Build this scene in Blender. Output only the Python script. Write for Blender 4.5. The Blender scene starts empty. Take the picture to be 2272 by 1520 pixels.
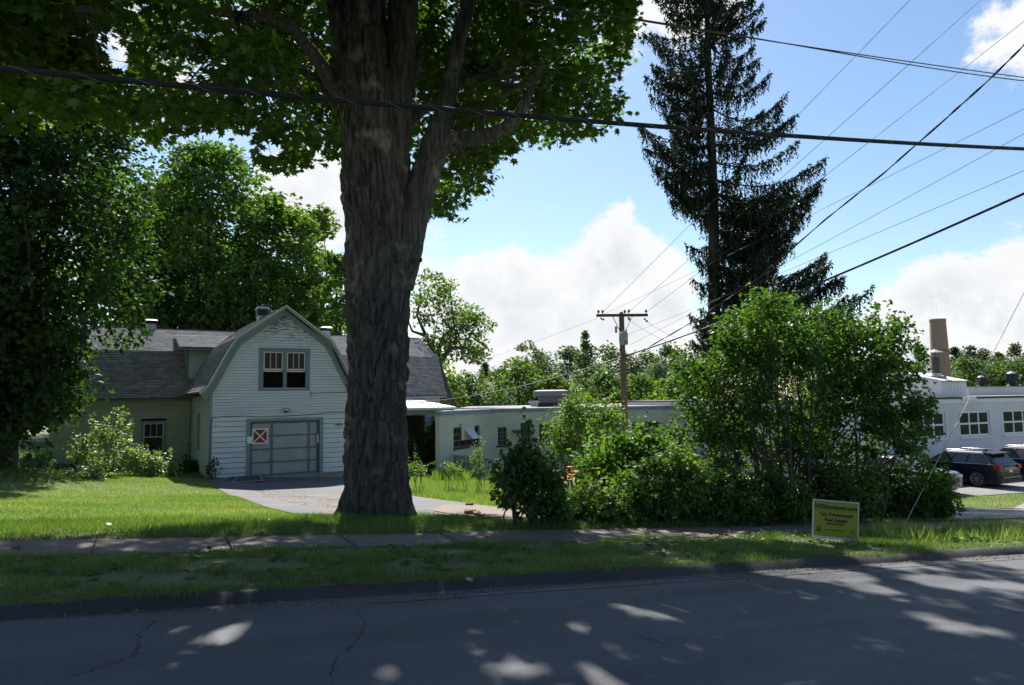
import bpy, bmesh, math, random
import numpy as np
from mathutils import Vector, Matrix

# ------------------------------------------------------------------ camera, sky, sun, exposure
S = bpy.context.scene
col = S.collection
IW, IH, FPX = 2272, 1520, 1515.0
CAM = np.array([0.0, 0.0, 1.65])
YAW, TILT, ROLL = math.radians(-23), math.radians(4.75), math.radians(-0.85)
SUN_EL, SUN_AZ = math.radians(49), math.radians(12.5)      # azimuth measured from +Y towards +X

def rx(a): c, s = math.cos(a), math.sin(a); return np.array([[1, 0, 0], [0, c, -s], [0, s, c]])
def rz(a): c, s = math.cos(a), math.sin(a); return np.array([[c, -s, 0], [s, c, 0], [0, 0, 1]])
RCAM = rz(YAW) @ rx(math.pi / 2 + TILT) @ rz(ROLL)
cd = bpy.data.cameras.new('camera')
cd.sensor_width = 36; cd.lens = FPX / IW * 36; cd.clip_start = 0.1; cd.clip_end = 4000
cam = bpy.data.objects.new('camera', cd); col.objects.link(cam)
M4 = Matrix.Identity(4)
for i in range(3):
    for j in range(3): M4[i][j] = RCAM[i][j]
M4.translation = Vector(CAM)
cam.matrix_world = M4
S.camera = cam

S.view_settings.view_transform = 'Standard'; S.view_settings.look = 'None'
S.view_settings.gamma = 1.0; S.view_settings.use_curve_mapping = False
S.view_settings.exposure = 1.05
S.cycles.max_bounces = 8; S.cycles.transparent_max_bounces = 8
S.cycles.transmission_bounces = 6; S.cycles.diffuse_bounces = 4; S.cycles.use_denoising = True
S.cycles.sample_clamp_indirect = 4.0

SUNV = np.array([math.cos(SUN_EL) * math.sin(SUN_AZ), math.cos(SUN_EL) * math.cos(SUN_AZ), math.sin(SUN_EL)])
sd = bpy.data.lights.new('sun', 'SUN'); sd.energy = 5.0; sd.angle = math.radians(0.53); sd.color = (1.0, 0.95, 0.87)
sun = bpy.data.objects.new('sun', sd); col.objects.link(sun)
sun.rotation_euler = Vector(-SUNV).to_track_quat('-Z', 'Y').to_euler()

def ray(px, py): return RCAM @ np.array([(px - IW / 2) / FPX, -(py - IH / 2) / FPX, -1.0])
def D(px, py, d): return CAM + ray(px, py) * d
def proj(P):
    q = (np.atleast_2d(P) - CAM) @ RCAM
    return np.stack([IW / 2 + FPX * q[:, 0] / -q[:, 2], IH / 2 - FPX * q[:, 1] / -q[:, 2], -q[:, 2]], 1)

def build_world():
    w = bpy.data.worlds.new('World'); S.world = w; w.use_nodes = True
    nt = w.node_tree; nt.nodes.clear(); L = nt.links
    def N(t, **k):
        n = nt.nodes.new(t)
        for a, b in k.items(): setattr(n, a, b)
        return n
    def math_(op, a, b=None, clamp=False):
        n = N('ShaderNodeMath', operation=op); n.use_clamp = clamp
        for i, v in enumerate((a, b)):
            if v is None: continue
            if isinstance(v, (int, float)): n.inputs[i].default_value = v
            else: L.new(v, n.inputs[i])
        return n.outputs[0]
    def vmath(op, a, b=None):
        n = N('ShaderNodeVectorMath', operation=op)
        for i, v in enumerate((a, b)):
            if v is None: continue
            if isinstance(v, (tuple, list, np.ndarray)): n.inputs[i].default_value = tuple(v)
            else: L.new(v, n.inputs[i])
        return n
    sky = N('ShaderNodeTexSky', sky_type='NISHITA'); sky.sun_disc = False
    sky.sun_elevation = SUN_EL; sky.sun_rotation = SUN_AZ
    sky.air_density = 1.15; sky.dust_density = 0.6; sky.ozone_density = 1.6; sky.altitude = 200
    tc = N('ShaderNodeTexCoord'); d = vmath('NORMALIZE', tc.outputs['Generated']).outputs[0]
    sep = N('ShaderNodeSeparateXYZ'); L.new(d, sep.inputs[0]); z = sep.outputs[2]
    # a cloud layer: directions projected onto a high plane, so that clouds crowd together towards the horizon
    den = math_('ADD', math_('MAXIMUM', z, 0.0), 0.22)
    cmb = N('ShaderNodeCombineXYZ')
    L.new(math_('DIVIDE', sep.outputs[0], den), cmb.inputs[0]); L.new(math_('DIVIDE', sep.outputs[1], den), cmb.inputs[1])
    L.new(math_('MULTIPLY', z, 4.5), cmb.inputs[2])
    def noise(vec, scale, detail, rough, off=(0, 0, 0), dist=0.0):
        n = N('ShaderNodeTexNoise'); n.inputs['Scale'].default_value = scale; n.inputs['Detail'].default_value = detail
        n.inputs['Roughness'].default_value = rough; n.inputs['Distortion'].default_value = dist
        L.new(vmath('ADD', vec, off).outputs[0], n.inputs['Vector']); return n.outputs['Fac']
    big = noise(cmb.outputs[0], 1.15, 9, 0.60, (3.1, 1.7, 0.4), 0.25)
    puff = noise(d, 7.5, 11, 0.66, (0.3, 0.9, 0.2), 0.35)
    dens = math_('ADD', math_('MULTIPLY', big, 0.66), math_('MULTIPLY', puff, 0.56))
    # cumulus banks low over the horizon, all round
    low = N('ShaderNodeMapRange'); low.interpolation_type = 'SMOOTHSTEP'
    L.new(z, low.inputs[0]); low.inputs[1].default_value = 0.30; low.inputs[2].default_value = 0.06
    low.inputs[3].default_value = 0.0; low.inputs[4].default_value = 0.16
    dens = math_('ADD', dens, low.outputs[0])
    # single clouds that stand where the photograph shows them, and clear patches between
    for (px, py, rad, amp) in ((1240, 660, .16, .10), (1420, 560, .08, .13), (2200, 600, .12, .17), (2080, 660, .10, .10),
                               (2190, 150, .07, .17), (1520, 5, .14, .21), (1690, 25, .06, .12), (690, 430, .08, .22), (240, 120, .10, .13),
                               (1960, 70, .06, .13), (1750, 330, .22, -.22), (1180, 470, .11, -.14), (1980, 370, .17, -.16), (1820, 170, .11, -.14), (1660, 450, .12, -.12)):
        dv = ray(px, py); dv = dv / np.linalg.norm(dv)
        dot = vmath('DOT_PRODUCT', d, dv).outputs['Value']
        m = N('ShaderNodeMapRange'); m.interpolation_type = 'SMOOTHSTEP'; L.new(dot, m.inputs[0])
        m.inputs[1].default_value = math.cos(rad * 1.35); m.inputs[2].default_value = math.cos(rad * 0.25)
        m.inputs[3].default_value = 0; m.inputs[4].default_value = amp
        dens = math_('ADD', dens, m.outputs[0])
    msk = N('ShaderNodeMapRange'); msk.interpolation_type = 'SMOOTHSTEP'; L.new(dens, msk.inputs[0])
    msk.inputs[1].default_value = 0.675; msk.inputs[2].default_value = 0.755
    core = N('ShaderNodeMapRange'); L.new(dens, core.inputs[0])
    core.inputs[1].default_value = 0.72; core.inputs[2].default_value = 0.98
    # cloud tone: bright rims, greyer cores and bellies
    bel = noise(d, 7.5, 9, 0.62, (0.3, 0.9, 0.232), 0.35)
    dif = math_('MULTIPLY', math_('SUBTRACT', bel, puff), 4.6)          # thicker above than here: a shaded belly
    tone = math_('MULTIPLY', core.outputs[0], math_('ADD', dif, 0.36), clamp=True)
    cr = N('ShaderNodeMix', data_type='RGBA'); L.new(tone, cr.inputs['Factor'])
    cr.inputs['A'].default_value = (5.15, 5.2, 5.25, 1); cr.inputs['B'].default_value = (3.55, 3.85, 4.2, 1)
    hs = N('ShaderNodeHueSaturation'); L.new(sky.outputs[0], hs.inputs['Color']); hs.inputs['Saturation'].default_value = SKY_SAT; hs.inputs['Value'].default_value = SKY_VAL
    mx = N('ShaderNodeMix', data_type='RGBA'); L.new(msk.outputs[0], mx.inputs['Factor'])
    L.new(hs.outputs[0], mx.inputs['A']); L.new(cr.outputs['Result'], mx.inputs['B'])
    bg = N('ShaderNodeBackground'); bg.inputs['Strength'].default_value = SKY_STR; L.new(mx.outputs['Result'], bg.inputs[0])
    out = N('ShaderNodeOutputWorld'); L.new(bg.outputs[0], out.inputs[0])
SKY_STR, SKY_SAT, SKY_VAL = 0.092, 1.12, 0.82
build_world()

rng = np.random.default_rng(7); random.seed(7)

# ------------------------------------------------------------------ the lie of the land
def sstep(a, b, x): t = np.clip((x - a) / (b - a), 0, 1); return t * t * (3 - 2 * t)
def road_z(x): return -0.06 * np.clip(x, -60, 60)
def walk_z(x): return -0.16 - 0.068 * np.clip(x, -26, 40)
MOUND = []
def gz(x, y):
    x = np.asarray(x, float); y = np.asarray(y, float)
    back = walk_z(x) - 0.089 * np.clip(y - 11, 0, 14) - 0.028 * np.clip(y - 25, 0, 9) - 0.010 * np.clip(y - 34, 0, 60)
    back = back + 0.55 * np.exp(-(((x + 7.5) / 3.2) ** 2 + ((y - 27.5) / 4.0) ** 2))      # the planted mound by the wing
    lot = sstep(20, 27, x) * sstep(13.5, 17.5, y)
    back = back * (1 - lot) + (-2.87) * lot
    back = np.maximum(back, -4.2)
    far = sstep(20, 60, np.abs(x - 5) - 25) ; back = back * (1 - far) + (-2.8) * far
    verge = road_z(x) + 0.055 + (walk_z(x) - road_z(x) - 0.055) * np.clip((y - 6.62) / 2.7, 0, 1)
    z = np.where(y < 6.3, road_z(x), np.where(y < 9.32, verge, back))
    return z
def G(px, py, dz=0.0):
    """where the line of sight through a pixel meets the ground"""
    r = ray(px, py); t0 = 1.0
    ts = np.linspace(1.5, 140, 4000); P = CAM[None] + ts[:, None] * r[None]
    h = P[:, 2] - gz(P[:, 0], P[:, 1]) - dz
    k = np.argmax(h < 0)
    t = ts[k] if h[k] >= 0 or k == 0 else ts[k - 1] + (ts[k] - ts[k - 1]) * h[k - 1] / (h[k - 1] - h[k])
    return CAM + r * t
def inpoly(x, y, poly):
    x = np.asarray(x); y = np.asarray(y); c = np.zeros(x.shape, bool); n = len(poly)
    for i in range(n):
        x1, y1 = poly[i][0], poly[i][1]; x2, y2 = poly[(i + 1) % n][0], poly[(i + 1) % n][1]
        if y1 == y2: continue
        cond = ((y1 > y) != (y2 > y)) & (x < (x2 - x1) * (y - y1) / (y2 - y1) + x1)
        c ^= cond
    return c

# ------------------------------------------------------------------ materials
MATS = {}
def mat(name, color, rough=0.8, var=0.0, scale=4.0, bump=0.0, bscale=None, metallic=0.0, color2=None, stretch=None, spec=None,
        detail=6, tint=False, tcols=None):
    if name in MATS: return MATS[name]
    m = bpy.data.materials.new(name); m.use_nodes = True; MATS[name] = m
    nt = m.node_tree; L = nt.links; b = nt.nodes['Principled BSDF']
    b.inputs['Roughness'].default_value = rough; b.inputs['Metallic'].default_value = metallic
    b.inputs['Base Color'].default_value = (*color, 1)
    if spec is not None: b.inputs['Specular IOR Level'].default_value = spec
    tc = nt.nodes.new('ShaderNodeTexCoord'); vec = tc.outputs['Object']
    if stretch:
        mp = nt.nodes.new('ShaderNodeMapping'); mp.inputs['Scale'].default_value = stretch; L.new(vec, mp.inputs[0]); vec = mp.outputs[0]
    if var or color2:
        n = nt.nodes.new('ShaderNodeTexNoise'); n.inputs['Scale'].default_value = scale; n.inputs['Detail'].default_value = detail
        n.inputs['Roughness'].default_value = 0.62
        L.new(vec, n.inputs['Vector'])
        r = nt.nodes.new('ShaderNodeMapRange'); L.new(n.outputs['Fac'], r.inputs[0]); r.inputs[1].default_value = .33; r.inputs[2].default_value = .67
        x = nt.nodes.new('ShaderNodeMix'); x.data_type = 'RGBA'; L.new(r.outputs[0], x.inputs['Factor'])
        c2 = color2 or tuple(min(1, c * (1 + var)) for c in color); c1 = color if color2 else tuple(c * (1 - var) for c in color)
        x.inputs['A'].default_value = (*c1, 1); x.inputs['B'].default_value = (*c2, 1)
        out = x.outputs['Result']
        if tint:
            at = nt.nodes.new('ShaderNodeAttribute'); at.attribute_name = 'tint'
            mm = nt.nodes.new('ShaderNodeMapRange'); L.new(at.outputs['Fac'], mm.inputs[0]); mm.inputs[3].default_value = .62; mm.inputs[4].default_value = 1.32
            h = nt.nodes.new('ShaderNodeMix'); h.data_type = 'RGBA'; h.blend_type = 'MULTIPLY'; h.inputs['Factor'].default_value = 1
            L.new(out, h.inputs['A']); L.new(mm.outputs[0], h.inputs['B']); out = h.outputs['Result']
        L.new(out, b.inputs['Base Color'])
    if bump:
        n2 = nt.nodes.new('ShaderNodeTexNoise'); n2.inputs['Scale'].default_value = bscale or scale * 4; n2.inputs['Detail'].default_value = 8
        L.new(vec, n2.inputs['Vector'])
        bp = nt.nodes.new('ShaderNodeBump'); bp.inputs['Strength'].default_value = bump; bp.inputs['Distance'].default_value = 0.02
        L.new(n2.outputs['Fac'], bp.inputs['Height']); L.new(bp.outputs[0], b.inputs['Normal'])
    return m

def leafmat(name, dark, mid, light, trans=0.45, transcol=None, gloss=0.06, grough=0.5):
    """thin leaf: diffuse face, light shining through, a waxy sheen; each leaf has its own tint"""
    if name in MATS: return MATS[name]
    m = bpy.data.materials.new(name); m.use_nodes = True; MATS[name] = m
    nt = m.node_tree; L = nt.links; nt.nodes.clear()
    at = nt.nodes.new('ShaderNodeAttribute'); at.attribute_name = 'tint'
    cr = nt.nodes.new('ShaderNodeValToRGB'); L.new(at.outputs['Fac'], cr.inputs[0])
    e = cr.color_ramp.elements; e[0].position = 0.0; e[0].color = (*dark, 1); e[1].position = 1.0; e[1].color = (*light, 1)
    k = cr.color_ramp.elements.new(0.5); k.color = (*mid, 1)
    df = nt.nodes.new('ShaderNodeBsdfDiffuse'); L.new(cr.outputs[0], df.inputs[0])
    tr = nt.nodes.new('ShaderNodeBsdfTranslucent')
    tm = nt.nodes.new('ShaderNodeMix'); tm.data_type = 'RGBA'; tm.blend_type = 'MULTIPLY'; tm.inputs['Factor'].default_value = 1
    L.new(cr.outputs[0], tm.inputs['A']); tm.inputs['B'].default_value = (*(transcol or (1.9, 2.1, 0.55)), 1); L.new(tm.outputs['Result'], tr.inputs[0])
    ms = nt.nodes.new('ShaderNodeMixShader'); ms.inputs[0].default_value = trans; L.new(df.outputs[0], ms.inputs[1]); L.new(tr.outputs[0], ms.inputs[2])
    gl = nt.nodes.new('ShaderNodeBsdfGlossy'); gl.inputs['Roughness'].default_value = grough; gl.inputs['Color'].default_value = (1, 1, 1, 1)
    lw = nt.nodes.new('ShaderNodeFresnel'); lw.inputs[0].default_value = 1.38
    mg = nt.nodes.new('ShaderNodeMixShader')
    mu = nt.nodes.new('ShaderNodeMath'); mu.operation = 'MULTIPLY_ADD'; L.new(lw.outputs[0], mu.inputs[0]); mu.inputs[1].default_value = gloss; mu.inputs[2].default_value = gloss * 0.22
    L.new(mu.outputs[0], mg.inputs[0]); L.new(ms.outputs[0], mg.inputs[1]); L.new(gl.outputs[0], mg.inputs[2])
    o = nt.nodes.new('ShaderNodeOutputMaterial'); L.new(mg.outputs[0], o.inputs[0])
    return m

def glassmat(name, tint=(0.02, 0.025, 0.03), rough=0.06):
    m = mat(name, tint, rough, spec=0.10); return m

# ------------------------------------------------------------------ objects
def tag(o, label=None, cat=None, group=None, kind=None):
    if label: o['label'] = label
    if cat: o['category'] = cat
    if group: o['group'] = group
    if kind: o['kind'] = kind
    return o
def empty(name, loc=(0, 0, 0), rot=0.0, **t):
    o = bpy.data.objects.new(name, None); col.objects.link(o); o.location = tuple(float(v) for v in loc); o.rotation_euler = (0, 0, rot)
    o.empty_display_size = 0.2
    return tag(o, **t)
def link(name, me, m=None, parent=None, **t):
    o = bpy.data.objects.new(name, me); col.objects.link(o)
    if m is not None and not me.materials: me.materials.append(m)
    if parent is not None: o.parent = parent
    return tag(o, **t)
def bigmesh(name, V, F, tint=None, smooth=False):
    """V (n,3), F (m,k) arrays straight into a mesh"""
    V = np.ascontiguousarray(V, np.float32); F = np.ascontiguousarray(F, np.int32)
    me = bpy.data.meshes.new(name); k = F.shape[1]
    me.vertices.add(len(V)); me.vertices.foreach_set('co', V.ravel())
    me.loops.add(F.size); me.loops.foreach_set('vertex_index', F.ravel())
    me.polygons.add(len(F)); me.polygons.foreach_set('loop_start', np.arange(0, F.size, k, dtype=np.int32))
    if smooth: me.polygons.foreach_set('use_smooth', np.ones(len(F), bool))
    if tint is not None:
        a = me.attributes.new('tint', 'FLOAT', 'FACE'); a.data.foreach_set('value', np.ascontiguousarray(tint, np.float32))
    me.update(calc_edges=True)
    return me

class MB:
    """collects boxes, prisms and tubes; build() links them as one mesh object"""
    def __init__(s): s.v = []; s.f = []; s.sm = []
    def add(s, V, F, smooth=False):
        n = len(s.v); s.v += [tuple(float(c) for c in p) for p in V]; s.f += [tuple(i + n for i in f) for f in F]; s.sm += [smooth] * len(F); return s
    def box(s, x0, x1, y0, y1, z0, z1):
        V = [(x0, y0, z0), (x1, y0, z0), (x1, y1, z0), (x0, y1, z0), (x0, y0, z1), (x1, y0, z1), (x1, y1, z1), (x0, y1, z1)]
        return s.add(V, [(0, 3, 2, 1), (4, 5, 6, 7), (0, 1, 5, 4), (1, 2, 6, 5), (2, 3, 7, 6), (3, 0, 4, 7)])
    def hexa(s, V): return s.add(V, [(0, 3, 2, 1), (4, 5, 6, 7), (0, 1, 5, 4), (1, 2, 6, 5), (2, 3, 7, 6), (3, 0, 4, 7)])
    def bar(s, a, b, w, h=None, up=(0, 0, 1)):
        """a beam of section w x h from a to b"""
        a = Vector(a); b = Vector(b); h = h or w; d = (b - a).normalized(); up = Vector(up)
        if abs(d.dot(up)) > .98: up = Vector((1, 0, 0))
        r = d.cross(up).normalized(); u = r.cross(d).normalized()
        V = [a + r * sx * w / 2 + u * sz * h / 2 for sx, sz in ((-1, -1), (1, -1), (1, 1), (-1, 1))]
        V += [b + r * sx * w / 2 + u * sz * h / 2 for sx, sz in ((-1, -1), (1, -1), (1, 1), (-1, 1))]
        return s.add(V, [(0, 1, 2, 3), (7, 6, 5, 4), (0, 4, 5, 1), (1, 5, 6, 2), (2, 6, 7, 3), (3, 7, 4, 0)])
    def tube(s, pts, rad, n=8, cap=True, smooth=True):
        pts = [Vector(tuple(float(c) for c in p)) for p in pts]
        if not hasattr(rad, '__len__'): rad = [rad] * len(pts)
        V = []; F = []; ref = Vector((0.13, 0.31, 0.94))
        for i, p in enumerate(pts):
            d = (pts[min(i + 1, len(pts) - 1)] - pts[max(i - 1, 0)]).normalized()
            a = d.cross(ref)
            if a.length < .05: a = d.cross(Vector((1, 0, 0)))
            a.normalize(); b = d.cross(a)
            V += [p + (a * math.cos(2 * math.pi * k / n) + b * math.sin(2 * math.pi * k / n)) * rad[i] for k in range(n)]
        for i in range(len(pts) - 1):
            for k in range(n):
                k2 = (k + 1) % n; F.append((i * n + k, i * n + k2, (i + 1) * n + k2, (i + 1) * n + k))
        s.add(V, F, smooth)
        if cap: s.add([V[k] for k in range(n)], [tuple(range(n))]); s.add(V[-n:], [tuple(reversed(range(n)))])
        return s
    def cyl(s, c, r0, r1, h, n=20, smooth=True): return s.tube([c, (c[0], c[1], c[2] + h)], [r0, r1], n, True, smooth)
    def prism(s, poly, a, b, axis='y'):
        """polygon in the plane across axis, drawn out from a to b"""
        n = len(poly)
        def P(p, t): return {'y': (p[0], t, p[1]), 'x': (t, p[0], p[1]), 'z': (p[0], p[1], t)}[axis]
        V = [P(p, a) for p in poly] + [P(p, b) for p in poly]
        F = [tuple(range(n)), tuple(reversed(range(n, 2 * n)))] + [(i, i + n, (i + 1) % n + n, (i + 1) % n) for i in range(n)]
        return s.add(V, F)
    def quad(s, *V): return s.add(V, [tuple(range(len(V)))])
    def mesh(s, name):
        me = bpy.data.meshes.new(name); me.from_pydata(s.v, [], s.f)
        if any(s.sm): me.polygons.foreach_set('use_smooth', s.sm)
        me.update(); 
        bm = bmesh.new(); bm.from_mesh(me); bmesh.ops.recalc_face_normals(bm, faces=bm.faces); bm.to_mesh(me); bm.free()
        return me
    def build(s, name, m, parent=None, **t): return link(name, s.mesh(name), m, parent, **t)

def B(name, m, parent, *boxes, **t):
    mb = MB()
    for b in boxes: mb.box(*b)
    return mb.build(name, m, parent, **t)

# ------------------------------------------------------------------ leaves
def T_maple():
    a = [(-.34, -.08), (-.28, .12), (-.60, .18), (-.34, .36), (-.56, .62), (-.17, .56), (0, 1.0)]
    pts = a + [(-x, y) for x, y in reversed(a[:-1])]
    V = np.array([(x, y, -0.22 * abs(x) - 0.10 * y * y) for x, y in pts]); n = len(pts); return V, np.array([list(range(n))])
def T_oval(): # folded along the midrib
    V = np.array([(0, 0, 0), (.27, .28, .07), (.24, .66, .05), (0, 1, -.08), (-.24, .66, .05), (-.27, .28, .07), (0, .5, -.02)])
    return V, np.array([[0, 1, 2, 6], [6, 2, 3, 3], [0, 6, 4, 5], [6, 3, 4, 4]])
def T_heart():
    V = np.array([(0, .04, 0), (.36, .05, .09), (.34, .50, .08), (0, 1.05, -.12), (-.34, .50, .08), (-.36, .05, .09)])
    return V, np.array([[0, 1, 2, 3], [3, 4, 5, 0]])
def T_hex():
    V = np.array([(0, 0, 0), (.45, .15, -.05), (.5, .55, -.1), (0, 1, -.12), (-.5, .55, -.1), (-.45, .15, -.05)]); return V, np.array([[0, 1, 2, 3, 4, 5]])
def T_quad():
    V = np.array([(0, 0, 0), (.33, .45, .08), (0, 1, -.05), (-.33, .45, .08)]); return V, np.array([[0, 1, 2, 3]])
def T_spray(): # a twig tip of three joined leaflets
    V = np.array([(0, 0, 0), (.16, .5, .04), (0, 1, -.1), (-.16, .5, .04), (.55, .45, -.06), (.30, .62, 0), (-.55, .45, -.06), (-.30, .62, 0), (.12, .2, 0), (-.12, .2, 0)])
    return V, np.array([[0, 1, 2, 3], [0, 8, 4, 5], [0, 7, 6, 9]])
def unit(a): return a / np.maximum(np.linalg.norm(a, axis=-1, keepdims=True), 1e-9)
def leaf_mesh(name, pos, nrm, direc, size, tmpl, tint, r=rng):
    V0, F0 = tmpl; n = len(pos)
    nz = unit(nrm); dy = unit(direc - (direc * nz).sum(1, keepdims=True) * nz); dx = np.cross(dy, nz)
    V = pos[:, None] + size[:, None, None] * (V0[None, :, 0:1] * dx[:, None] + V0[None, :, 1:2] * dy[:, None] + V0[None, :, 2:3] * nz[:, None])
    k = len(V0); F = (F0[None] + (np.arange(n) * k)[:, None, None]).reshape(-1, F0.shape[1])
    return V.reshape(-1, 3), F, np.repeat(tint, len(F0))
def rnd_dir(n, r=rng): return unit(r.normal(size=(n, 3)))
def leaves_obj(name, pos, outdir, size, tmpl, m, parent, up=0.6, rand=0.8, droop=0.5, tintbase=None, r=rng, cl=None, **t):
    n = len(pos)
    nr = unit(outdir * 0.5 + np.array([0, 0, up]) + r.normal(size=(n, 3)) * rand)
    di = unit(outdir + np.array([0, 0, -droop]) + r.normal(size=(n, 3)) * 0.6)
    tint = np.clip((0.5 if tintbase is None else tintbase) + r.normal(size=n) * 0.17, 0, 1)
    sz = size * r.uniform(0.6, 1.35, n)
    V, F, T = leaf_mesh(name, pos, nr, di, sz, tmpl, tint)
    # faces with a repeated last index become triangles
    o = link(name, (bigmesh(name, V, F, T) if not (F[:, -1] == F[:, -2]).any() else mixedmesh(name, V, F, T)), m, parent, **t)
    return o
def mixedmesh(name, V, F, T):
    tri = F[:, -1] == F[:, -2]
    A = F[~tri]; Bf = F[tri][:, :3]
    # triangulate everything: k-gon fan
    tris = [Bf] ; tt = [T[tri]]
    for i in range(1, A.shape[1] - 1): tris.append(A[:, [0, i, i + 1]]); tt.append(T[~tri])
    return bigmesh(name, V, np.concatenate(tris), np.concatenate(tt))
# ------------------------------------------------------------------ ground, road, pavement, drive, lot
def nodes_of(m): return m.node_tree, m.node_tree.links, m.node_tree.nodes
def grass_ground():
    m = mat('lawn_soil', (0.070, 0.095, 0.026), 0.95, color2=(0.14, 0.155, 0.055), scale=1.3, bump=0.6, bscale=30)
    nt, L, N = nodes_of(m)                                  # bare earth showing through in patches
    b = N['Principled BSDF']; src = b.inputs['Base Color'].links[0].from_socket
    tc = N.new('ShaderNodeTexCoord'); n = N.new('ShaderNodeTexNoise'); n.inputs['Scale'].default_value = .55; n.inputs['Detail'].default_value = 7
    L.new(tc.outputs['Object'], n.inputs['Vector'])
    r = N.new('ShaderNodeMapRange'); L.new(n.outputs['Fac'], r.inputs[0]); r.inputs[1].default_value = .55; r.inputs[2].default_value = .66
    x = N.new('ShaderNodeMix'); x.data_type = 'RGBA'; L.new(r.outputs[0], x.inputs['Factor']); L.new(src, x.inputs['A']); x.inputs['B'].default_value = (0.105, 0.078, 0.052, 1)
    L.new(x.outputs['Result'], b.inputs['Base Color']); return m
def asphalt(name, c1, c2, grit=1.0, cracks=True):
    m = mat(name, c1, 0.82, color2=c2, scale=0.9, bump=0.35 * grit, bscale=140, spec=0.35)
    nt, L, N = nodes_of(m); b = N['Principled BSDF']; src = b.inputs['Base Color'].links[0].from_socket
    tc = N.new('ShaderNodeTexCoord')
    n = N.new('ShaderNodeTexNoise'); n.inputs['Scale'].default_value = 160; n.inputs['Detail'].default_value = 3; L.new(tc.outputs['Object'], n.inputs['Vector'])
    r = N.new('ShaderNodeMapRange'); L.new(n.outputs['Fac'], r.inputs[0]); r.inputs[1].default_value = .3; r.inputs[2].default_value = .75; r.inputs[3].default_value = .6; r.inputs[4].default_value = 1.5
    x = N.new('ShaderNodeMix'); x.data_type = 'RGBA'; x.blend_type = 'MULTIPLY'; x.inputs['Factor'].default_value = 1; L.new(src, x.inputs['A']); L.new(r.outputs[0], x.inputs['B'])
    # long wear streaks along the lanes, stains and paler scuffed tracks
    mp = N.new('ShaderNodeMapping'); mp.inputs['Scale'].default_value = (.12, 1.4, 1); L.new(tc.outputs['Object'], mp.inputs[0])
    n2 = N.new('ShaderNodeTexNoise'); n2.inputs['Scale'].default_value = 1.6; n2.inputs['Detail'].default_value = 7; L.new(mp.outputs[0], n2.inputs['Vector'])
    r2 = N.new('ShaderNodeMapRange'); L.new(n2.outputs['Fac'], r2.inputs[0]); r2.inputs[1].default_value = .32; r2.inputs[2].default_value = .68; r2.inputs[3].default_value = .80; r2.inputs[4].default_value = 1.18
    n3 = N.new('ShaderNodeTexNoise'); n3.inputs['Scale'].default_value = 2.7; n3.inputs['Detail'].default_value = 9; n3.inputs['Roughness'].default_value = .7; L.new(tc.outputs['Object'], n3.inputs['Vector'])
    r3 = N.new('ShaderNodeMapRange'); L.new(n3.outputs['Fac'], r3.inputs[0]); r3.inputs[1].default_value = .60; r3.inputs[2].default_value = .72; r3.inputs[3].default_value = 1.0; r3.inputs[4].default_value = .70
    mm = N.new('ShaderNodeMath'); mm.operation = 'MULTIPLY'; L.new(r2.outputs[0], mm.inputs[0]); L.new(r3.outputs[0], mm.inputs[1])
    y = N.new('ShaderNodeMix'); y.data_type = 'RGBA'; y.blend_type = 'MULTIPLY'; y.inputs['Factor'].default_value = 1; L.new(x.outputs['Result'], y.inputs['A']); L.new(mm.outputs[0], y.inputs['B'])
    L.new(y.outputs['Result'], b.inputs['Base Color']); return m

def axis(a, segs):
    out = [a]
    for end, step in segs:
        n = max(1, int(round((end - out[-1]) / step))); out += list(np.linspace(out[-1], end, n + 1)[1:])
    return np.array(out)
gx = axis(-900, [(-120, 60), (-40, 8), (-16, 1.5), (44, 0.4), (90, 3), (900, 60)])
gy = axis(-120, [(-20, 12), (5.9, 2), (6.31, .14), (6.43, .06), (6.47, .04), (12, .25), (46, .5), (90, 3), (300, 15), (1500, 120)])
XX, YY = np.meshgrid(gx, gy, indexing='ij')
ZZ = gz(XX, YY); ZZ = np.where(YY < 6.44, ZZ - 0.12, ZZ)
ZZ = ZZ + np.where((YY > 6.9) & (YY < 9.1), 0.012 * np.sin(XX * 5.1 + YY * 3) + 0.01 * np.sin(XX * 11 + YY * 7), 0)
WALKMASK = (YY > 9.3) & (YY < 10.34); ZZ = np.where(WALKMASK, ZZ - 0.05, ZZ)
nx, ny = XX.shape
idx = np.arange(nx * ny).reshape(nx, ny)
Fg = np.stack([idx[:-1, :-1].ravel(), idx[1:, :-1].ravel(), idx[1:, 1:].ravel(), idx[:-1, 1:].ravel()], 1)
link('ground', bigmesh('ground', np.stack([XX.ravel(), YY.ravel(), ZZ.ravel()], 1), Fg, smooth=True), grass_ground(), kind='structure',
     label='lawn and bare earth sloping down from the road')

def strip(name, m, xs, prof, zf, **t):
    """a profile of (y, dz) swept along the road"""
    V = [(x, y, float(zf(x)) + dz) for x in xs for y, dz in prof]; k = len(prof)
    F = [(i * k + j, (i + 1) * k + j, (i + 1) * k + j + 1, i * k + j + 1) for i in range(len(xs) - 1) for j in range(k - 1)]
    me = bigmesh(name, np.array(V), np.array(F), smooth=False); return link(name, me, m, None, **t)
xs_r = np.concatenate([np.arange(-80, -10, 5), np.arange(-10, 30, .5), np.arange(30, 90, 5)])
ROADM = asphalt('road_asphalt', (0.088, 0.094, 0.106), (0.112, 0.116, 0.126))
road = strip('road', ROADM, xs_r, [(-3.2, -0.10), (-2.2, -0.03), (0, 0.02), (2, 0.025), (4.5, 0.01), (6.34, -0.012)], road_z, kind='structure',
             label='grey asphalt road in dappled tree shade')
KERBM = asphalt('kerb_asphalt', (0.028, 0.028, 0.031), (0.048, 0.047, 0.049))
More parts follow.
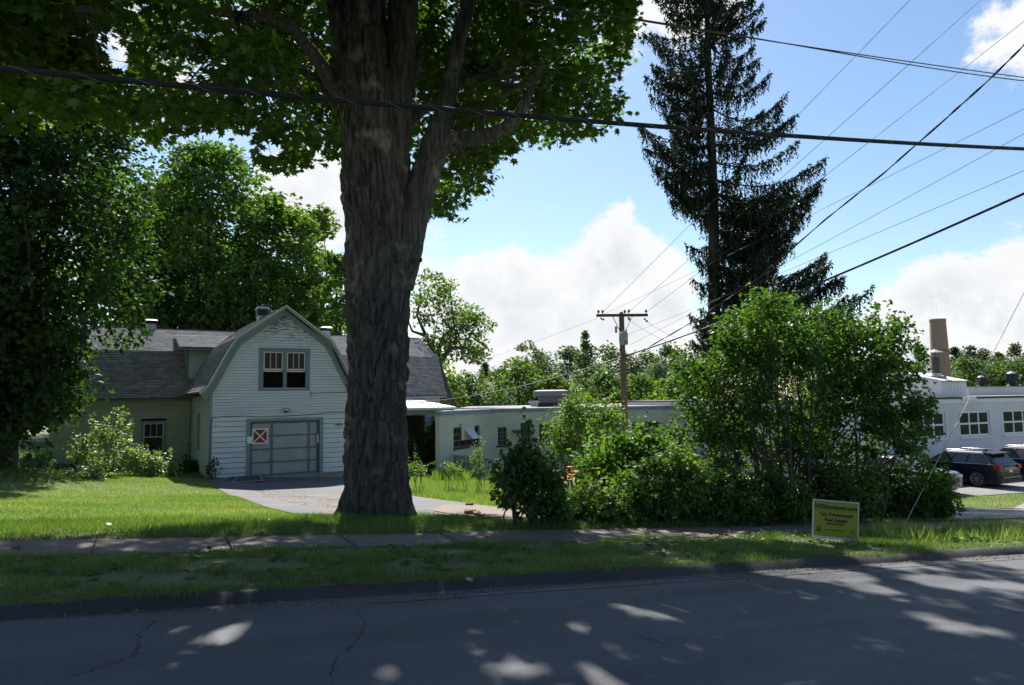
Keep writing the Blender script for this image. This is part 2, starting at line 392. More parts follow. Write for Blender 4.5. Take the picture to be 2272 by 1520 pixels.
# the berm kerb is hand-rolled asphalt: its face wavers
def kerb():
    xs = np.arange(-40, 60, .16); prof = [(6.28, -.02), (6.31, .012), (6.345, .042), (6.385, .060), (6.43, .064), (6.48, .058), (6.54, .0)]
    r = np.random.default_rng(3); w = np.convolve(r.normal(size=len(xs)), np.ones(7) / 7, 'same'); w2 = np.convolve(r.normal(size=len(xs)), np.ones(5) / 5, 'same')
    V = [(x, y + w[i] * .05 * (0.3 + dz * 8), float(road_z(x)) + dz * (1 + .30 * w2[i])) for i, x in enumerate(xs) for y, dz in prof]; k = len(prof)
    F = [(i * k + j, (i + 1) * k + j, (i + 1) * k + j + 1, i * k + j + 1) for i in range(len(xs) - 1) for j in range(k - 1)]
    link('kerb', bigmesh('kerb', np.array(V), np.array(F), smooth=True), KERBM, kind='structure', label='low dark asphalt berm kerb along the road')
kerb()
# worn white edge line and road cracks filled with dirt
def ribbon(name, m, pts, w, dz, parent=None, **t):
    mb = MB(); pts = [np.array(p, float) for p in pts]; V = []
    for i, p in enumerate(pts):
        d = pts[min(i + 1, len(pts) - 1)] - pts[max(i - 1, 0)]; d = d / np.linalg.norm(d); nrm = np.array([-d[1], d[0]])
        ww = w if not hasattr(w, '__len__') else w[i]
        for s_ in (-1, 1):
            q = p + nrm * s_ * ww / 2; V.append((q[0], q[1], float(road_surf(q[0], q[1])) + dz))
    F = [(2 * i, 2 * i + 1, 2 * i + 3, 2 * i + 2) for i in range(len(pts) - 1)]
    return mb.add(V, F).build(name, m, parent, **t)
def road_surf(x, y): return road_z(x) + np.interp(y, [-3.2, -2.2, 0, 2, 4.5, 6.34], [-.10, -.03, .02, .025, .01, -.012])
EDGE = mat('worn_line_paint', (0.07, 0.07, 0.072), 0.8, color2=(0.15, 0.145, 0.135), scale=5)
ribbon('edge_line', EDGE, [(x, 6.06 + .01 * math.sin(x * 3)) for x in np.arange(1.2, 16, .25)], .05, .005, road, kind='stuff')
CRK = mat('crack_dirt', (0.02, 0.02, 0.022), 0.95)
def crack(pixels):
    P = [G(*p)[:2] for p in pixels]; out = []
    for i in range(len(P) - 1):
        for t in np.linspace(0, 1, 9)[:-1]: out.append(P[i] * (1 - t) + P[i + 1] * t + rng.normal(size=2) * .018)
    ribbon('crack', CRK, out, [float(rng.uniform(.003, .011)) for _ in out], .004, road)
crack([(345, 1375), (318, 1400), (312, 1430), (298, 1455), (240, 1475), (130, 1515)])
crack([(800, 1345), (808, 1385), (795, 1420), (750, 1465), (728, 1510)])
crack([(1400, 1405), (1440, 1422), (1475, 1432)])
def grit():
    # sand, twigs and crumbs of asphalt swept against the kerb
    r = np.random.default_rng(91); n = 5200; x = r.uniform(-4, 16, n); y = 6.28 - np.abs(r.normal(size=n)) * .10 * (1 + .8 * np.sin(x * 1.3)); pos = np.stack([x, y, road_surf(x, y) + .006], 1)
    V, F, T = leaf_mesh('g', pos, unit(np.array([0, 0, 1.]) + r.normal(size=(n, 3)) * .3), rnd_dir(n, r), r.uniform(.008, .035, n), T_quad(), r.uniform(size=n))
    link('gutter_grit', bigmesh('gutter_grit', V, F, T), mat('grit', (.10, .085, .07), .95, color2=(.20, .17, .14), scale=30), kind='stuff', label='sand and crumbs swept along the foot of the kerb')
grit()

WALKM = mat('pavement_concrete', (0.125, 0.102, 0.090), 0.9, color2=(0.185, 0.158, 0.140), scale=2.6, bump=0.3, bscale=60)
walk = strip('sidewalk', mat('joint_dirt', (0.045, 0.036, 0.028), 0.95), xs_r, [(9.3, -.04), (10.34, -.04)], walk_z, kind='structure', label='narrow old concrete sidewalk with cracked slabs')
def slabs():
    x = -12.0; k = 0; r = np.random.default_rng(5)
    while x < 21:
        w = 1.52; tilt = r.normal() * .006; dz = r.normal() * .006; y0, y1 = 9.34 + r.normal() * .012, 10.30 + r.normal() * .012
        sk = .09
        xs = (x + .012, x + w - .012)
        P = [(xs[0], y0), (xs[1], y0), (xs[1] - sk, y1), (xs[0] - sk, y1)]
        mb = MB(); top = [(a, b, float(walk_z(a)) + .004 + dz + tilt * (a - x - w / 2)) for a, b in P]
        mb.hexa([(a, b, float(walk_z(a)) - .06) for a, b in P] + top)
        mb.build('slab', WALKM, walk); x += w; k += 1
slabs()

def sheet(name, m, poly, cell, dz, smooth_edges=True, parent=None, **t):
    """a flush surface laid on the ground inside an outline"""
    poly = np.array(poly)[:, :2]; x0, y0 = poly.min(0); x1, y1 = poly.max(0)
    X, Y_ = np.meshgrid(np.arange(x0, x1 + cell, cell), np.arange(y0, y1 + cell, cell), indexing='ij')
    jx = 0
    ins = inpoly(X + jx, Y_ + jx, poly); na, nb = X.shape; ids = np.arange(na * nb).reshape(na, nb)
    q = ins[:-1, :-1] | ins[1:, :-1] | ins[1:, 1:] | ins[:-1, 1:]
    ox, oy = np.where(~ins); px_, py_ = X[ox, oy], Y_[ox, oy]; best = np.full(len(px_), 1e9); bx, by = px_.copy(), py_.copy()   # outer corners drawn in onto the outline
    for i in range(len(poly)):
        a, b = poly[i], poly[(i + 1) % len(poly)]; dd = b - a; t_ = np.clip(((px_ - a[0]) * dd[0] + (py_ - a[1]) * dd[1]) / (dd @ dd + 1e-12), 0, 1); cx_, cy_ = a[0] + t_ * dd[0], a[1] + t_ * dd[1]
        d2 = (px_ - cx_) ** 2 + (py_ - cy_) ** 2; w_ = d2 < best; best[w_] = d2[w_]; bx[w_] = cx_[w_]; by[w_] = cy_[w_]
    near = best < (cell * 1.6) ** 2; X = X.copy(); Y_ = Y_.copy(); X[ox[near], oy[near]] = bx[near]; Y_[ox[near], oy[near]] = by[near]
    F = np.stack([ids[:-1, :-1][q], ids[1:, :-1][q], ids[1:, 1:][q], ids[:-1, 1:][q]], 1)
    V = np.stack([X.ravel(), Y_.ravel(), gz(X, Y_).ravel() + dz], 1)
    use = np.unique(F); mp = np.zeros(len(V), int); mp[use] = np.arange(len(use))
    return link(name, bigmesh(name, V[use], mp[F], smooth=True), m, parent, **t)
DRIVE_PX = [(462, 1062), (487, 1088), (530, 1104), (590, 1127), (650, 1141), (720, 1144), (800, 1144), (900, 1143), (960, 1146), (1050, 1151), (1150, 1156),
            (1260, 1150), (1200, 1138), (1140, 1131), (1060, 1121), (990, 1112), (918, 1102), (850, 1078), (800, 1056), (770, 1047), (700, 1046), (560, 1052)]
DRIVE = [G(*p)[:2] for p in DRIVE_PX]
DRV = asphalt('drive_asphalt', (0.092, 0.090, 0.096), (0.122, 0.117, 0.120), .6)
sheet('driveway', DRV, DRIVE, .12, .022, kind='structure', label='pale worn asphalt driveway curving from the garage past the maple')
SAND = mat('sand_dust', (0.27, 0.19, 0.115), 0.95, color2=(0.20, 0.15, 0.10), scale=14, bump=.5, bscale=60)
def sandpatch(pxs):
    # drifts of blown chaff: many small flakes, denser in the middle
    P = np.array([G(*p)[:2] for p in pxs]); c = P.mean(0); n = 900; r = np.random.default_rng(11)
    q = r.uniform(P.min(0), P.max(0), (n * 3, 2)); q = q[inpoly(q[:, 0], q[:, 1], P)]
    f = np.sin(q[:, 0] * 3.2 + q[:, 1] * 1.1) + np.sin(q[:, 1] * 4.4 - q[:, 0]) + r.normal(size=len(q)) * .8; q = q[f > .5]
    pos = np.stack([q[:, 0], q[:, 1], gz(q[:, 0], q[:, 1]) + .030], 1); k = len(pos)
    V, F, T = leaf_mesh('x', pos, unit(np.array([0, 0, 1.]) + r.normal(size=(k, 3)) * .05), rnd_dir(k, r), r.uniform(.03, .10, k), T_quad(), r.uniform(size=k))
    link('fallen_chaff', bigmesh('fallen_chaff', V, F, T), SAND, kind='stuff', label='tan drift of fallen maple chaff on the sunlit driveway')
sandpatch([(575, 1092), (650, 1086), (765, 1106), (765, 1130), (690, 1126), (600, 1108)])
GRAVEL = mat('gravel', (0.20, 0.175, 0.15), 0.95, color2=(0.33, 0.30, 0.27), scale=22, bump=1.0, bscale=70)
sheet('gravel_patch', mat('tan_gravel', (0.17, 0.135, 0.11), 0.95, color2=(0.27, 0.225, 0.19), scale=18, bump=.9, bscale=60), [G(*p)[:2] for p in ((985, 1122), (1060, 1124), (1140, 1133), (1200, 1141), (1190, 1154), (1060, 1150), (1000, 1143), (960, 1136))], .12, .034, kind='structure', label='tan gravelly dirt at the mouth of the driveway')
def brick_bits():
    r = np.random.default_rng(23); BRK = mat('brick_fragment', (.16, .085, .055), .9, var=.25, scale=12)
    for (px, py, s, lab) in ((1043, 1144, .13, 'largest of the broken brick pieces on the driveway gravel'), (1058, 1147, .10, 'middle of the broken brick pieces on the driveway gravel'), (1068, 1149, .07, 'smallest of the broken brick pieces on the driveway gravel'), (1042, 1124, .09, 'reddish stone at the far edge of the driveway gravel')):
        c = G(px, py); V = [(x * s * r.uniform(.7, 1.1), y * s * .7 * r.uniform(.7, 1.1), (z + 1) * s * .35 * r.uniform(.8, 1.1)) for z in (-1, 1) for x, y in ((-1, -1), (1, -1), (1, 1), (-1, 1))]
        o = MB().hexa(V).build('brick_piece', BRK); o.location = (c[0], c[1], c[2] + .03); o.rotation_euler = (0, 0, r.uniform(0, 3)); tag(o, lab, 'brick', 'broken bricks on the driveway')
brick_bits()
GRAV = [G(*p)[:2] for p in ((1880, 1160), (1990, 1140), (2100, 1126), (2271, 1118), (2500, 1110), (2500, 1155), (2271, 1150), (2120, 1156))]
sheet('gravel_apron', GRAVEL, GRAV, .16, .02, kind='structure', label='stony gravel track between sidewalk and verge on the right')
LOTM = asphalt('lot_asphalt', (0.165, 0.162, 0.165), (0.21, 0.205, 0.20), .5)
LOT = [(20.5, 20.7), (28.2, 20.2), (33.1, 19.6), (60, 18.0), (60, 25.5), (21, 25.5)]
sheet('parking_lot', LOTM, LOT, .25, .03, kind='structure', label='sunlit grey parking lot before the white factory')
# ------------------------------------------------------------------ the white gambrel house
WHITE = mat('white_clapboard_paint', (0.47, 0.53, 0.55), 0.62, color2=(0.58, 0.635, 0.65), scale=1.6, stretch=(.4, 1, 3))
def peel():
    """white paint flaking off the boards under the gable's peak, bare grey wood below it"""
    m = mat('peeling_clapboard_paint', (0.47, 0.53, 0.55), 0.65, color2=(0.58, 0.635, 0.65), scale=1.6, stretch=(.4, 1, 3)); nt, L, N = nodes_of(m)
    b = N['Principled BSDF']; src = b.inputs['Base Color'].links[0].from_socket
    tc = N.new('ShaderNodeTexCoord'); sp = N.new('ShaderNodeSeparateXYZ'); L.new(tc.outputs['Object'], sp.inputs[0])
    hi = N.new('ShaderNodeMapRange'); L.new(sp.outputs[2], hi.inputs[0]); hi.inputs[1].default_value = 5.2; hi.inputs[2].default_value = 7.1; hi.inputs[3].default_value = -.02; hi.inputs[4].default_value = .20
    fr = N.new('ShaderNodeMath'); fr.operation = 'PINGPONG'; L.new(sp.outputs[2], fr.inputs[0]); fr.inputs[1].default_value = .065
    mp = N.new('ShaderNodeMapping'); mp.inputs['Scale'].default_value = (.55, 1, 5); L.new(tc.outputs['Object'], mp.inputs[0])
    n = N.new('ShaderNodeTexNoise'); n.inputs['Scale'].default_value = 5; n.inputs['Detail'].default_value = 6; n.inputs['Roughness'].default_value = .7; L.new(mp.outputs[0], n.inputs['Vector'])
    s = N.new('ShaderNodeMath'); s.operation = 'ADD'; L.new(n.outputs['Fac'], s.inputs[0]); L.new(hi.outputs[0], s.inputs[1])
    r = N.new('ShaderNodeMapRange'); L.new(s.outputs[0], r.inputs[0]); r.inputs[1].default_value = .665; r.inputs[2].default_value = .70
    x = N.new('ShaderNodeMix'); x.data_type = 'RGBA'; L.new(r.outputs[0], x.inputs['Factor']); L.new(src, x.inputs['A']); x.inputs['B'].default_value = (.10, .085, .07, 1)
    L.new(x.outputs['Result'], b.inputs['Base Color']); return m
PEEL = peel()
TRIM = mat('grey_green_trim_paint', (0.17, 0.235, 0.25), 0.6, var=.12, scale=3)
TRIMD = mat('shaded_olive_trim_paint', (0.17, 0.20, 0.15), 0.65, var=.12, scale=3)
CREAM = mat('cream_sash_paint', (0.60, 0.58, 0.47), 0.6, var=.08, scale=5)
WOODSID = mat('sage_clapboard_paint', (0.37, 0.43, 0.31), 0.7, var=.10, scale=2, stretch=(.3, 1, 3))
SHING = mat('asphalt_shingles', (0.25, 0.24, 0.25), 0.9, color2=(0.34, 0.33, 0.335), scale=2.5, bump=.4, bscale=90, tint=True)
DARKIN = mat('dark_interior', (0.012, 0.012, 0.013), 0.9)
PANE = glassmat('window_glass')
GALV = mat('galvanised_metal', (0.42, 0.43, 0.44), 0.45, var=.15, scale=6, metallic=.7)
BLACKM = mat('black_metal', (0.015, 0.015, 0.017), 0.5)
HROT = math.radians(8.5)
P0 = np.array([-0.50, 33.21, -1.59])
HU = np.array([math.cos(HROT), math.sin(HROT), 0]); HV = np.array([-math.sin(HROT), math.cos(HROT), 0])
house = empty('gambrel_house', P0, HROT, label='white clapboard house with a gambrel gable and garage door', cat='house')
GX, GWALL, GBRK, GTOP = 6.36, 3.86, 6.12, 7.56                 # the gable's width, eave, break and peak heights
def outline(z):
    if z <= GWALL: a = 0.0
    elif z <= GBRK: a = (z - GWALL) / (GBRK - GWALL) * 1.02
    else: a = 1.02 + (z - GBRK) / (GTOP - GBRK) * (GX / 2 - 1.02)
    return a, GX - a
def minus(iv, cut):
    out = []
    for a, b in iv:
        if cut[1] <= a or cut[0] >= b: out.append((a, b)); continue
        if cut[0] > a: out.append((a, cut[0]))
        if cut[1] < b: out.append((cut[1], b))
    return out
def clap(parent, m, iv0, iv1, z0, z1, y, th=.034, axis='y', name='clapboard', sag=0.0):
    """one lapped board between two heights: butt proud at the foot, thin at the head"""
    a0, b0 = iv0; a1, b1 = iv1
    if b0 - a0 < .05: return
    if b1 - a1 < .03: a1 = b1 = (a0 + b0) / 2; b1 += .01
    f = lambda x, yy, z: (x, yy, z) if axis == 'y' else (yy, x, z)
    s = -1
    z0 = z0 + (.020 if z1 - z0 > .2 else .013); zt = z1 - .001
    V = [f(a0, y + s * th, z0), f(b0, y + s * th, z0), f(b0, y + .03, z0), f(a0, y + .03, z0), f(a1, y + s * .006, zt), f(b1, y + s * .006, zt), f(b1, y + .03, zt), f(a1, y + .03, zt)]
    V = [(p[0], p[1], p[2] + sag * p[0]) for p in V]
    mb = MB(); mb.hexa(V); return mb.build(name, m, parent)
def board_wall(parent, m, z0, z1, step, lim, cuts, y, axis='y', mfun=None):
    z = z0
    while z < z1 - .01:
        zt = min(z + step, z1); iv = [lim(z)]; ivt = [lim(zt)]
        for (c0, c1, d0, d1) in cuts:
            if d0 < zt - .02 and d1 > z + .02: iv = minus(iv, (c0, c1)); ivt = minus(ivt, (c0, c1))
        for k in range(min(len(iv), len(ivt))):
            clap(parent, mfun(z) if mfun else m, iv[k], ivt[k], z, zt, y, axis=axis)
        z = zt
gcuts = [(1.57, 5.02, -1, 2.44), (2.05, 4.38, 3.80, 5.77)]
board_wall(house, WHITE, -0.12, 2.64, .232, lambda z: (.10, GX - .10), gcuts, 0.0)
board_wall(house, PEEL, 2.64, 7.50, .130, lambda z: (max(outline(z)[0], .10) if z < GWALL else outline(z)[0] + .02, min(outline(z)[1], GX - .10) if z < GWALL else outline(z)[1] - .02), gcuts, 0.0)
B('foundation', mat('old_concrete', (0.25, 0.24, 0.22), .9, var=.2, scale=5, bump=.3), house, (0.02, GX - .02, .03, 6.4, -.9, -.10))
for x in (-.02, GX - .10): B('corner_board', TRIM, house, (x, x + .12, -.045, .05, -.15, GWALL + .05))
# rake boards and soffit along the gambrel's edge
def rake():
    pr = [(-.50, 3.72), (-.18, 4.02), (.62, 5.62), (1.0, 6.22), (GX / 2, 7.80)]
    pr = pr + [(GX - x, z) for x, z in reversed(pr[:-1])]
    return pr
RK = rake()
def offset_profile(P, d):
    out = []
    for i, (x, z) in enumerate(P):
        a = Vector((P[max(i - 1, 0)][0], P[max(i - 1, 0)][1])); b = Vector((P[min(i + 1, len(P) - 1)][0], P[min(i + 1, len(P) - 1)][1])); t = (b - a).normalized()
        nrm = Vector((t.y, -t.x)); out.append((x + nrm.x * d, z + nrm.y * d))
    return out
def sweep(name, m, P, Q, y0, y1, parent):
    mb = MB()
    for i in range(len(P) - 1):
        mb.hexa([(Q[i][0], y0, Q[i][1]), (Q[i + 1][0], y0, Q[i + 1][1]), (Q[i + 1][0], y1, Q[i + 1][1]), (Q[i][0], y1, Q[i][1]),
                 (P[i][0], y0, P[i][1]), (P[i + 1][0], y0, P[i + 1][1]), (P[i + 1][0], y1, P[i + 1][1]), (P[i][0], y1, P[i][1])])
    return mb.build(name, m, parent)
sweep('rake_board', TRIM, offset_profile(RK, .03), offset_profile(RK, .16), -.38, -.34, house)
sweep('rake_edge', CREAM, offset_profile(RK, .005), offset_profile(RK, .055), -.405, -.382, house)
sweep('soffit', mat('soffit_paint', (0.42, 0.46, 0.44), .7, var=.1), offset_profile(RK, .05), offset_profile(RK, .09), -.338, .0, house)
sweep('frieze_board', TRIM, offset_profile(RK, .17), offset_profile(RK, .42), -.046, -.004, house)
sweep('roof_deck', mat('roof_deck_wood', (.09, .085, .08), .9), RK, offset_profile(RK, .05), -.36, 10.4, house)
def shingle_field(name, rows, parent, w=.30, lf=.010):
    """courses of three-tab shingles; rows = (left end, right end) points of each course from the eave up"""
    Vs = []; Fs = []; Ts = []; r = np.random.default_rng(len(name) * 7 + len(rows)); n = 0
    for i in range(len(rows) - 1):
        a0, b0 = map(np.array, rows[i]); a1, b1 = map(np.array, rows[i + 1])
        Lr = np.linalg.norm(b0 - a0); k = max(1, int(round(Lr / w))); off = (i % 2) * .5 + r.uniform(-.1, .1)
        e = [0] + [min(1, max(0, (j + off) / k)) for j in range(1, k)] + [1]
        nrm = np.cross(b0 - a0, a1 - a0); nrm = nrm / np.linalg.norm(nrm); nrm = nrm if nrm[2] > 0 else -nrm
        upv = (a1 - a0)
        for j in range(k):
            if e[j + 1] - e[j] < 1e-3: continue
            g = .006 / Lr
            p0 = a0 + (b0 - a0) * (e[j] + g); p1 = a0 + (b0 - a0) * (e[j + 1] - g); q0 = a1 + (b1 - a1) * e[j]; q1 = a1 + (b1 - a1) * e[j + 1]
            lift = lf + r.uniform(0, .008); dn = upv * r.uniform(.10, .20)
            Vs += [p0 + dn + nrm * lift, p1 + dn + nrm * lift, q1 + nrm * .004, q0 + nrm * .004, p0 + dn - nrm * .004, p1 + dn - nrm * .004]
            Fs += [(n, n + 1, n + 2, n + 3), (n + 4, n + 5, n + 1, n)]; t = float(np.clip(.5 + r.normal() * .22, 0, 1)); Ts += [t, t]; n += 6
    o = link(name, bigmesh(name, np.array(Vs), np.array(Fs), np.array(Ts)), SHING, parent, kind='stuff'); return o
def courses(e0, e1, t0, t1, step=.142):
    e0, e1, t0, t1 = map(np.array, (e0, e1, t0, t1)); k = max(2, int(round(np.linalg.norm(t0 - e0) / step)))
    return [(e0 + (t0 - e0) * i / k, e1 + (t1 - e1) * i / k) for i in range(k + 1)]
groof = empty('gable_roof', (0, 0, 0)); groof.parent = house
for side in (0, 1):
    f = (lambda x: x) if side == 0 else (lambda x: GX - x)
    for i in range(4):
        (x0, z0), (x1, z1) = RK[i], RK[i + 1]
        shingle_field('shingles', courses((f(x0), -.39, z0 + .01), (f(x0), 10.4, z0 + .01), (f(x1), -.39, z1 + .01), (f(x1), 10.4, z1 + .01)), groof, lf=.028 if i < 3 else .010)
# garage door: an opening with a frame, rails and stiles round twelve flush panels
DOORF = mat('garage_frame_paint', (0.095, 0.14, 0.155), 0.6, var=.15, scale=3)
PANELM = mat('grey_door_panel', (0.26, 0.28, 0.285), 0.55, color2=(0.33, 0.345, 0.345), scale=1.5, bump=.06, bscale=6)
B('door_casing', TRIM, house, (1.55, 1.72, -.05, .04, -.2, 2.39), (4.87, 5.04, -.05, .04, -.2, 2.39), (1.55, 5.04, -.052, .04, 2.393, 2.53))
gd = empty('garage_door', (1.73, .09, -.14)); gd.parent = house
DW, DH = 3.13, 2.50; cx = [0, .10, .92, 1.02, 2.62, 2.72, DW - .10, DW]; rz_ = [0, .13, .62, .70, 1.22, 1.30, 1.82, 1.90, 2.42, DH]
for i in (0, 2, 4, 6): B('stile', DOORF, gd, (cx[i], cx[i + 1], 0, .05, 0, DH))
for j in (0, 2, 4, 6, 8):
    for i in (1, 3, 5): B('rail', DOORF, gd, (cx[i], cx[i + 1], .003, .05, rz_[j], rz_[j + 1]))
for j in (1, 3, 5, 7):
    for i in (1, 3, 5): B('panel', PANELM, gd, (cx[i] - .005, cx[i + 1] + .005, .028, .045, rz_[j] - .005, rz_[j + 1] + .005))
hn = B('handle', GALV, gd, (2.655, 2.675, -.03, 0, .78, .92), (2.64, 2.69, -.012, 0, .95, .985))
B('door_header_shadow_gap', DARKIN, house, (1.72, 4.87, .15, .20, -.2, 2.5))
B('conduit_box', CREAM, house, (4.765, 4.815, -.03, .03, 1.30, 1.72))
# twin sash window in the gable: six panes above, both lower sashes pushed up
def sash_window(parent, x0, x1, z0, z1, y, open_low=False, casing=None, nm='window', label=None):
    w = empty(nm, (x0, y, z0)); w.parent = parent; W, H = x1 - x0, z1 - z0
    if label: w['label'] = label
    mid = H * .50
    B('sash', CREAM, w, (0, .05, -.012, .03, mid, H), (W - .05, W, -.012, .03, mid, H), (.05, W - .05, -.012, .03, H - .05, H), (.05, W - .05, -.016, .03, mid, mid + .055))
    for k in (1, 2): B('muntin', CREAM, w, (.05 + (W - .1) * k / 3 - .012, .05 + (W - .1) * k / 3 + .012, -.010, .02, mid + .055, H - .05))
    for k in range(3): B('pane', PANE, w, (.05 + (W - .1) * k / 3, .05 + (W - .1) * (k + 1) / 3, .008, .014, mid + .05, H - .045))
    if open_low:
        B('raised_sash', CREAM, w, (.0, W, .045, .07, mid - .09, mid - .02))
    else:
        B('lower_sash', CREAM, w, (0, .045, .035, .06, .06, mid), (W - .045, W, .035, .06, .06, mid), (.0, W, .035, .06, 0, .06))
        B('pane', PANE, w, (.04, W - .04, .045, .051, .05, mid))
    return w
B('window_casing', mat('slate_blue_trim', (.13, .18, .23), .6, var=.1), house, (2.05, 2.25, -.05, .05, 3.80, 5.80), (4.18, 4.38, -.05, .05, 3.80, 5.80), (3.14, 3.30, -.05, .05, 3.90, 5.62),
  (2.25, 4.18, -.052, .05, 5.62, 5.80), (2.25, 4.18, -.055, .05, 3.80, 3.90))
B('window_head_flashing', CREAM, house, (2.03, 4.40, -.07, .0, 5.80, 5.815))
B('sill', mat('pale_sill', (.55, .60, .66), .6), house, (2.25, 4.18, -.06, .06, 3.902, 3.925))
sash_window(house, 2.26, 3.13, 3.925, 5.615, .01, True); sash_window(house, 3.31, 4.17, 3.925, 5.615, .01, True)
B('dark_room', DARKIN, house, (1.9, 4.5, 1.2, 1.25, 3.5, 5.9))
# the cross wing behind: long block parallel to the street
MV, ME, MB_, MR = 6.5, 3.66, 6.02, 7.50; ML, MRT = -6.15, 14.3
mcuts = [(-2.32, -1.16, .78, 2.42)]
board_wall(house, WOODSID, -.3, 3.42, .128, lambda z: (ML, -.04), mcuts, MV)
board_wall(house, WHITE, 1.0, 3.5, .16, lambda z: (GX + .05, MRT), [], MV)
board_wall(house, WOODSID, -.15, 3.62, .128, lambda z: (.02, MV - .03), [(3.0, 3.6, 1.05, 2.75)], 0.0, axis='x')
B('return_window', TRIMD, house, (-.05, .02, 3.0, 3.1, 1.05, 2.75), (-.05, .02, 3.5, 3.6, 1.05, 2.75), (-.05, .02, 3.1, 3.5, 2.65, 2.75), (-.05, .02, 3.1, 3.5, 1.05, 1.15), (-.01, .03, 3.1, 3.5, 1.15, 2.65))
B('wall_shell', mat('wall_boards', (.4, .42, .4), .8), house, (ML + .02, ML + .08, MV, 14.4, -.6, 3.6), (MRT - .08, MRT - .02, MV, 14.4, -.9, 3.6), (ML + .02, MRT - .02, 14.4, 14.46, -.9, 3.7),
  (GX - .06, GX - .02, .05, MV, -.6, 3.8), (GX, MRT - .03, MV + .05, MV + .1, -.9, 1.05))
def endwall(x):
    mb = MB(); mb.prism([(MV, 3.55), (14.4, 3.55), (13.5, 5.95), (10.45, 7.35), (7.4, 5.95)], x - .03, x + .03, 'x'); mb.build('gable_end', WHITE, house)
endwall(ML + .10); endwall(MRT - .10)
B('inner_corner_board', TRIMD, house, (-.10, .0, MV - .08, MV - .03, -.3, 3.45))
B('eave_board', TRIMD, house, (ML - .25, .1, MV - .40, MV - .36, 3.42, 3.58), (ML - .25, -.05, MV - .36, MV, 3.42, 3.45))
B('eave_board', WHITE, house, (GX + .1, MRT + .25, MV - .40, MV - .36, 3.42, 3.58), (GX + .1, MRT + .25, MV - .36, MV, 3.42, 3.45))
B('wing_window_casing', TRIM, house, (-2.32, -2.20, MV - .05, MV + .03, .78, 2.42), (-1.28, -1.16, MV - .05, MV + .03, .78, 2.42), (-2.20, -1.28, MV - .052, MV + .03, 2.30, 2.42), (-2.22, -1.26, MV - .07, MV + .03, .70, .84))
sash_window(house, -2.195, -1.285, .845, 2.295, MV, False)
MP = [(MV - .46, 3.56), (MV - .1, 3.98), (7.35, 6.02), (10.45, 7.52)]
mroof = empty('main_roof', (0, 0, 0)); mroof.parent = house
def mdeck():
    mb = MB()
    for i in range(3):
        (y0, z0), (y1, z1) = MP[i], MP[i + 1]
        for (a, b) in ((y0, y1), (20.9 - y1, 20.9 - y0)):
            za, zb = (z0, z1) if a == y0 else (z1, z0)
            mb.hexa([(ML - .3, a, za - .06), (MRT + .3, a, za - .06), (MRT + .3, b, zb - .06), (ML - .3, b, zb - .06), (ML - .3, a, za), (MRT + .3, a, za), (MRT + .3, b, zb), (ML - .3, b, zb)])
    mb.build('roof_deck', MATS['roof_deck_wood'], mroof)
mdeck()
for i in range(3):
    (y0, z0), (y1, z1) = MP[i], MP[i + 1]
    shingle_field('shingles', courses((ML - .32, y0, z0 + .01), (MRT + .32, y0, z0 + .01), (ML - .32, y1, z1 + .01), (MRT + .32, y1, z1 + .01)), mroof, lf=.034 if i < 2 else .009)
B('ridge_cap', SHING, mroof, (ML - .33, MRT + .33, 10.36, 10.54, 7.515, 7.545))
B('rake_trim', TRIM, mroof, (MRT + .28, MRT + .33, MV - .42, MV - .36, 3.38, 3.60))
# the dormer wedged between wing roof and gable
dm = empty('dormer', (0, 0, 0)); dm.parent = house
dx0, dy0 = -.32, 6.62
B('corner_post', TRIMD, dm, (dx0, dx0 + .14, dy0, dy0 + .15, 3.95, 6.12))
mb = MB(); mb.hexa([(dx0 + .02, dy0 + .12, 3.9), (dx0 + .08, dy0 + .12, 3.9), (dx0 + .08, 9.6, 3.9), (dx0 + .02, 9.6, 3.9), (dx0 + .02, dy0 + .12, 6.2), (dx0 + .08, dy0 + .12, 6.2), (dx0 + .08, 9.6, 6.2), (dx0 + .02, 9.6, 6.2)]); mb.build('side_wall', WOODSID, dm)
for k in range(17):
    z = 4.0 + k * .128; clap(dm, WHITE, (dx0 + .14, 1.35), (dx0 + .14, 1.35), z, z + .128, dy0 + .06)
B('fascia', TRIMD, dm, (dx0 - .3, 1.6, dy0 - .33, dy0 - .28, 6.04, 6.18), (dx0 - .3, 1.6, dy0 - .28, dy0 + .1, 6.10, 6.13))
mb = MB(); mb.hexa([(dx0 - .32, dy0 - .34, 6.18), (2.2, dy0 - .34, 6.18), (2.2, 9.2, 7.05), (dx0 - .32, 9.2, 7.05), (dx0 - .32, dy0 - .34, 6.21), (2.2, dy0 - .34, 6.21), (2.2, 9.2, 7.08), (dx0 - .32, 9.2, 7.08)]); mb.build('roof_deck', MATS['roof_deck_wood'], dm)
shingle_field('shingles', courses((dx0 - .34, dy0 - .36, 6.22), (2.2, dy0 - .36, 6.22), (dx0 - .34, 9.2, 7.09), (2.2, 9.2, 7.09)), dm)
mb = MB(); mb.prism([(dy0 - .34, 6.05), (dy0 + .5, 6.2), (9.2, 7.0), (9.2, 7.09), (dy0 - .34, 6.20)], dx0 - .345, dx0 - .30, 'x'); mb.build('rake_board', TRIMD, dm)
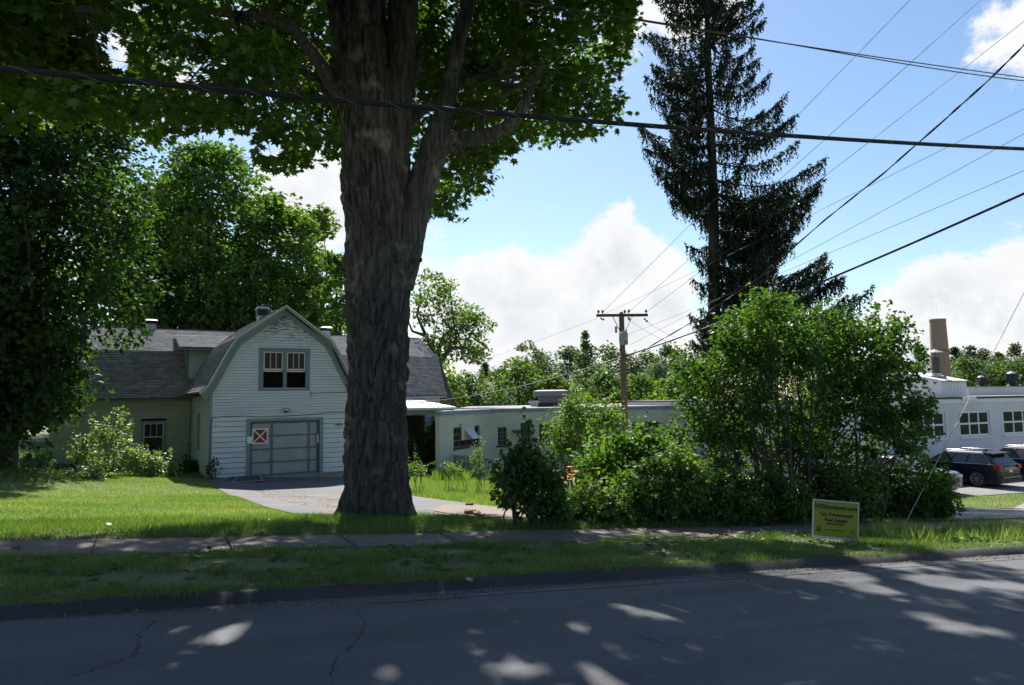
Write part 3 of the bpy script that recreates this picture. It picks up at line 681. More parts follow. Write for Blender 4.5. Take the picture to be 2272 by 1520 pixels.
# roof ventilators
def rvent(u, v, z0, w, h, nm='roof_ventilator'):
    t = empty(nm, (u, v, z0)); t.parent = house
    B('neck', GALV, t, (-w * .42, w * .42, -w * .42, w * .42, -.15, h * .55))
    for k in range(3): B('louvre', BLACKM, t, (-w * .5, w * .5, -w * .5, w * .5, h * (.56 + k * .12), h * (.56 + k * .12) + h * .08))
    mb = MB(); a, b = w * .58, w * .40
    mb.hexa([(-a, -a, h * .92), (a, -a, h * .92), (a, a, h * .92), (-a, a, h * .92), (-b, -b, h * 1.06), (b, -b, h * 1.06), (b, b, h * 1.06), (-b, b, h * 1.06)]); mb.build('cap', GALV, t)
rvent(-1.75, 10.45, 7.5, .56, .50); rvent(8.15, 10.45, 7.5, .6, .50); 
rvent(3.02, 4.2, 7.25, .58, .95, 'flue_ventilator')
# cables stapled along the front, number plaque, floodlight
WIREM = mat('cable_black', (0.02, 0.02, 0.022), .6)
MB().tube([(.04, -.06, .4), (.06, -.06, 2.4), (.14, -.06, 2.62), (.5, -.07, 2.66), (1.4, -.07, 2.66), (2.0, -.07, 2.60), (3.1, -.07, 2.60), (4.2, -.07, 2.65), (5.2, -.07, 2.72), (6.3, -.07, 2.74)], .012, 6).build('cable', WIREM, house)
MB().tube([(4.40, -.05, 3.86), (4.44, -.06, 3.62), (4.42, -.06, 3.48)], .01, 5).tube([(4.43, -.06, 3.66), (4.9, -.06, 3.68), (6.3, -.06, 3.72)], .011, 6).build('cable', WIREM, house)
fl = empty('floodlight', (3.28, -.05, 2.86)); tag(fl, 'small black floodlight fixed above the garage door', 'floodlight'); fl.location = P0 + HU * 3.28 - HV * .05 + np.array([0, 0, 2.86]); fl.rotation_euler = (0, 0, HROT)
mb = MB(); mb.hexa([(-.13, -.16, -.02), (.13, -.16, -.02), (.10, -.04, -.05), (-.10, -.04, -.05), (-.13, -.20, .12), (.13, -.20, .12), (.10, -.06, .12), (-.10, -.06, .12)]); mb.build('housing', BLACKM, fl)
mb = MB(); mb.hexa([(-.10, -.172, .0), (.10, -.172, .0), (.10, -.16, .0), (-.10, -.16, .0), (-.10, -.206, .10), (.10, -.206, .10), (.10, -.19, .10), (-.10, -.19, .10)]); mb.build('lens', mat('lamp_lens', (.6, .58, .5), .3), fl)
B('bracket', BLACKM, fl, (-.05, .05, -.05, .03, -.09, -.03))
def text_mesh(s, size, depth=0.002, align='CENTER', bold=0.0, xs=1.0, shear=0.0):
    c = bpy.data.curves.new('t', 'FONT'); c.body = s; c.size = size; c.align_x = align; c.extrude = depth; c.offset = bold; c.shear = shear; c.resolution_u = 3
    o = bpy.data.objects.new('t', c); col.objects.link(o); dg = bpy.context.evaluated_depsgraph_get()
    me = bpy.data.meshes.new_from_object(o.evaluated_get(dg)); bpy.data.objects.remove(o)
    # stand the text up: x stays, y becomes z, facing -y
    for v in me.vertices: v.co = (v.co.x * xs, -v.co.z, v.co.y)
    return me
def hset(o, u, v, w): o.location = P0 + HU * u + HV * v + np.array([0, 0, w]); o.rotation_euler = (0, 0, HROT); return o
pq = hset(empty('house_number_plaque'), 5.60, -.045, 2.08); tag(pq, 'small pale plaque with house number 9551 beside the garage door', 'plaque')
B('plate', mat('pale_plate', (.36, .36, .36), .5), pq, (0, .42, -.012, .0, 0, .14))
me = text_mesh('9551', .135, .002, 'CENTER', .004, 1.15, .3); o = link('digits', me, mat('black_print', (.012, .012, .012), .6), pq); o.location = (.21, -.0155, .022)
qu = hset(empty('barn_quilt_board'), 1.81, .055, 1.37); tag(qu, 'square red board with white border and white cross on the garage door', 'board')
QW = .71
B('board', mat('barn_red', (.20, .018, .022), .55, var=.1), qu, (0, QW, -.02, .02, 0, QW))
WPT = mat('white_board_paint', (.72, .70, .64), .6)
B('border', WPT, qu, (0, .06, -.034, -.0205, 0, QW), (QW - .06, QW, -.034, -.0205, 0, QW), (.06, QW - .06, -.034, -.0205, 0, .06), (.06, QW - .06, -.034, -.0205, QW - .06, QW))
mb = MB(); k = .035
mb.prism([(.06, .06), (.06 + k, .06), (QW - .06, QW - .06 - k), (QW - .06, QW - .06), (QW - .06 - k, QW - .06), (.06, .06 + k)], -.032, -.0205, 'y'); mb.build('diagonal', WPT, qu)
mb = MB(); mb.prism([(QW - .06, .06), (QW - .06, .06 + k), (.06 + k, QW - .06), (.06, QW - .06), (.06, QW - .06 - k), (QW - .06 - k, .06)], -.0305, -.0200, 'y'); mb.build('diagonal', WPT, qu)
nt_ = hset(empty('paper_notice'), 1.585, -.06, 1.40); tag(nt_, 'white paper notice taped to the left garage door casing', 'notice')
mb = MB(); mb.hexa([(0, -.004, .02), (.2, -.02, .0), (.2, -.017, .0), (0, .0, .02), (0, -.004, .33), (.205, -.016, .33), (.205, -.013, .33), (0, .0, .33)]); mb.build('sheet', mat('paper', (.70, .72, .76), .8), nt_)
# old window screen lying on the drive before the garage
g1 = G(470, 1074); g2 = G(590, 1060); c = G(530, 1067)
sc_ = empty('window_screen', (c[0], c[1], c[2] + .05), HROT, label='old window screen frame lying on the driveway by the garage', cat='screen')
mb = MB(); a, b = .75, 1.15
for p, q in (((-1.1, -b), (.75, -b)), ((.75, -b), (1.05, b)), ((1.05, b), (-.2, b)), ((-.2, b), (-1.1, -b)), ((-.45, -b), (.15, b))): mb.bar((p[0], p[1], .02), (q[0], q[1], .02), .045, .03)
mb.build('frame', mat('weathered_frame', (.30, .29, .26), .8), sc_)
MB().quad((-1.08, -b + .02, .018), (.74, -b + .02, .018), (1.03, b - .02, .018), (-.2, b - .02, .018)).build('mesh', mat('screen_mesh', (.05, .05, .05), .8), sc_)

# porch on the right: white ribbed metal roof, posts, rail wall
def porch():
    pt = empty('porch', (0, 0, 0)); pt.parent = house
    u0, u1, v0, v1, ze, zr = 6.6, 13.49, 2.6, 6.42, 2.82, 3.42
    METR = mat('white_ribbed_roofing', (.74, .74, .73), .45, var=.06, scale=2)
    mb = MB(); t = .03
    mb.hexa([(u0, v0, ze), (u1, v0, ze), (u1 - 1.4, v1, zr), (u0, v1, zr), (u0, v0, ze + t), (u1, v0, ze + t), (u1 - 1.4, v1, zr + t), (u0, v1, zr + t)])
    mb.add([(u1, v0, ze + t), (u1, v1, ze + t), (u1 - 1.4, v1, zr + t)], [(0, 1, 2)])
    rf = mb.build('metal_roof', METR, pt)
    x = u0 + .1
    while x < u1 - .02:
        f = min(1.0, (u1 - x) / 1.4)
        mb = MB(); mb.bar((x, v0 - .005, ze + t + .012), (x, v0 + (v1 - v0) * f, ze + (zr - ze) * f + t + .012), .035, .03); mb.build('rib', METR, pt); x += .30
    B('gutter', mat('pale_gutter', (.55, .57, .52), .55, var=.1), pt, (u0, u1 + .05, v0 - .12, v0 - .005, ze - .10, ze - .01))
    B('beam', TRIMD, pt, (u0, u1 - .1, v0 + .06, v0 + .22, ze - .36, ze - .06), (u1 - .24, u1 - .1, v0 + .22, v1, ze - .36, ze - .06))
    POSTM = mat('slate_post_paint', (.10, .15, .16), .6, var=.1)
    for x in (u1 - .62, 9.6, 6.9): B('post', POSTM, pt, (x, x + .26, v0 + .03, v0 + .26, -1.2, ze - .36))
    B('downpipe', MATS['pale_gutter'], pt, (u1 - .08, u1 - .01, v0 - .10, v0 - .03, .6, ze - .3), (u1 - .30, u1 - .01, v0 - .1, v0 - .03, ze - .3, ze - .2))
    B('floor', MATS['old_concrete'], pt, (u0, u1 - .1, v0 + .05, v1, -1.2, -.62))
    B('back_wall', mat('porch_wall_paint', (.50, .52, .46), .7, var=.1), pt, (u0, MRT, v1 - .05, v1 - .01, -1.0, 1.02))
    B('door', mat('porch_shade_dark', (.02, .022, .02), .5), pt, (10.5, 13.2, v1 - .075, v1 - .04, -.62, 2.3)); B('door_frame', WHITE, pt, (10.38, 10.5, v1 - .08, v1 - .04, -.62, 2.4), (13.2, 13.32, v1 - .08, v1 - .04, -.62, 2.4))  # door widened and near-black: the porch's shade put into its colour
porch()
# ------------------------------------------------------------------ the factory
STUCCO = mat('pale_green_stucco', (0.38, 0.42, 0.35), 0.85, color2=(0.48, 0.51, 0.43), scale=.8, bump=.15, bscale=20)
STUCW = mat('white_painted_block', (0.52, 0.525, 0.545), 0.8, color2=(0.62, 0.62, 0.635), scale=.7, bump=.15, bscale=14)
BLUEF = mat('blue_fascia_paint', (.16, .22, .30), .6, var=.15, scale=2)
TARR = mat('tar_roofing', (.16, .145, .14), .9, color2=(.30, .28, .27), scale=1.2)
STEEL = mat('window_steel', (.12, .14, .14), .6)
FWHITE = mat('white_window_frame', (.68, .69, .70), .55)
def wall_with_holes(parent, m, L, z0, z1, holes, th=.25, name='wall'):
    """wall along local x from 0 to L, outer face at y=0, holes = (x0,x1,z0,z1)"""
    xs = sorted({0, L} | {h[0] for h in holes} | {h[1] for h in holes}); mb = MB()
    for a, b in zip(xs[:-1], xs[1:]):
        cs = sorted([(h[2], h[3]) for h in holes if h[0] <= a + 1e-6 and h[1] >= b - 1e-6]); z = z0
        for c in cs: mb.box(a, b, 0, th, z, c[0]); z = c[1]
        mb.box(a, b, 0, th, z, z1)
    return mb.build(name, m, parent)
def frame_of(A, Bp):
    """origin at A, local x towards B"""
    d = Bp - A; return math.atan2(d[1], d[0]), math.hypot(d[0], d[1])
def grid_window(parent, x0, x1, z0, z1, nx_, nz_, m, y=.08, bar=.05, outer=.07, sill=None, panemat=None):
    w = empty('window', (x0, y, z0)); w.parent = parent; W, H = x1 - x0, z1 - z0
    B('frame', m, w, (0, outer, 0, .06, 0, H), (W - outer, W, 0, .06, 0, H), (outer, W - outer, 0, .06, 0, outer), (outer, W - outer, 0, .06, H - outer, H))
    for i in range(1, nx_): x = outer + (W - 2 * outer) * i / nx_; B('mullion', m, w, (x - bar / 2, x + bar / 2, .004, .055, outer, H - outer))
    for j in range(1, nz_):
        z = outer + (H - 2 * outer) * j / nz_
        for i in range(nx_):
            a = outer + (W - 2 * outer) * i / nx_ + (bar / 2 if i else 0); b = outer + (W - 2 * outer) * (i + 1) / nx_ - (bar / 2 if i < nx_ - 1 else 0)
            B('bar', m, w, (a, b, .008, .05, z - bar / 2, z + bar / 2))
    for i in range(nx_):
        for j in range(nz_):
            B('pane', panemat or PANE, w, (outer + (W - 2 * outer) * i / nx_, outer + (W - 2 * outer) * (i + 1) / nx_, .025, .031, outer + (H - 2 * outer) * j / nz_, outer + (H - 2 * outer) * (j + 1) / nz_))
    if sill is not None: B('sill', sill, w, (-.06, W + .06, -y - .06, .0, -.10, 0))
    return w
# middle: two pale green walls meeting at an angle under one flat roof
A_ = D(975, 912, 36.5); Bq = D(1090, 908, 43.0); Cq = D(1610, 900, 47.5)
ZR = 1.06; ZB = -3.6
fac = empty('green_factory', (Bq[0], Bq[1], 0), 0, label='low pale green flat roofed factory building behind the picket fence', cat='factory')
def sub(nm, A, Bp):
    rot, L = frame_of(A, Bp); e = empty(nm, (A[0] - Bq[0], A[1] - Bq[1], 0), rot); e.parent = fac; return e, L
w1, L1 = sub('angled_wall', A_, Bq); w2, L2 = sub('long_wall', Bq, Cq)
def localx(e, A, rot, px, py):
    """distance along a wall at which a line of sight crosses it, and the height there"""
    r = ray(px, py); n = np.array([-math.sin(rot), math.cos(rot), 0]); t = np.dot(A - CAM, n) / np.dot(r, n); p = CAM + r * t
    return (p[0] - A[0]) * math.cos(rot) + (p[1] - A[1]) * math.sin(rot), p[2]
R1, _ = frame_of(A_, Bq); R2, _ = frame_of(Bq, Cq)
def hole(A, rot, p, q): a = localx(None, A, rot, *p); b = localx(None, A, rot, *q); return (a[0], b[0], b[1], a[1])
h1 = hole(A_, R1, (1006, 949), (1065, 986))
H2 = [hole(Bq, R2, p, q) for p, q in (((1104, 948), (1125, 988)), ((1155, 938), (1178, 982)), ((1196, 940), (1222, 983)), ((1402, 937), (1464, 962)))]
wall_with_holes(w1, STUCCO, L1, ZB, ZR - .22, [h1]); wall_with_holes(w2, STUCCO, L2, ZB, ZR - .22, H2)
B('fascia', BLUEF, w1, (-.05, L1 - .05, -.10, .22, ZR - .218, ZR)); B('fascia', BLUEF, w2, (-.02, L2, -.06, .22, ZR - .219, ZR - .003))
g = grid_window(w1, *h1, 4, 3, STEEL, sill=None); B('sill', mat('dark_sill', (.05, .045, .045), .8), w1, (h1[0] - .05, h1[1] + .1, -.06, .08, h1[2] - .10, h1[2]))
x0 = h1[0] + (h1[1] - h1[0]) * .28; hh = h1[3] - h1[2]
fan = empty('exhaust_hood', (x0, -.02, h1[2] + hh * .38)); fan.parent = w1; fw = (h1[1] - h1[0]) * .42
B('panel', mat('panel_cream', (.50, .49, .42), .7), fan, (0, fw * 1.15, -.02, .05, -.05, hh * .62))
mb = MB(); mb.prism([(0, hh * .5), (-.55, hh * .02), (-.50, 0), (0, .08)], fw * .25, fw * .95, 'x'); mb.build('hood', GALV, fan)
for k, h in enumerate(H2):
    grid_window(w2, *h, 3 if k == 0 else 4, 4, STEEL, y=.12); B('sill', MATS['dark_sill'], w2, (h[0] - .1, h[1] + .1, -.07, .1, h[2] - .12, h[2]))
h = H2[1]
vt = empty('open_vent', (h[0], -.02, h[2] + .4 * (h[3] - h[2]))); vt.parent = w2
mb = MB(); mb.hexa([(-.6, -.9, .15), (h[1] - h[0], -.9, .15), (h[1] - h[0], -.02, .25), (-.6, -.02, .25), (-.6, -.9, .20), (h[1] - h[0], -.9, .20), (h[1] - h[0], -.02, .30), (-.6, -.02, .30)]); mb.bar((-.5, -.85, .15), (0.1, 0, -.5), .05); mb.build('vent_sash', BLACKM, vt)
def flatroof(parent, pts, z, m, nm='roof'):
    mb = MB(); n = len(pts); V = [(p[0], p[1], z - .12) for p in pts] + [(p[0], p[1], z) for p in pts]
    mb.add(V, [tuple(range(n)), tuple(reversed(range(n, 2 * n)))] + [(i, (i + 1) % n, (i + 1) % n + n, i + n) for i in range(n)]); return mb.build(nm, m, parent)
vw = np.array([math.sin(-YAW), math.cos(-YAW)]); off = lambda p, d: (p[0] - Bq[0] + vw[0] * d, p[1] - Bq[1] + vw[1] * d)
flatroof(fac, [off(A_, .25), off(Bq, .15), off(Cq, .15), off(Cq, 24), off(A_, 24)], ZR + .015, TARR)
wall_back = MB()
for P, Q in ((off(Cq, .3), off(Cq, 24)), (off(Cq, 24), off(A_, 24)), (off(A_, 24), off(A_, .4))): wall_back.bar((P[0], P[1], (ZB + ZR) / 2 - .1), (Q[0], Q[1], (ZB + ZR) / 2 - .1), .2, ZR - ZB - .25)
wall_back.build('rear_walls', STUCCO, fac)
def up_one(e):
    """hang a wall's window straight on the building, where it already stands"""
    p = e.parent; a = p.rotation_euler[2]; x, y, z = e.location; e.location = (p.location[0] + math.cos(a) * x - math.sin(a) * y, p.location[1] + math.sin(a) * x + math.cos(a) * y, p.location[2] + z); e.rotation_euler = (0, 0, a); e.parent = fac
for e in list(w1.children) + list(w2.children):
    if e.type == 'EMPTY': up_one(e)
def roofbox():
    c = D(1222, 900, 49.5); t = empty('rooftop_exhaust_vent', (c[0], c[1], ZR + .02), -.42 + .0, label='dark blue grey metal exhaust hood on the green factory roof', cat='vent')
    SL = mat('slate_metal', (.16, .17, .21), .5, var=.1); 
    B('curb', BLACKM, t, (-.92, .92, -.7, .7, 0, .28)); B('duct', SL, t, (-.84, .84, -.62, .62, .28, .82)); B('hood', SL, t, (-1.25, 1.25, -1.0, 1.0, .78, 1.12))
    mb = MB(); mb.hexa([(-1.25, -1, 1.12), (1.25, -1, 1.12), (1.25, 1, 1.12), (-1.25, 1, 1.12), (-.9, -.7, 1.2), (.9, -.7, 1.2), (.9, .7, 1.2), (-.9, .7, 1.2)]); mb.build('cap', BLACKM, t)
    c = D(1186, 899, 52); t = empty('roof_vent_cap', (c[0], c[1], ZR + .02), 0, label='small galvanised square vent cap left of the dark exhaust hood', cat='vent')
    B('neck', GALV, t, (-.22, .22, -.22, .22, 0, .25)); B('cap', GALV, t, (-.36, .36, -.36, .36, .22, .42))
roofbox()
# right: the white block with triple windows
Yw = 25.6; ZW = 1.44
def wx(px, py): r = ray(px, py); t = Yw / r[1]; p = CAM + r * t; return p[0], p[2]
X0 = wx(1850, 880)[0]; X1 = X0 + 34
wf = empty('white_factory', (X0, Yw, 0), 0, label='white painted block factory with rows of triple windows behind the parked cars', cat='factory')
HW = []
for (pl, pr_, pt, pb) in ((1925, 1988, 920, 976), (2024, 2100, 915, 971), (2127, 2199, 912, 968), (2224, 2298, 908, 964), (2335, 2405, 905, 960)):
    a = wx(pl, pt); b = wx(pr_, pb); HW.append((a[0] - X0, b[0] - X0, -.82, .62))
wall_with_holes(wf, STUCW, X1 - X0, -3.2, ZW - .14, HW)
for h in HW: grid_window(wf, *h, 3, 2, FWHITE, y=.05, bar=.10, outer=.12, sill=FWHITE)
def curtain(h, k0, k1, top=True):
    W = (h[1] - h[0]) / 3; mb = MB(); n = 14; x0 = h[0] + W * k0 + .14; x1 = h[0] + W * k1 - .05
    P = [(x0 + (x1 - x0) * i / n, .16 + .03 * math.sin(i * 2.1)) for i in range(n + 1)]
    za, zb = (-.05, .5) if top else (-.7, .5)
    mb.add([(x, y, za) for x, y in P] + [(x, y, zb) for x, y in P], [(i, i + 1, i + n + 2, i + n + 1) for i in range(n)]); mb.build('curtain', mat('faded_curtain', (.45, .43, .40), .9, var=.2, scale=5), wf)
B('coping', mat('dark_coping', (.03, .026, .028), .6), wf, (-.1, X1 - X0, -.10, .30, ZW - .138, ZW - .02)); B('trim_band', FWHITE, wf, (-.05, X1 - X0, -.05, -.002, ZW - .36, ZW - .14))
B('coping_patch', FWHITE, wf, (HW[2][0] + .2, HW[2][0] + 1.4, -.13, -.101, ZW - .22, ZW - .02))
flatroof(wf, [(0, .3), (X1 - X0, .3), (X1 - X0, 20), (0, 20)], ZW - .03, TARR)
B('rear_walls', STUCW, wf, (0, .25, .3, 20, -3.2, ZW - .16), (X1 - X0 - .25, X1 - X0, .3, 20, -3.2, ZW - .16), (.25, X1 - X0 - .25, 19.7, 20, -3.2, ZW - .16))
B('inner_wall', mat('dim_interior', (.10, .09, .085), .9), wf, (.3, X1 - X0 - .3, 6, 6.1, -3.2, ZW - .2))
# boiler penthouse with its stack
def penthouse():
    c = D(2118, 876, 42); t = empty('metal_penthouse', (c[0], c[1], ZW - .02), math.radians(4), label='white ribbed metal penthouse with rusty eaves on the white factory roof', cat='penthouse')
    WM = mat('white_ribbed_siding', (.62, .64, .66), .5, var=.08); mb = MB()
    w, d, hf, hb = 1.3, 2.4, .95, 1.50
    mb.hexa([(-w, 0, 0), (w, 0, 0), (w, d, 0), (-w, d, 0), (-w, 0, hf), (w, 0, hf), (w, d, hb), (-w, d, hb)]); mb.build('walls', WM, t)
    for k in range(11): B('siding_rib', WM, t, (-w + .1 + k * .235, -w + .14 + k * .235, -.025, -.001, .01, hf - .03))
    mb = MB(); mb.hexa([(-w - .06, -.12, hf - .02), (w + .06, -.12, hf - .02), (w + .06, d + .05, hb + .02), (-w - .06, d + .05, hb + .02), (-w - .06, -.12, hf + .03), (w + .06, -.12, hf + .03), (w + .06, d + .05, hb + .07), (-w - .06, d + .05, hb + .07)])
    mb.build('roof', mat('white_sheet_roof', (.72, .73, .73), .45, var=.05), t); B('rusty_eave', mat('rust', (.22, .09, .04), .9, color2=(.5, .45, .4), scale=6), t, (-w - .05, w + .05, -.14, -.121, hf - .05, hf + .02))
    s = empty('flue_stack', (c[0] - .25, c[1] + .9, ZW + 1.16), 0, label='dark round flue with a conical rain cap on the penthouse roof', cat='flue')
    B('base', mat('rusty_base', (.25, .17, .12), .9, var=.3, scale=8), s, (-.42, .42, -.36, .36, -.06, .10))
    MB().cyl((0, 0, .08), .28, .26, .20).build('collar', GALV, s); MB().cyl((0, 0, .26), .24, .24, 1.02).build('pipe', mat('dark_flue', (.045, .04, .045), .6, var=.2), s)
    mb = MB()
    for k in range(4): a = k * math.pi / 2 + .4; mb.bar((.21 * math.cos(a), .21 * math.sin(a), 1.25), (.21 * math.cos(a), .21 * math.sin(a), 1.62), .025)
    mb.build('cap_struts', BLACKM, s); MB().cyl((0, 0, 1.60), .46, .03, .19).build('cone_cap', GALV, s)
penthouse()
def rear_block():
    c = D(2150, 864, 50); x0 = c[0]
    t = empty('raised_roof_block', (x0, c[1], ZW - .03), 0, label='raised white rear roof section behind the penthouse', cat='roof block')
    B('wall', STUCW, t, (0, 26, 0, .2, 0, .62), (0, .2, .2, 9, 0, .62)); B('coping', mat('tan_coping', (.30, .25, .20), .8), t, (-.1, 26, -.08, .25, .62, .68)); flatroof(t, [(0, .2), (26, .2), (26, 12), (0, 12)], .66, mat('grey_roofing', (.30, .29, .30), .9, var=.15))
    MB().cyl((3.3, -2, .0), .10, .10, .75).cyl((3.3, -2, .75), .17, .15, .10).build('vent_pipe', GALV, t)
rear_block()
def turbine(px, py, d, sc, lab):
    c = D(px, py, d); t = empty('roof_turbine_vent', (c[0], c[1], ZW + .62), 0, label=lab, cat='vent', group='dark round ventilators on the white factory roof')
    BM = mat('dark_vent_metal', (.016, .016, .018), .75, var=.2)
    MB().cyl((0, 0, 0), .62 * sc, .36 * sc, .32 * sc).build('flare', BM, t); MB().cyl((0, 0, .3 * sc), .36 * sc, .40 * sc, .42 * sc).build('throat', BM, t)
    dr = MB().cyl((0, 0, .70 * sc), .62 * sc, .62 * sc, .72 * sc, 24).build('drum', BM, t)
    for k in range(4): MB().cyl((0, 0, (.74 + k * .17) * sc), .645 * sc, .645 * sc, .05 * sc, 24).build('band', BM, dr)
    MB().cyl((0, 0, 1.42 * sc), .48 * sc, .10 * sc, .22 * sc).build('dome', GALV, t)
    MB().bar((.95 * sc, 0, 0), (.95 * sc, 0, 1.35 * sc), .07 * sc).build('stay', BM, t)
turbine(2178, 857, 52, .52, 'smaller dark round ventilator next to the white penthouse'); turbine(2246, 853, 50, .66, 'larger dark ribbed ventilator with a pale dome at the right edge')
# brick smokestack
def stack():
    BR = bpy.data.materials.new('smokestack_brick'); BR.use_nodes = True; nt = BR.node_tree; b = nt.nodes['Principled BSDF']; b.inputs['Roughness'].default_value = .9
    tc = nt.nodes.new('ShaderNodeTexCoord'); bt = nt.nodes.new('ShaderNodeTexBrick'); bt.inputs['Scale'].default_value = 1; bt.inputs['Brick Width'].default_value = .24; bt.inputs['Row Height'].default_value = .09
    bt.inputs['Mortar Size'].default_value = .012; bt.inputs['Color1'].default_value = (.25, .155, .11, 1); bt.inputs['Color2'].default_value = (.32, .215, .155, 1); bt.inputs['Mortar'].default_value = (.24, .20, .165, 1)
    sp = nt.nodes.new('ShaderNodeSeparateXYZ'); nt.links.new(tc.outputs['Object'], sp.inputs[0])
    at = nt.nodes.new('ShaderNodeMath'); at.operation = 'ARCTAN2'; nt.links.new(sp.outputs[1], at.inputs[0]); nt.links.new(sp.outputs[0], at.inputs[1])
    cb = nt.nodes.new('ShaderNodeCombineXYZ'); nt.links.new(at.outputs[0], cb.inputs[0]); nt.links.new(sp.outputs[2], cb.inputs[1]); nt.links.new(cb.outputs[0], bt.inputs['Vector']); nt.links.new(bt.outputs[0], b.inputs[0])
    c = D(2090, 860, 86); top = D(2086, 707, 86)[2]; t = empty('brick_smokestack', (c[0], c[1], -3), 0, label='tall tapering brown brick smokestack behind the white factory', cat='smokestack'); h = top + 3
    n = 32; R0, R1_ = 1.28, .90
    mb = MB(); mb.tube([(0, 0, 0), (0, 0, h * .6), (0, 0, h - .25)], [R0, R0 + (R1_ - R0) * .6, R1_ + .01], n, False).build('shaft', BR, t)
    mb = MB(); V = []; 
    for r_, z in ((R1_ + .05, h - .26), (R1_ + .05, h), (R1_ - .22, h), (R1_ - .22, h - 1.5)): V += [(r_ * math.cos(2 * math.pi * k / n), r_ * math.sin(2 * math.pi * k / n), z) for k in range(n)]
    mb.add(V, [(i * n + k, i * n + (k + 1) % n, (i + 1) * n + (k + 1) % n, (i + 1) * n + k) for i in range(3) for k in range(n)]); mb.build('crown_ring', BR, t)
    for a in (.6, 3.3): MB().tube([(R1_ * math.cos(a), R1_ * math.sin(a), h - .1), (R1_ * 1.3 * math.cos(a), R1_ * 1.3 * math.sin(a), h + 2.2)], .006, 5).build('lightning_rod', BLACKM, t)
    MB().cyl((0, 0, h * .70), R0 + (R1_ - R0) * .70 + .02, R0 + (R1_ - R0) * .70 + .018, .35, n).build('iron_band', mat('band_brick', (.25, .12, .08), .9), t)
stack()
# white houses far behind, seen between the trees
def far_house(px, py, d, w, h, lab, rot=.3):
    c = D(px, py, d); t = empty('distant_house', (c[0], c[1], -3.5), rot, label=lab, cat='house', group='white houses far behind the green factory')
    WP = mat('far_white_siding', (.62, .62, .6), .7); B('wall', WP, t, (-w / 2, w / 2, 0, 6, 0, h))
    mb = MB(); mb.prism([(-w / 2 - .3, h), (w / 2 + .3, h), (0, h + w * .42)], -.3, 6.3, 'y'); mb.build('roof', mat('far_roof', (.2, .2, .2), .9), t)
    mb = MB(); mb.prism([(-w / 2 + .1, h), (w / 2 - .1, h), (0, h + w * .34)], -.34, -.302, 'y'); mb.build('gable', WP, t)
    for x in (-w * .25, w * .12): B('window', PANE, t, (x, x + .9, -.03, .02, h * .5, h * .5 + 1.3))
far_house(1110, 890, 92, 7.5, 4.4, 'white gabled house peeping through trees over the green factory roof'); far_house(1000, 900, 88, 8, 4.0, 'white house half hidden in trees right of the porch roof', -.2)

# ------------------------------------------------------------------ picket fence, plank, ivy host
def fence():
    A = G(996, 1046); Bf = G(1165, 1060); A = D(998, 1040, 38.5); Bf = D(1180, 1062, 31.0)
    A[2] = float(gz(A[0], A[1])); Bf[2] = float(gz(Bf[0], Bf[1]))
    rot, L = frame_of(A, Bf); t = empty('picket_fence', (A[0], A[1], A[2]), rot, label='grey green picket fence between porch and shrubs', cat='fence')
    FP = mat('fence_paint', (.16, .24, .20), .75, var=.2, scale=6); FR = mat('fence_rail_wood', (.30, .24, .20), .85, var=.2)
    sl = (Bf[2] - A[2]) / L; n = int(L / .145); me0 = None
    for k in range(n):
        if me0 is None:
            mb = MB(); mb.prism([(-.038, -.02), (.038, -.02), (.038, 1.02), (0, 1.08), (-.038, 1.02)], -.012, .012, 'y'); me0 = mb.mesh('picket')
        o = link('picket', me0, FP, t); o.location = (k * .145, -.03, .06 + sl * k * .145 + rng.normal() * .012); o.rotation_euler = (rng.normal() * .015, rng.normal() * .018, 0)
    for z in (.30, .66, .74):
        mb = MB(); mb.bar((0, 0, z), (L, 0, z + sl * L), .03, .06); mb.build('rail', FP if z > .7 else FR, t)
    for k in range(6): x = L * k / 5; B('post', FP, t, (x - .05, x + .05, .015, .10, -.1 + sl * x, 1.12 + sl * x))
fence()
pk = D(944, 1032, 37.5); pk[2] = float(gz(pk[0], pk[1]))
pl = empty('leaning_plank', (pk[0], pk[1], pk[2]), 0, label='pale blue plank leaning against the shaded porch', cat='plank')
mb = MB(); q = D(917, 986, 39.0) - pk; mb.bar((0, 0, .02), (q[0], q[1], q[2]), .17, .035); mb.build('board', mat('pale_blue_plank', (.42, .52, .64), .7, var=.1), pl)
# ------------------------------------------------------------------ poles, wires
POLEM = mat('pole_wood', (.13, .10, .075), .9, color2=(.20, .155, .115), scale=2.0, stretch=(6, 6, .5), bump=.5, bscale=14)
XARM = mat('crossarm_wood', (.09, .075, .062), .9, var=.25, scale=5)
PORC = mat('porcelain_brown', (.10, .07, .06), .3); PORG = mat('porcelain_grey', (.30, .30, .31), .35)
PD = 32.0; PT = D(1378.5, 692, PD); PBm = D(1389, 1010, PD); PB = np.array([PBm[0], PBm[1], float(gz(PBm[0], PBm[1]))])
CR = RCAM[:, 0] / np.linalg.norm(RCAM[:, 0])
pole = empty('utility_pole', PB, 0, label='brown wooden utility pole with crossarm and grey transformer', cat='utility pole')
loc = lambda p: np.array(p) - PB
ext = lambda z: loc(PBm + (PT - PBm) * ((z + PB[2] - PBm[2]) / (PT[2] - PBm[2])))
Hp = PT[2] - PB[2]
MB().tube([ext(-.1), ext(Hp * .5), ext(Hp - .12), ext(Hp)], [.175, .145, .122, .05], 16).build('shaft', POLEM, pole)
ca = loc(D(1322, 701, PD)); cb_ = loc(D(1436, 700, PD - .3)); ca[2] += 0
fwd = np.array([-vw[0], -vw[1], 0]) * .16
MB().bar(ca + fwd, cb_ + fwd, .10, .125).build('crossarm', XARM, pole)
mid = ext(Hp - 1.15)
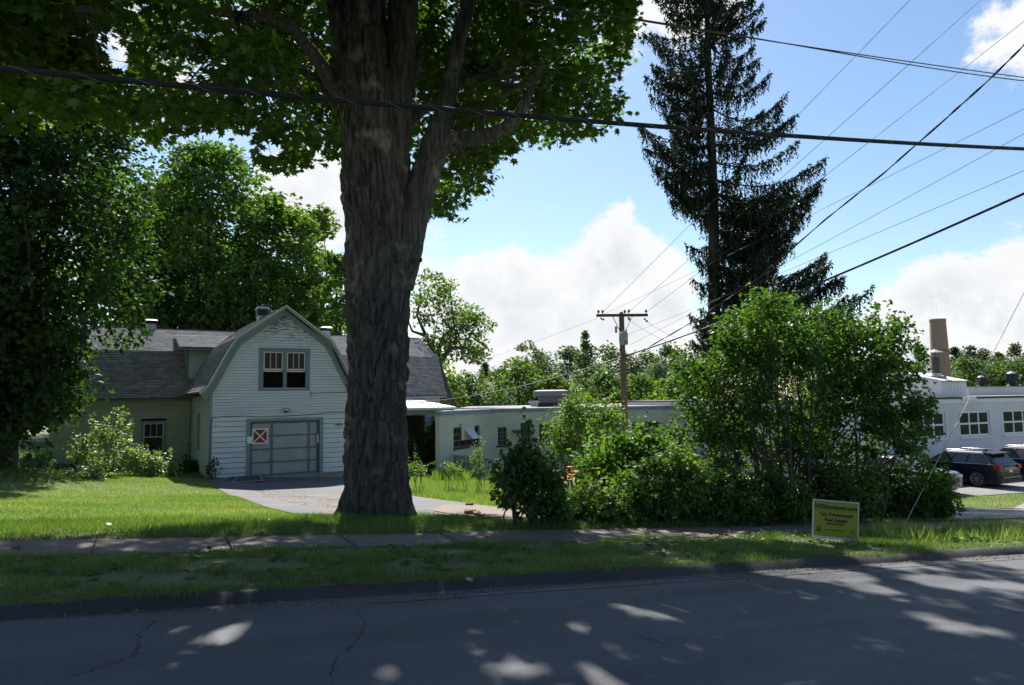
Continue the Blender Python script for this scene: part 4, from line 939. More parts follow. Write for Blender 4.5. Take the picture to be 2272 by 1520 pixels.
for p in (D(1358, 703, PD), D(1402, 703, PD)):
    mb = MB(); mb.bar(loc(p) + fwd, mid + fwd * .9, .045, .02); mb.build('brace', BLACKM, pole)
def insul(px, py, dz=0, m=PORC):
    c = loc(D(px, py, PD - .1)) + fwd; mb = MB(); mb.cyl((c[0], c[1], c[2]), .03, .02, .08, 10)
    for k in range(2): mb.cyl((c[0], c[1], c[2] + .06 + k * .06), .075 - k * .02, .05 - k * .015, .05, 12)
    return mb.build('insulator', m, pole)
for px, py in ((1327, 697), (1336, 697), (1394, 696), (1432, 696), (1385, 697)): insul(px, py)
for (p, q) in (((1331, 706), (1340, 711)), ((1427, 706), (1436, 716)), ((1393, 705), (1396, 712))):
    a, b = loc(D(*p, PD - .15)) + fwd, loc(D(*q, PD - .4)) + fwd; mb = MB()
    mb.tube([a + (b - a) * t for t in (0, .15, .2, .35, .4, .55, .6, .75, .8, 1)], [.02, .02, .055, .055, .025, .025, .055, .055, .025, .02], 10).build('strain_insulator', PORG, pole)
tk = loc(D(1384, 765, PD - .35)); tr = empty('transformer', tuple(tk)); tr.parent = pole
TG = mat('transformer_grey', (.33, .36, .36), .5, var=.1, scale=3)
MB().tube([(0, 0, 0), (0, 0, .03), (0, 0, .5), (0, 0, .54), (0, 0, .58)], [.19, .20, .205, .21, .16], 24).build('tank', TG, tr)
for a in (-2.2, -1.2): MB().tube([(.14 * math.cos(a), .14 * math.sin(a), .56), (.16 * math.cos(a), .16 * math.sin(a), .66), (.16 * math.cos(a), .16 * math.sin(a), .72)], [.03, .04, .02], 8).build('bushing', PORG, tr)
B('plate', mat('white_plate', (.6, .6, .58), .5), tr, (-.06, .05, -.222, -.204, .2, .33)); B('tank_bracket', BLACKM, tr, (-.06, .06, .15, .3, .15, .4))
o = link('kva_mark', text_mesh('10', .13, .002, 'CENTER', .004), mat('blue_print', (.03, .08, .25), .6), tr); o.location = (-.03, -.213, .06)
B('cutout_fuse', PORG, pole, (tk[0] - .42, tk[0] - .34, tk[1] - .02, tk[1] + .06, tk[2] + .55, tk[2] + .85))
# the roadside pole stands just outside the right edge; every line runs to it
NP = np.array([17.2, 8.2, 0.0]); NP[2] = float(gz(17.2, 8.2))
np_ = empty('utility_pole', NP, 0, label='roadside utility pole at the right carrying the thick cable', cat='utility pole')
MB().tube([(0, 0, -.1), (0, 0, 6), (0, 0, 14.0)], [.19, .165, .13], 16).build('shaft', POLEM, np_)
MB().bar((-.5, -1.15, 13.3), (.5, 1.15, 13.3), .10, .125).build('crossarm', XARM, np_)
def sagline(a, b, sag, n=40):
    a, b = np.array(a), np.array(b); t = np.linspace(0, 1, n)[:, None]; P = a + (b - a) * t; P[:, 2] -= (4 * sag * t * (1 - t))[:, 0]; return P
def extend(p_px, d0, q, k):
    """a line from q through the point seen at a pixel at distance d0, run on by a factor k"""
    a = D(*p_px, d0); return q + (a - q) * k
def wire(name, lab, pts, r, m=WIREM, n=6, group='overhead wires', cat='wire', parts=None):
    o = MB().tube([tuple(p) for p in pts], r, n).build(name, m); o['label'] = lab; o['category'] = cat; o['group'] = group
    return o
pins = [D(1336, 694, PD - .1), D(1394, 693, PD - .1), D(1432, 694, PD - .1)]
for k, (pe, tgt) in enumerate(zip(pins, ((2010, 0), (2165, 0), (2272, 38)))):
    a = D(*tgt, 17.5); end = pe + (a - pe) * 1.5
    wire('primary_wire', ('leftmost', 'middle', 'rightmost')[k] + ' of the three thin wires rising from the pole crossarm to the upper right', sagline(pe, end, .12), .0075)
for k, (p, q, d) in enumerate((((1336, 699), (2272, 235), 15), ((1398, 765), (2272, 290), 15), ((1386, 745), (2272, 372), 15))):
    pe = D(*p, PD - .1); a = D(*q, d); wire('service_wire', ('uppermost', 'middle', 'lowest')[k] + ' of three fine wires falling from the right edge to the pole', sagline(pe, pe + (a - pe) * 1.25, .10), .0055)
# telephone cable clamped to the pole, running on towards the house behind
pc = D(1383, 791, PD - .25)
wire('telephone_cable', 'thick black telephone cable from the right edge to the pole below its transformer', sagline(pc, pc + (D(2272, 413, 15.5) - pc) * 1.2, .30), .030)
wire('telephone_cable', 'brown telephone cable sagging from the pole left towards the porch', sagline(pc, D(930, 893, 38), .35), .028)
# twisted service drop
def twist():
    pts = [D(1440, 770, 31), D(1540, 712, 29), D(1680, 620, 26), D(1830, 488, 23), D(1960, 385, 20.5), D(2100, 262, 18), D(2200, 172, 16.5), D(2272, 100, 15.5), D(2380, -20, 14.2)]
    pts = np.array(pts); t = np.linspace(0, len(pts) - 1, 140); P = np.stack([np.interp(t, range(len(pts)), pts[:, i]) for i in range(3)], 1); ph = np.cumsum(rng.uniform(.15, .7, len(P)))
    P2 = P + np.stack([.016 * np.cos(ph), 0 * ph, .016 * np.sin(ph)], 1); P3 = P - np.stack([.016 * np.cos(ph), 0 * ph, .016 * np.sin(ph)], 1)
    mb = MB(); mb.tube(P2, .016, 6); mb.tube(P3, .013, 6); o = mb.build('service_drop', WIREM); tag(o, 'twisted black service drop winding down from the upper right to the pole', 'wire', 'overhead wires')
twist()
for k, (p, q, d0, d1, s) in enumerate((((1326, 706), (1050, 806), 32, 45, .05), ((1438, 716), (1560, 755), 32, 40, .3), ((1398, 712), (1600, 772), 32, 45, .6))):
    wire('span_wire', ('thin wire running left from the pole crossarm over the far trees', 'thin wire sagging right from the crossarm end to behind the lilac', 'thin wire sagging right from the pole shaft to behind the lilac')[k], sagline(D(*p, d0), D(*q, d1), s), .006)
# the big lashed cable over the verge
def lashed():
    E0 = D(0, 153, 7.3); E1 = D(2272, 331, 14.0); d = E1 - E0; Q0 = E0 - d * .8; Q1 = E0 + d * 1.16
    t = np.linspace(-.8, 1.16, 90)[:, None]; P = E0 + d * t; P[:, 2] -= (.20 * 4 * t * (1 - t))[:, 0] * .5
    tt = empty('lashed_cable', P[0], 0, label='thick black lashed cable crossing the whole picture in front of the maple', cat='cable', group='overhead wires')
    Pl = P - P[0]
    MB().tube(Pl, .031, 10).build('cable_bundle', mat('cable_jacket', (.012, .012, .014), .85, var=.3, scale=14), tt)
    MB().tube(Pl + np.array([0, 0, .034]), .009, 6).build('messenger_strand', WIREM, tt)
    n = 2600; s = np.linspace(0, len(P) - 1, n); C_ = np.stack([np.interp(s, range(len(P)), Pl[:, i]) for i in range(3)], 1); ph = s * 1.9 * 2 * math.pi * .35
    MB().tube(C_ + np.stack([0 * ph, .034 * np.cos(ph), .034 * np.sin(ph) + .004], 1), .0022, 3, False).build('lashing_wire', GALV, tt)
lashed()
def doublewire():
    E0 = D(1115, -4, 11.5); E1 = D(2272, 172, 15.5); d = E1 - E0
    for k, (oz, oy, lab) in enumerate(((.0, 0, 'upper of the paired wires crossing the top right of the sky'), (-.055, .05, 'lower of the paired wires crossing the top right of the sky'))):
        t = np.linspace(-.7, 1.15, 60)[:, None]; P = E0 + d * t; P[:, 2] += oz * np.sin(np.linspace(0, 9, 60)) - (.18 * t * (1 - t))[:, 0]; P[:, 1] += oy
        wire('paired_wire', lab, P, .012, mat('bronze_wire', (.12, .10, .10), .5))
doublewire()
# guy wire with its guard
ga = G(2003, 1172); gt = NP + np.array([0, 0, 11.0]); gb = D(2272, 650, 14.6)
gy_ = empty('guy_wire', ga, 0, label='slanting steel guy wire with a pale plastic guard by the bushes', cat='guy wire')
end = (gb - ga) * 1.5
MB().tube([(0, 0, 0), tuple((gb - ga) * .5), tuple(end)], .0065, 6).build('strand', GALV, gy_)
pd = (gb - ga) / np.linalg.norm(gb - ga)
g0 = G(1994, 1176) - ga; g1 = D(2008, 1157, np.dot(ga - CAM, RCAM[:, 2]) * -1 ) - ga
MB().tube([(-.02, 0, -.05), tuple(g1)], [.032, .028], 10).build('guard', mat('grey_plastic_guard', (.42, .45, .42), .6), gy_)
MB().tube([tuple(pd * .95), tuple(pd * 1.12)], .018, 8).build('clamp', BLACKM, gy_)

# ------------------------------------------------------------------ yard sign
def yard_sign():
    b = G(1852, 1205); base = np.array([b[0], b[1] , b[2]]); dep = float(proj(base)[0, 2]); s = dep / FPX
    rot = -math.radians(38); W = 92 / 1.0 * s * 1.03; Hs = 85 * s
    t = empty('yard_sign', base, 0, label='yellow green real estate auction yard sign on the verge', cat='sign')
    pan = empty('panel', (0, 0, 0), rot); pan.parent = t; pan.rotation_euler = (math.radians(2), math.radians(4.0), rot)
    z0 = .055
    B('border', mat('pale_corrugated_plastic', (.50, .56, .60), .5), pan, (-W / 2, W / 2, 0, .006, z0, z0 + Hs))
    YG = mat('yellow_green_print', (.21, .235, .012), .55, var=.04, scale=3)
    B('face', YG, pan, (-W / 2 + .02, W / 2 - .012, -.003, -.0005, z0 + .035, z0 + Hs - .012))
    BK = mat('black_print', (.012, .012, .012), .6)
    def tx(s_, size, x, z, bold=0.003, xs=1.0, nm='lettering'):
        o = link(nm, text_mesh(s_, size, .0006, 'CENTER', bold, xs), BK, pan); o.location = (x, -.0045, z0 + z)
    k = Hs
    tx('NYSAuctions.com', .155 * k, 0, .78 * k, .004, .92 * W / (7.55 * .155 * k)); B('rule', BK, pan, (-W * .45, W * .45, -.0045, -.003, z0 + .735 * k, z0 + .742 * k))
    tx('Tax Foreclosed', .125 * k, W * .01, .595 * k, .003, .80 * W / (6.9 * .125 * k)); tx('Real Estate', .125 * k, W * .01, .455 * k, .003, .56 * W / (5.1 * .125 * k))
    tx('800-243-0061', .066 * k, W * .01, .375 * k, .002, 1.15); tx('Absolute Auctions & Realty, Inc.', .038 * k, W * .0, .225 * k, .0012, 1.02)
    B('logo_block', BK, pan, (-.40 * W, -.30 * W, -.0045, -.003, z0 + .17 * k, z0 + .31 * k)); 
    o = link('lettering', text_mesh('NAA', .06 * k, .0004, 'CENTER', .001, .85), YG, pan); o.location = (-.35 * W, -.0052, z0 + .255 * k)
    B('logo_bar', YG, pan, (-.39 * W, -.31 * W, -.0052, -.0046, z0 + .195 * k, z0 + .205 * k)); B('logo_bar', YG, pan, (-.39 * W, -.31 * W, -.0052, -.0046, z0 + .225 * k, z0 + .235 * k))
    mb = MB(); n = 28; R = .062 * k; r2 = .056 * k; cx_, cz = .37 * W, z0 + .235 * k; V = []
    for r_ in (R, r2): V += [(cx_ + r_ * math.cos(2 * math.pi * i / n), -.0042, cz + r_ * math.sin(2 * math.pi * i / n)) for i in range(n)]
    mb.add(V, [(i, (i + 1) % n, (i + 1) % n + n, i + n) for i in range(n)]); mb.build('seal_ring', BK, pan)
    ny = [(-.035, -.012), (-.03, .0), (-.012, .004), (-.002, .014), (.004, .03), (.018, .032), (.016, .004), (.02, -.018), (.036, -.03), (.02, -.028), (.012, -.022), (.002, -.01)]
    MB().quad(*[(cx_ + x * k * 1.1, -.0043, cz + z * k * 1.1) for x, z in ny]).build('state_mark', BK, pan)
    for x in (-W * .3, W * .3): MB().tube([(x, .004, -.22), (x, .004, z0 + .3)], .004, 6).build('wire_leg', GALV, pan)
yard_sign()

# ------------------------------------------------------------------ parked cars
def prof_scale(P, c, s): return [((x - c[0]) * s[0] + c[0], (z - c[1]) * s[1] + c[1]) for x, z in P]
def suv(name, label, loc_, rot, paint, L=4.8, W=1.9, H=1.66, rimcol=None, plate_rear=True):
    t = empty(name, loc_, rot, label=label, cat='car', group='cars parked before the white factory')
    hw = W / 2; wb0, wb1 = L * .30, -L * .285; wr = .37; zs = .26; belt = 1.02; hood = 1.0
    # side view of the lower body, nose at +x, with wheel arches cut in
    def arch(cx): return [(cx + (wr + .07) * math.cos(a), wr - .0 + (wr + .07) * math.sin(a)) for a in np.linspace(math.pi * .97, math.pi * .03, 13)] if False else [(cx - (wr + .07) * math.cos(a), wr + (wr + .07) * math.sin(a)) for a in np.linspace(-.25, math.pi + .25, 15)]
    P = [(-L / 2 + .04, .40), (-L / 2 + .10, zs)] + arch(wb1) + arch(wb0) + [(L / 2 - .12, zs), (L / 2 - .02, .40), (L / 2, .62), (L / 2 - .06, .86), (L / 2 - .22, .97), (L * .245, 1.06), (L * .20, 1.08), (-L * .1, 1.10), (-L / 2 + .30, 1.12), (-L / 2 + .06, 1.08), (-L / 2, .82), (-L / 2 - .0, .58)]
    mb = MB(); n = len(P); sl = [(-hw, .965), (-hw + .05, .992), (-hw + .16, 1.0), (hw - .16, 1.0), (hw - .05, .992), (hw, .965)]; V = []
    for y, s in sl: V += [(x * (s if abs(x) > L * .4 else 1 - (1 - s) * .15), y, z if z < .5 else (z - .5) * (1 - (1 - s) * 1.2) + .5) for x, z in P]
    F = [(i * n + k, i * n + (k + 1) % n, (i + 1) * n + (k + 1) % n, (i + 1) * n + k) for i in range(len(sl) - 1) for k in range(n)]
    mb.add(V, F, False); mb.add(V[:n], [tuple(range(n))]); mb.add(V[-n:], [tuple(reversed(range(n)))])
    body = mb.build('body', paint, t)
    for p in body.data.polygons: p.use_smooth = len(p.vertices) == 4
    # cabin
    def ring(z, xf, xr, w): return [(xr, -w, z), (xf, -w, z), (xf, w, z), (xr, w, z)]
    lo = ring(1.07, L * .215, -L * .475, hw - .06); hi = ring(H - .10, L * .045, -L * .385, hw - .24); tp = ring(H, L * .0, -L * .33, hw - .36)
    mb = MB(); mb.hexa(lo + hi); mb.hexa(hi + tp); mb.build('cabin', paint, t)
    GL = mat('car_glass', (.015, .018, .022), .05, spec=.8); CHR = mat('chrome_trim', (.62, .63, .65), .2, metallic=1.0); TYR = mat('tyre_rubber', (.018, .018, .019), .85); RIM = rimcol or mat('alloy_rim', (.35, .36, .38), .35, metallic=.8)
    def lerp(a, b, s): return tuple(a[i] + (b[i] - a[i]) * s for i in range(3))
    def pane(nm, c00, c10, c11, c01, out, m=GL):
        """a pane set a few millimetres proud of the cabin"""
        q = [tuple(p[i] + out[i] * .008 for i in range(3)) for p in (c00, c10, c11, c01)]; q2 = [tuple(p[i] - out[i] * .01 for i in range(3)) for p in (c00, c10, c11, c01)]
        return MB().hexa(q2 + q).build(nm, m, t)
    for s, a, b in ((-1, 0, 1), (1, 3, 2)):
        R_, F_ = lo[a], lo[b]; r_, f_ = hi[a], hi[b]
        for x0, x1 in ((.12, .40), (.43, .66), (.69, .95)):
            pane('side_window', lerp(lerp(R_, F_, x0), lerp(r_, f_, x0), .10), lerp(lerp(R_, F_, x1), lerp(r_, f_, x1), .10), lerp(lerp(R_, F_, x1), lerp(r_, f_, x1 - .02), .93), lerp(lerp(R_, F_, x0), lerp(r_, f_, x0 + (.03 if x0 < .2 else 0)), .93), (0, s, .2))
        mb = MB(); mb.bar(lerp(lerp(R_, F_, .06), lerp(r_, f_, .06), .05), lerp(lerp(R_, F_, .99), lerp(r_, f_, .99), .05), .03, .03); mb.bar(lerp(lerp(R_, F_, .08), lerp(r_, f_, .08), .05), lerp(lerp(R_, F_, .11), lerp(r_, f_, .11), .97), .03, .03); mb.build('window_trim', CHR, t)
        MB().tube([(-L * .34, s * (hw - .30), H - .01), (-L * .30, s * (hw - .30), H + .045), (L * .0, s * (hw - .30), H + .045), (L * .04, s * (hw - .29), H - .03)], .018, 8).build('roof_rail', CHR, t)
        B('mirror', paint, t, (L * .17, L * .21, min(s * (hw - .02), s * (hw + .16)), max(s * (hw - .02), s * (hw + .16)), 1.05, 1.19))
        for x in (-.05, .16): B('door_handle', CHR, t, (L * x - .1, L * x + .1, min(s * (hw - .01), s * (hw + .025)), max(s * (hw - .01), s * (hw + .025)), .90, .935))
        B('sill_trim', mat('dark_cladding', (.03, .03, .032), .7), t, (wb1 + wr + .1, wb0 - wr - .1, min(s * (hw - .05), s * (hw + .012)), max(s * (hw - .05), s * (hw + .012)), .20, .34))
        B('tail_light', mat('red_lens', (.28, .01, .012), .2), t, (-L / 2 - .022, -L / 2 + .26, min(s * (hw - .30), s * (hw + .006)), max(s * (hw - .30), s * (hw + .006)), .88, 1.05))
        B('headlight', mat('clear_lens', (.55, .58, .62), .12), t, (L / 2 - .34, L / 2 - .03, min(s * (hw - .40), s * (hw - .005)), max(s * (hw - .40), s * (hw - .005)), .72, .84))
        for cx in (wb0, wb1):
            w = empty('wheel', (cx, s * (hw - .12), wr)); w.parent = t
            mb = MB(); V = []; n = 28
            for r_, y in ((.24, -.10), (wr - .02, -.115), (wr, -.08), (wr, .08), (wr - .02, .115), (.24, .10)): V += [(r_ * math.cos(2 * math.pi * k / n), s * y, r_ * math.sin(2 * math.pi * k / n)) for k in range(n)]
            mb.add(V, [(i * n + k, i * n + (k + 1) % n, (i + 1) * n + (k + 1) % n, (i + 1) * n + k) for i in range(5) for k in range(n)], True); mb.build('tyre', TYR, w)
            mb = MB(); V = []
            for r_, y in ((.285, .100), (.255, .112), (.24, .06)): V += [(r_ * math.cos(2 * math.pi * k / n), s * y, r_ * math.sin(2 * math.pi * k / n)) for k in range(n)]
            mb.add(V, [(i * n + k, i * n + (k + 1) % n, (i + 1) * n + (k + 1) % n, (i + 1) * n + k) for i in range(2) for k in range(n)], True)
            for k in range(9): a = 2 * math.pi * k / 9; mb.bar((.05 * math.cos(a), s * .085, .05 * math.sin(a)), (.25 * math.cos(a), s * .10, .25 * math.sin(a)), .03, .045, up=(0, 1, 0))
            mb.tube([(0, s * .06, 0), (0, s * .10, 0)], .06, 12); mb.build('rim', RIM, w)
            MB().tube([(0, s * .02, 0), (0, s * .05, 0)], .24, 20).build('brake', BLACKM, w)
    wl, wh = lo[1], lo[2]
    pane('windscreen', lerp(lerp(lo[1], lo[2], .06), lerp(hi[1], hi[2], .06), .04), lerp(lerp(lo[1], lo[2], .94), lerp(hi[1], hi[2], .94), .04), lerp(lerp(lo[1], lo[2], .94), lerp(hi[1], hi[2], .94), .97), lerp(lerp(lo[1], lo[2], .06), lerp(hi[1], hi[2], .06), .97), (.8, 0, .6))
    pane('rear_window', lerp(lerp(lo[0], lo[3], .10), lerp(hi[0], hi[3], .10), .12), lerp(lerp(lo[0], lo[3], .90), lerp(hi[0], hi[3], .90), .12), lerp(lerp(lo[0], lo[3], .90), lerp(hi[0], hi[3], .90), .90), lerp(lerp(lo[0], lo[3], .10), lerp(hi[0], hi[3], .10), .90), (-.9, 0, .3))
    mb = MB(); mb.hexa([(-L * .43, -hw + .24, H - .10), (-L * .33, -hw + .24, H - .04), (-L * .33, hw - .24, H - .04), (-L * .43, hw - .24, H - .10), (-L * .435, -hw + .26, H - .06), (-L * .33, -hw + .26, H - .0), (-L * .33, hw - .26, H - .0), (-L * .435, hw - .26, H - .06)]); mb.build('spoiler', BLACKM, t)
    B('underbody', BLACKM, t, (-L / 2 + .2, L / 2 - .2, -hw + .12, hw - .12, .20, .75))
    B('rear_chrome_bar', CHR, t, (-L / 2 - .022, -L / 2 + .02, -.52, .52, .90, .935)); B('rear_bumper', MATS['dark_cladding'], t, (-L / 2 - .05, -L / 2 + .2, -hw + .04, hw - .04, .30, .50)); B('bumper_trim', CHR, t, (-L / 2 - .06, -L / 2 - .04, -.75, .75, .50, .525))
    B('licence_plate', mat('plate_white', (.55, .56, .55), .5), t, (-L / 2 - .02, -L / 2 + .01, -.16, .16, .72, .86))
    B('grille', BLACKM, t, (L / 2 - .06, L / 2 + .006, -.62, .62, .52, .74)); B('grille_bar', CHR, t, (L / 2 - .05, L / 2 + .014, -.66, .66, .75, .78)); B('front_plate', MATS['plate_white'], t, (L / 2 - .02, L / 2 + .02, -.16, .16, .36, .47))
    mb = MB(); mb.hexa([(-L * .30, -.02, H), (-L * .26, -.02, H), (-L * .26, .02, H), (-L * .30, .02, H), (-L * .31, -.008, H + .07), (-L * .285, -.008, H + .07), (-L * .285, .008, H + .07), (-L * .31, .008, H + .07)]); mb.build('antenna_fin', paint, t)
    return t
def carpaint(n, c): 
    m = mat(n, c, .35, spec=.25); m.node_tree.nodes['Principled BSDF'].inputs['Coat Weight'].default_value = .35; m.node_tree.nodes['Principled BSDF'].inputs['Coat Roughness'].default_value = .05; return m
LZ = -2.84
c1 = D(2126, 1060, 34.2); c2 = D(2262, 1055, 35.6); c3 = D(1998, 1062, 32.0)
vwa = math.atan2(vw[1], vw[0])                      # heading of the line of sight
suv('parked_suv', 'dark navy suv with silver roof rails showing its rear and left side', (c1[0], c1[1], LZ), vwa + math.radians(28), carpaint('navy_paint', (.007, .008, .016)))
suv('parked_suv', 'dark blue suv cut off by the right edge of the picture', (c2[0], c2[1], LZ), vwa + math.radians(24), carpaint('blue_paint', (.012, .018, .042)), H=1.7)
suv('parked_car', 'grey car nosing out from behind the bushes before the navy suv', (c3[0], c3[1], LZ), vwa + math.radians(-150), carpaint('grey_paint', (.16, .17, .18)), L=4.6, H=1.56)
# ------------------------------------------------------------------ trees
LM_MAPLE = leafmat('maple_leaf', (.030, .068, .012), (.056, .112, .018), (.105, .170, .030), trans=.52, transcol=(1.8, 2.0, .45), gloss=.05)
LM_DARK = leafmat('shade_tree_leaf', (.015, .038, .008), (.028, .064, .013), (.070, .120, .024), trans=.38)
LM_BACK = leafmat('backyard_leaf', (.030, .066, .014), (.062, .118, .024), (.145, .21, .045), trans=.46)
LM_LIGHT = leafmat('light_leaf', (.050, .090, .018), (.080, .135, .028), (.130, .190, .045), trans=.45)
LM_FAR = leafmat('far_leaf', (.045, .082, .026), (.072, .122, .038), (.115, .170, .058), trans=.38)
LM_FARD = leafmat('far_dark_leaf', (.036, .066, .026), (.054, .092, .036), (.085, .130, .050), trans=.35)
LM_GREY = leafmat('far_silver_leaf', (.060, .085, .060), (.085, .115, .080), (.12, .15, .10), trans=.3)
LM_CONIF = leafmat('far_needle', (.030, .058, .028), (.048, .082, .038), (.072, .112, .048), trans=.28)
LM_SPRUCE = leafmat('spruce_needle', (.012, .024, .012), (.020, .036, .018), (.038, .058, .028), trans=.15, transcol=(1.5, 1.6, .7))
LM_LILAC = leafmat('lilac_leaf', (.030, .070, .014), (.050, .105, .021), (.095, .168, .036), trans=.43, gloss=.07, grough=.5)
LM_SHRUB = leafmat('pale_shrub_leaf', (.060, .105, .020), (.095, .155, .030), (.15, .22, .05), trans=.45, gloss=.09)
LM_VINE = leafmat('bright_vine_leaf', (.034, .080, .010), (.058, .125, .016), (.11, .20, .03), trans=.48, gloss=.06)
LM_SILV = leafmat('silvery_sapling_leaf', (.065, .11, .035), (.11, .17, .06), (.19, .26, .11), trans=.35, gloss=.2)
BARK = mat('grey_bark', (.060, .052, .045), .95, color2=(.105, .092, .080), scale=3, stretch=(3, 3, .6), bump=.8, bscale=12)
BARKF = mat('far_bark', (.05, .042, .036), .95, var=.25, scale=3)

def tubes(name, m, parent, specs, n=8):
    mb = MB()
    for pts, rad in specs: mb.tube(pts, rad, n)
    return mb.build(name, m, parent, kind='stuff' if len(specs) > 2 else None)
def curve(a, b, bend, k=6, r=rng):
    a, b = np.array(a, float), np.array(b, float); t = np.linspace(0, 1, k)[:, None]; L = np.linalg.norm(b - a)
    side = unit(r.normal(size=3)) * bend * L
    return a + (b - a) * t + side * np.sin(t * math.pi) + np.array([0, 0, 1]) * bend * .4 * L * np.sin(t * math.pi)
def clump_points(cent, rad, per, r=rng, flat=.65):
    """points spread through many flattened clumps, denser towards their skins"""
    n = len(cent); k = np.repeat(np.arange(n), per); d = rnd_dir(len(k), r); q = r.uniform(.25, 1, len(k)) ** .5
    off = d * (q * rad[k])[:, None]; off[:, 2] *= flat; off[:, 2] -= .12 * (off[:, 0] ** 2 + off[:, 1] ** 2) / np.maximum(rad[k], .01)
    return cent[k] + off, d, k
def tree(name, label, base, height, rad, crown0=.25, nclump=120, per=40, leaf=.22, m=None, bark=None, shape='round', group=None, seed=0, lean=(0, 0), clump=.16, trunk_r=None,
         nlimb=10, tmpl=None, squash=1.0, fill=.55, cat='tree', twig=True, up=.6):
    """a tree: tapered trunk, limbs reaching into the crown, leaf clumps spread through an uneven crown"""
    r = np.random.default_rng(seed + 100); base = np.array(base, float)
    t = empty(name, base, 0, label=label, cat=cat, group=group)
    H = height; z0 = H * crown0; tr = trunk_r or H * .018
    def prof(s):
        if shape == 'round': return math.sin(math.pi * min(1, max(0, .08 + s * .92)) ** .8) ** .6
        if shape == 'oval': return math.sin(math.pi * (.06 + s * .90)) ** .75
        if shape == 'egg': return .30 + .70 * math.sin(math.pi * min(1, s * .85 + .0)) if s < .95 else .5
        if shape == 'cone': return max(.03, (1 - s)) ** .85 * (.62 + .38 * (1 - (s * 9) % 1))
        if shape == 'vase': return .35 + .75 * math.sin(math.pi * (s * .8 + .1)) if s < .9 else .45
        if shape == 'column': return .75 + .25 * math.sin(math.pi * s) if s < .92 else .45
        return 1
    C_ = []
    lob = r.uniform(0, 2 * math.pi, 5)
    while len(C_) < nclump:
        s = r.uniform(0, 1); a = r.uniform(0, 2 * math.pi); q = r.uniform(0, 1) ** (fill)
        R = rad * prof(s) * (1 + .16 * math.sin(3 * a + lob[0] + 4 * s) + .12 * math.sin(5 * a + lob[1] - 7 * s)) * q
        C_.append((R * math.cos(a) + lean[0] * s, R * math.sin(a) * squash + lean[1] * s, z0 + s * (H - z0)))
    C_ = np.array(C_); cr_ = rad * clump * r.uniform(.7, 1.5, nclump)
    if shape == 'cone': cr_ = cr_ * (.30 + 1.0 * (1 - (C_[:, 2] - z0) / (H - z0)))
    pts, d, k = clump_points(C_, cr_, per, r)
    axis_ = np.stack([np.full(len(pts), 0.0) + lean[0] * .5, np.full(len(pts), 0.0) + lean[1] * .5, np.full(len(pts), z0 + (H - z0) * .4)], 1)
    outd = unit(unit(pts - axis_) + d * .7)
    ct = r.normal(size=nclump) * .13
    leaves_obj('crown', pts, outd, leaf, tmpl or T_quad(), m, t, up=up, rand=.7, tintbase=.42 + ct[k], r=r)
    specs = [(np.array([[0, 0, -.2], [lean[0] * .1, lean[1] * .1, z0 * .5], [lean[0] * .25, lean[1] * .25, z0 + (H - z0) * .35], [lean[0] * .6, lean[1] * .6, z0 + (H - z0) * .80]]), [tr * 1.25, tr, tr * .62, tr * .12])]
    tubes('trunk', bark or BARKF, t, specs, 10)
    sp = []
    for i in range(nlimb):
        j = int(r.integers(nclump)); e = C_[j]; zst = z0 * .7 + (e[2] - z0 * .7) * r.uniform(.25, .6); st = np.array([lean[0] * .2, lean[1] * .2, max(z0 * .55, min(zst, H * .8))])
        c = curve(st, e, .08, 6, r); sp.append((c, list(np.linspace(tr * .42, tr * .06, 6))))
        if twig:
            for _ in range(2):
                e2 = C_[int(r.integers(nclump))]
                if np.linalg.norm(e2 - c[3]) < rad * .8: sp.append((curve(c[3], e2, .06, 4, r), list(np.linspace(tr * .2, tr * .04, 4))))
    tubes('limbs', bark or BARKF, t, sp, 6)
    return t
def at_ground(px, d):
    p = D(px, 900, d); return np.array([p[0], p[1], float(gz(p[0], p[1]))])
def top_h(px, py, d, base): return D(px, py, d)[2] - base[2]

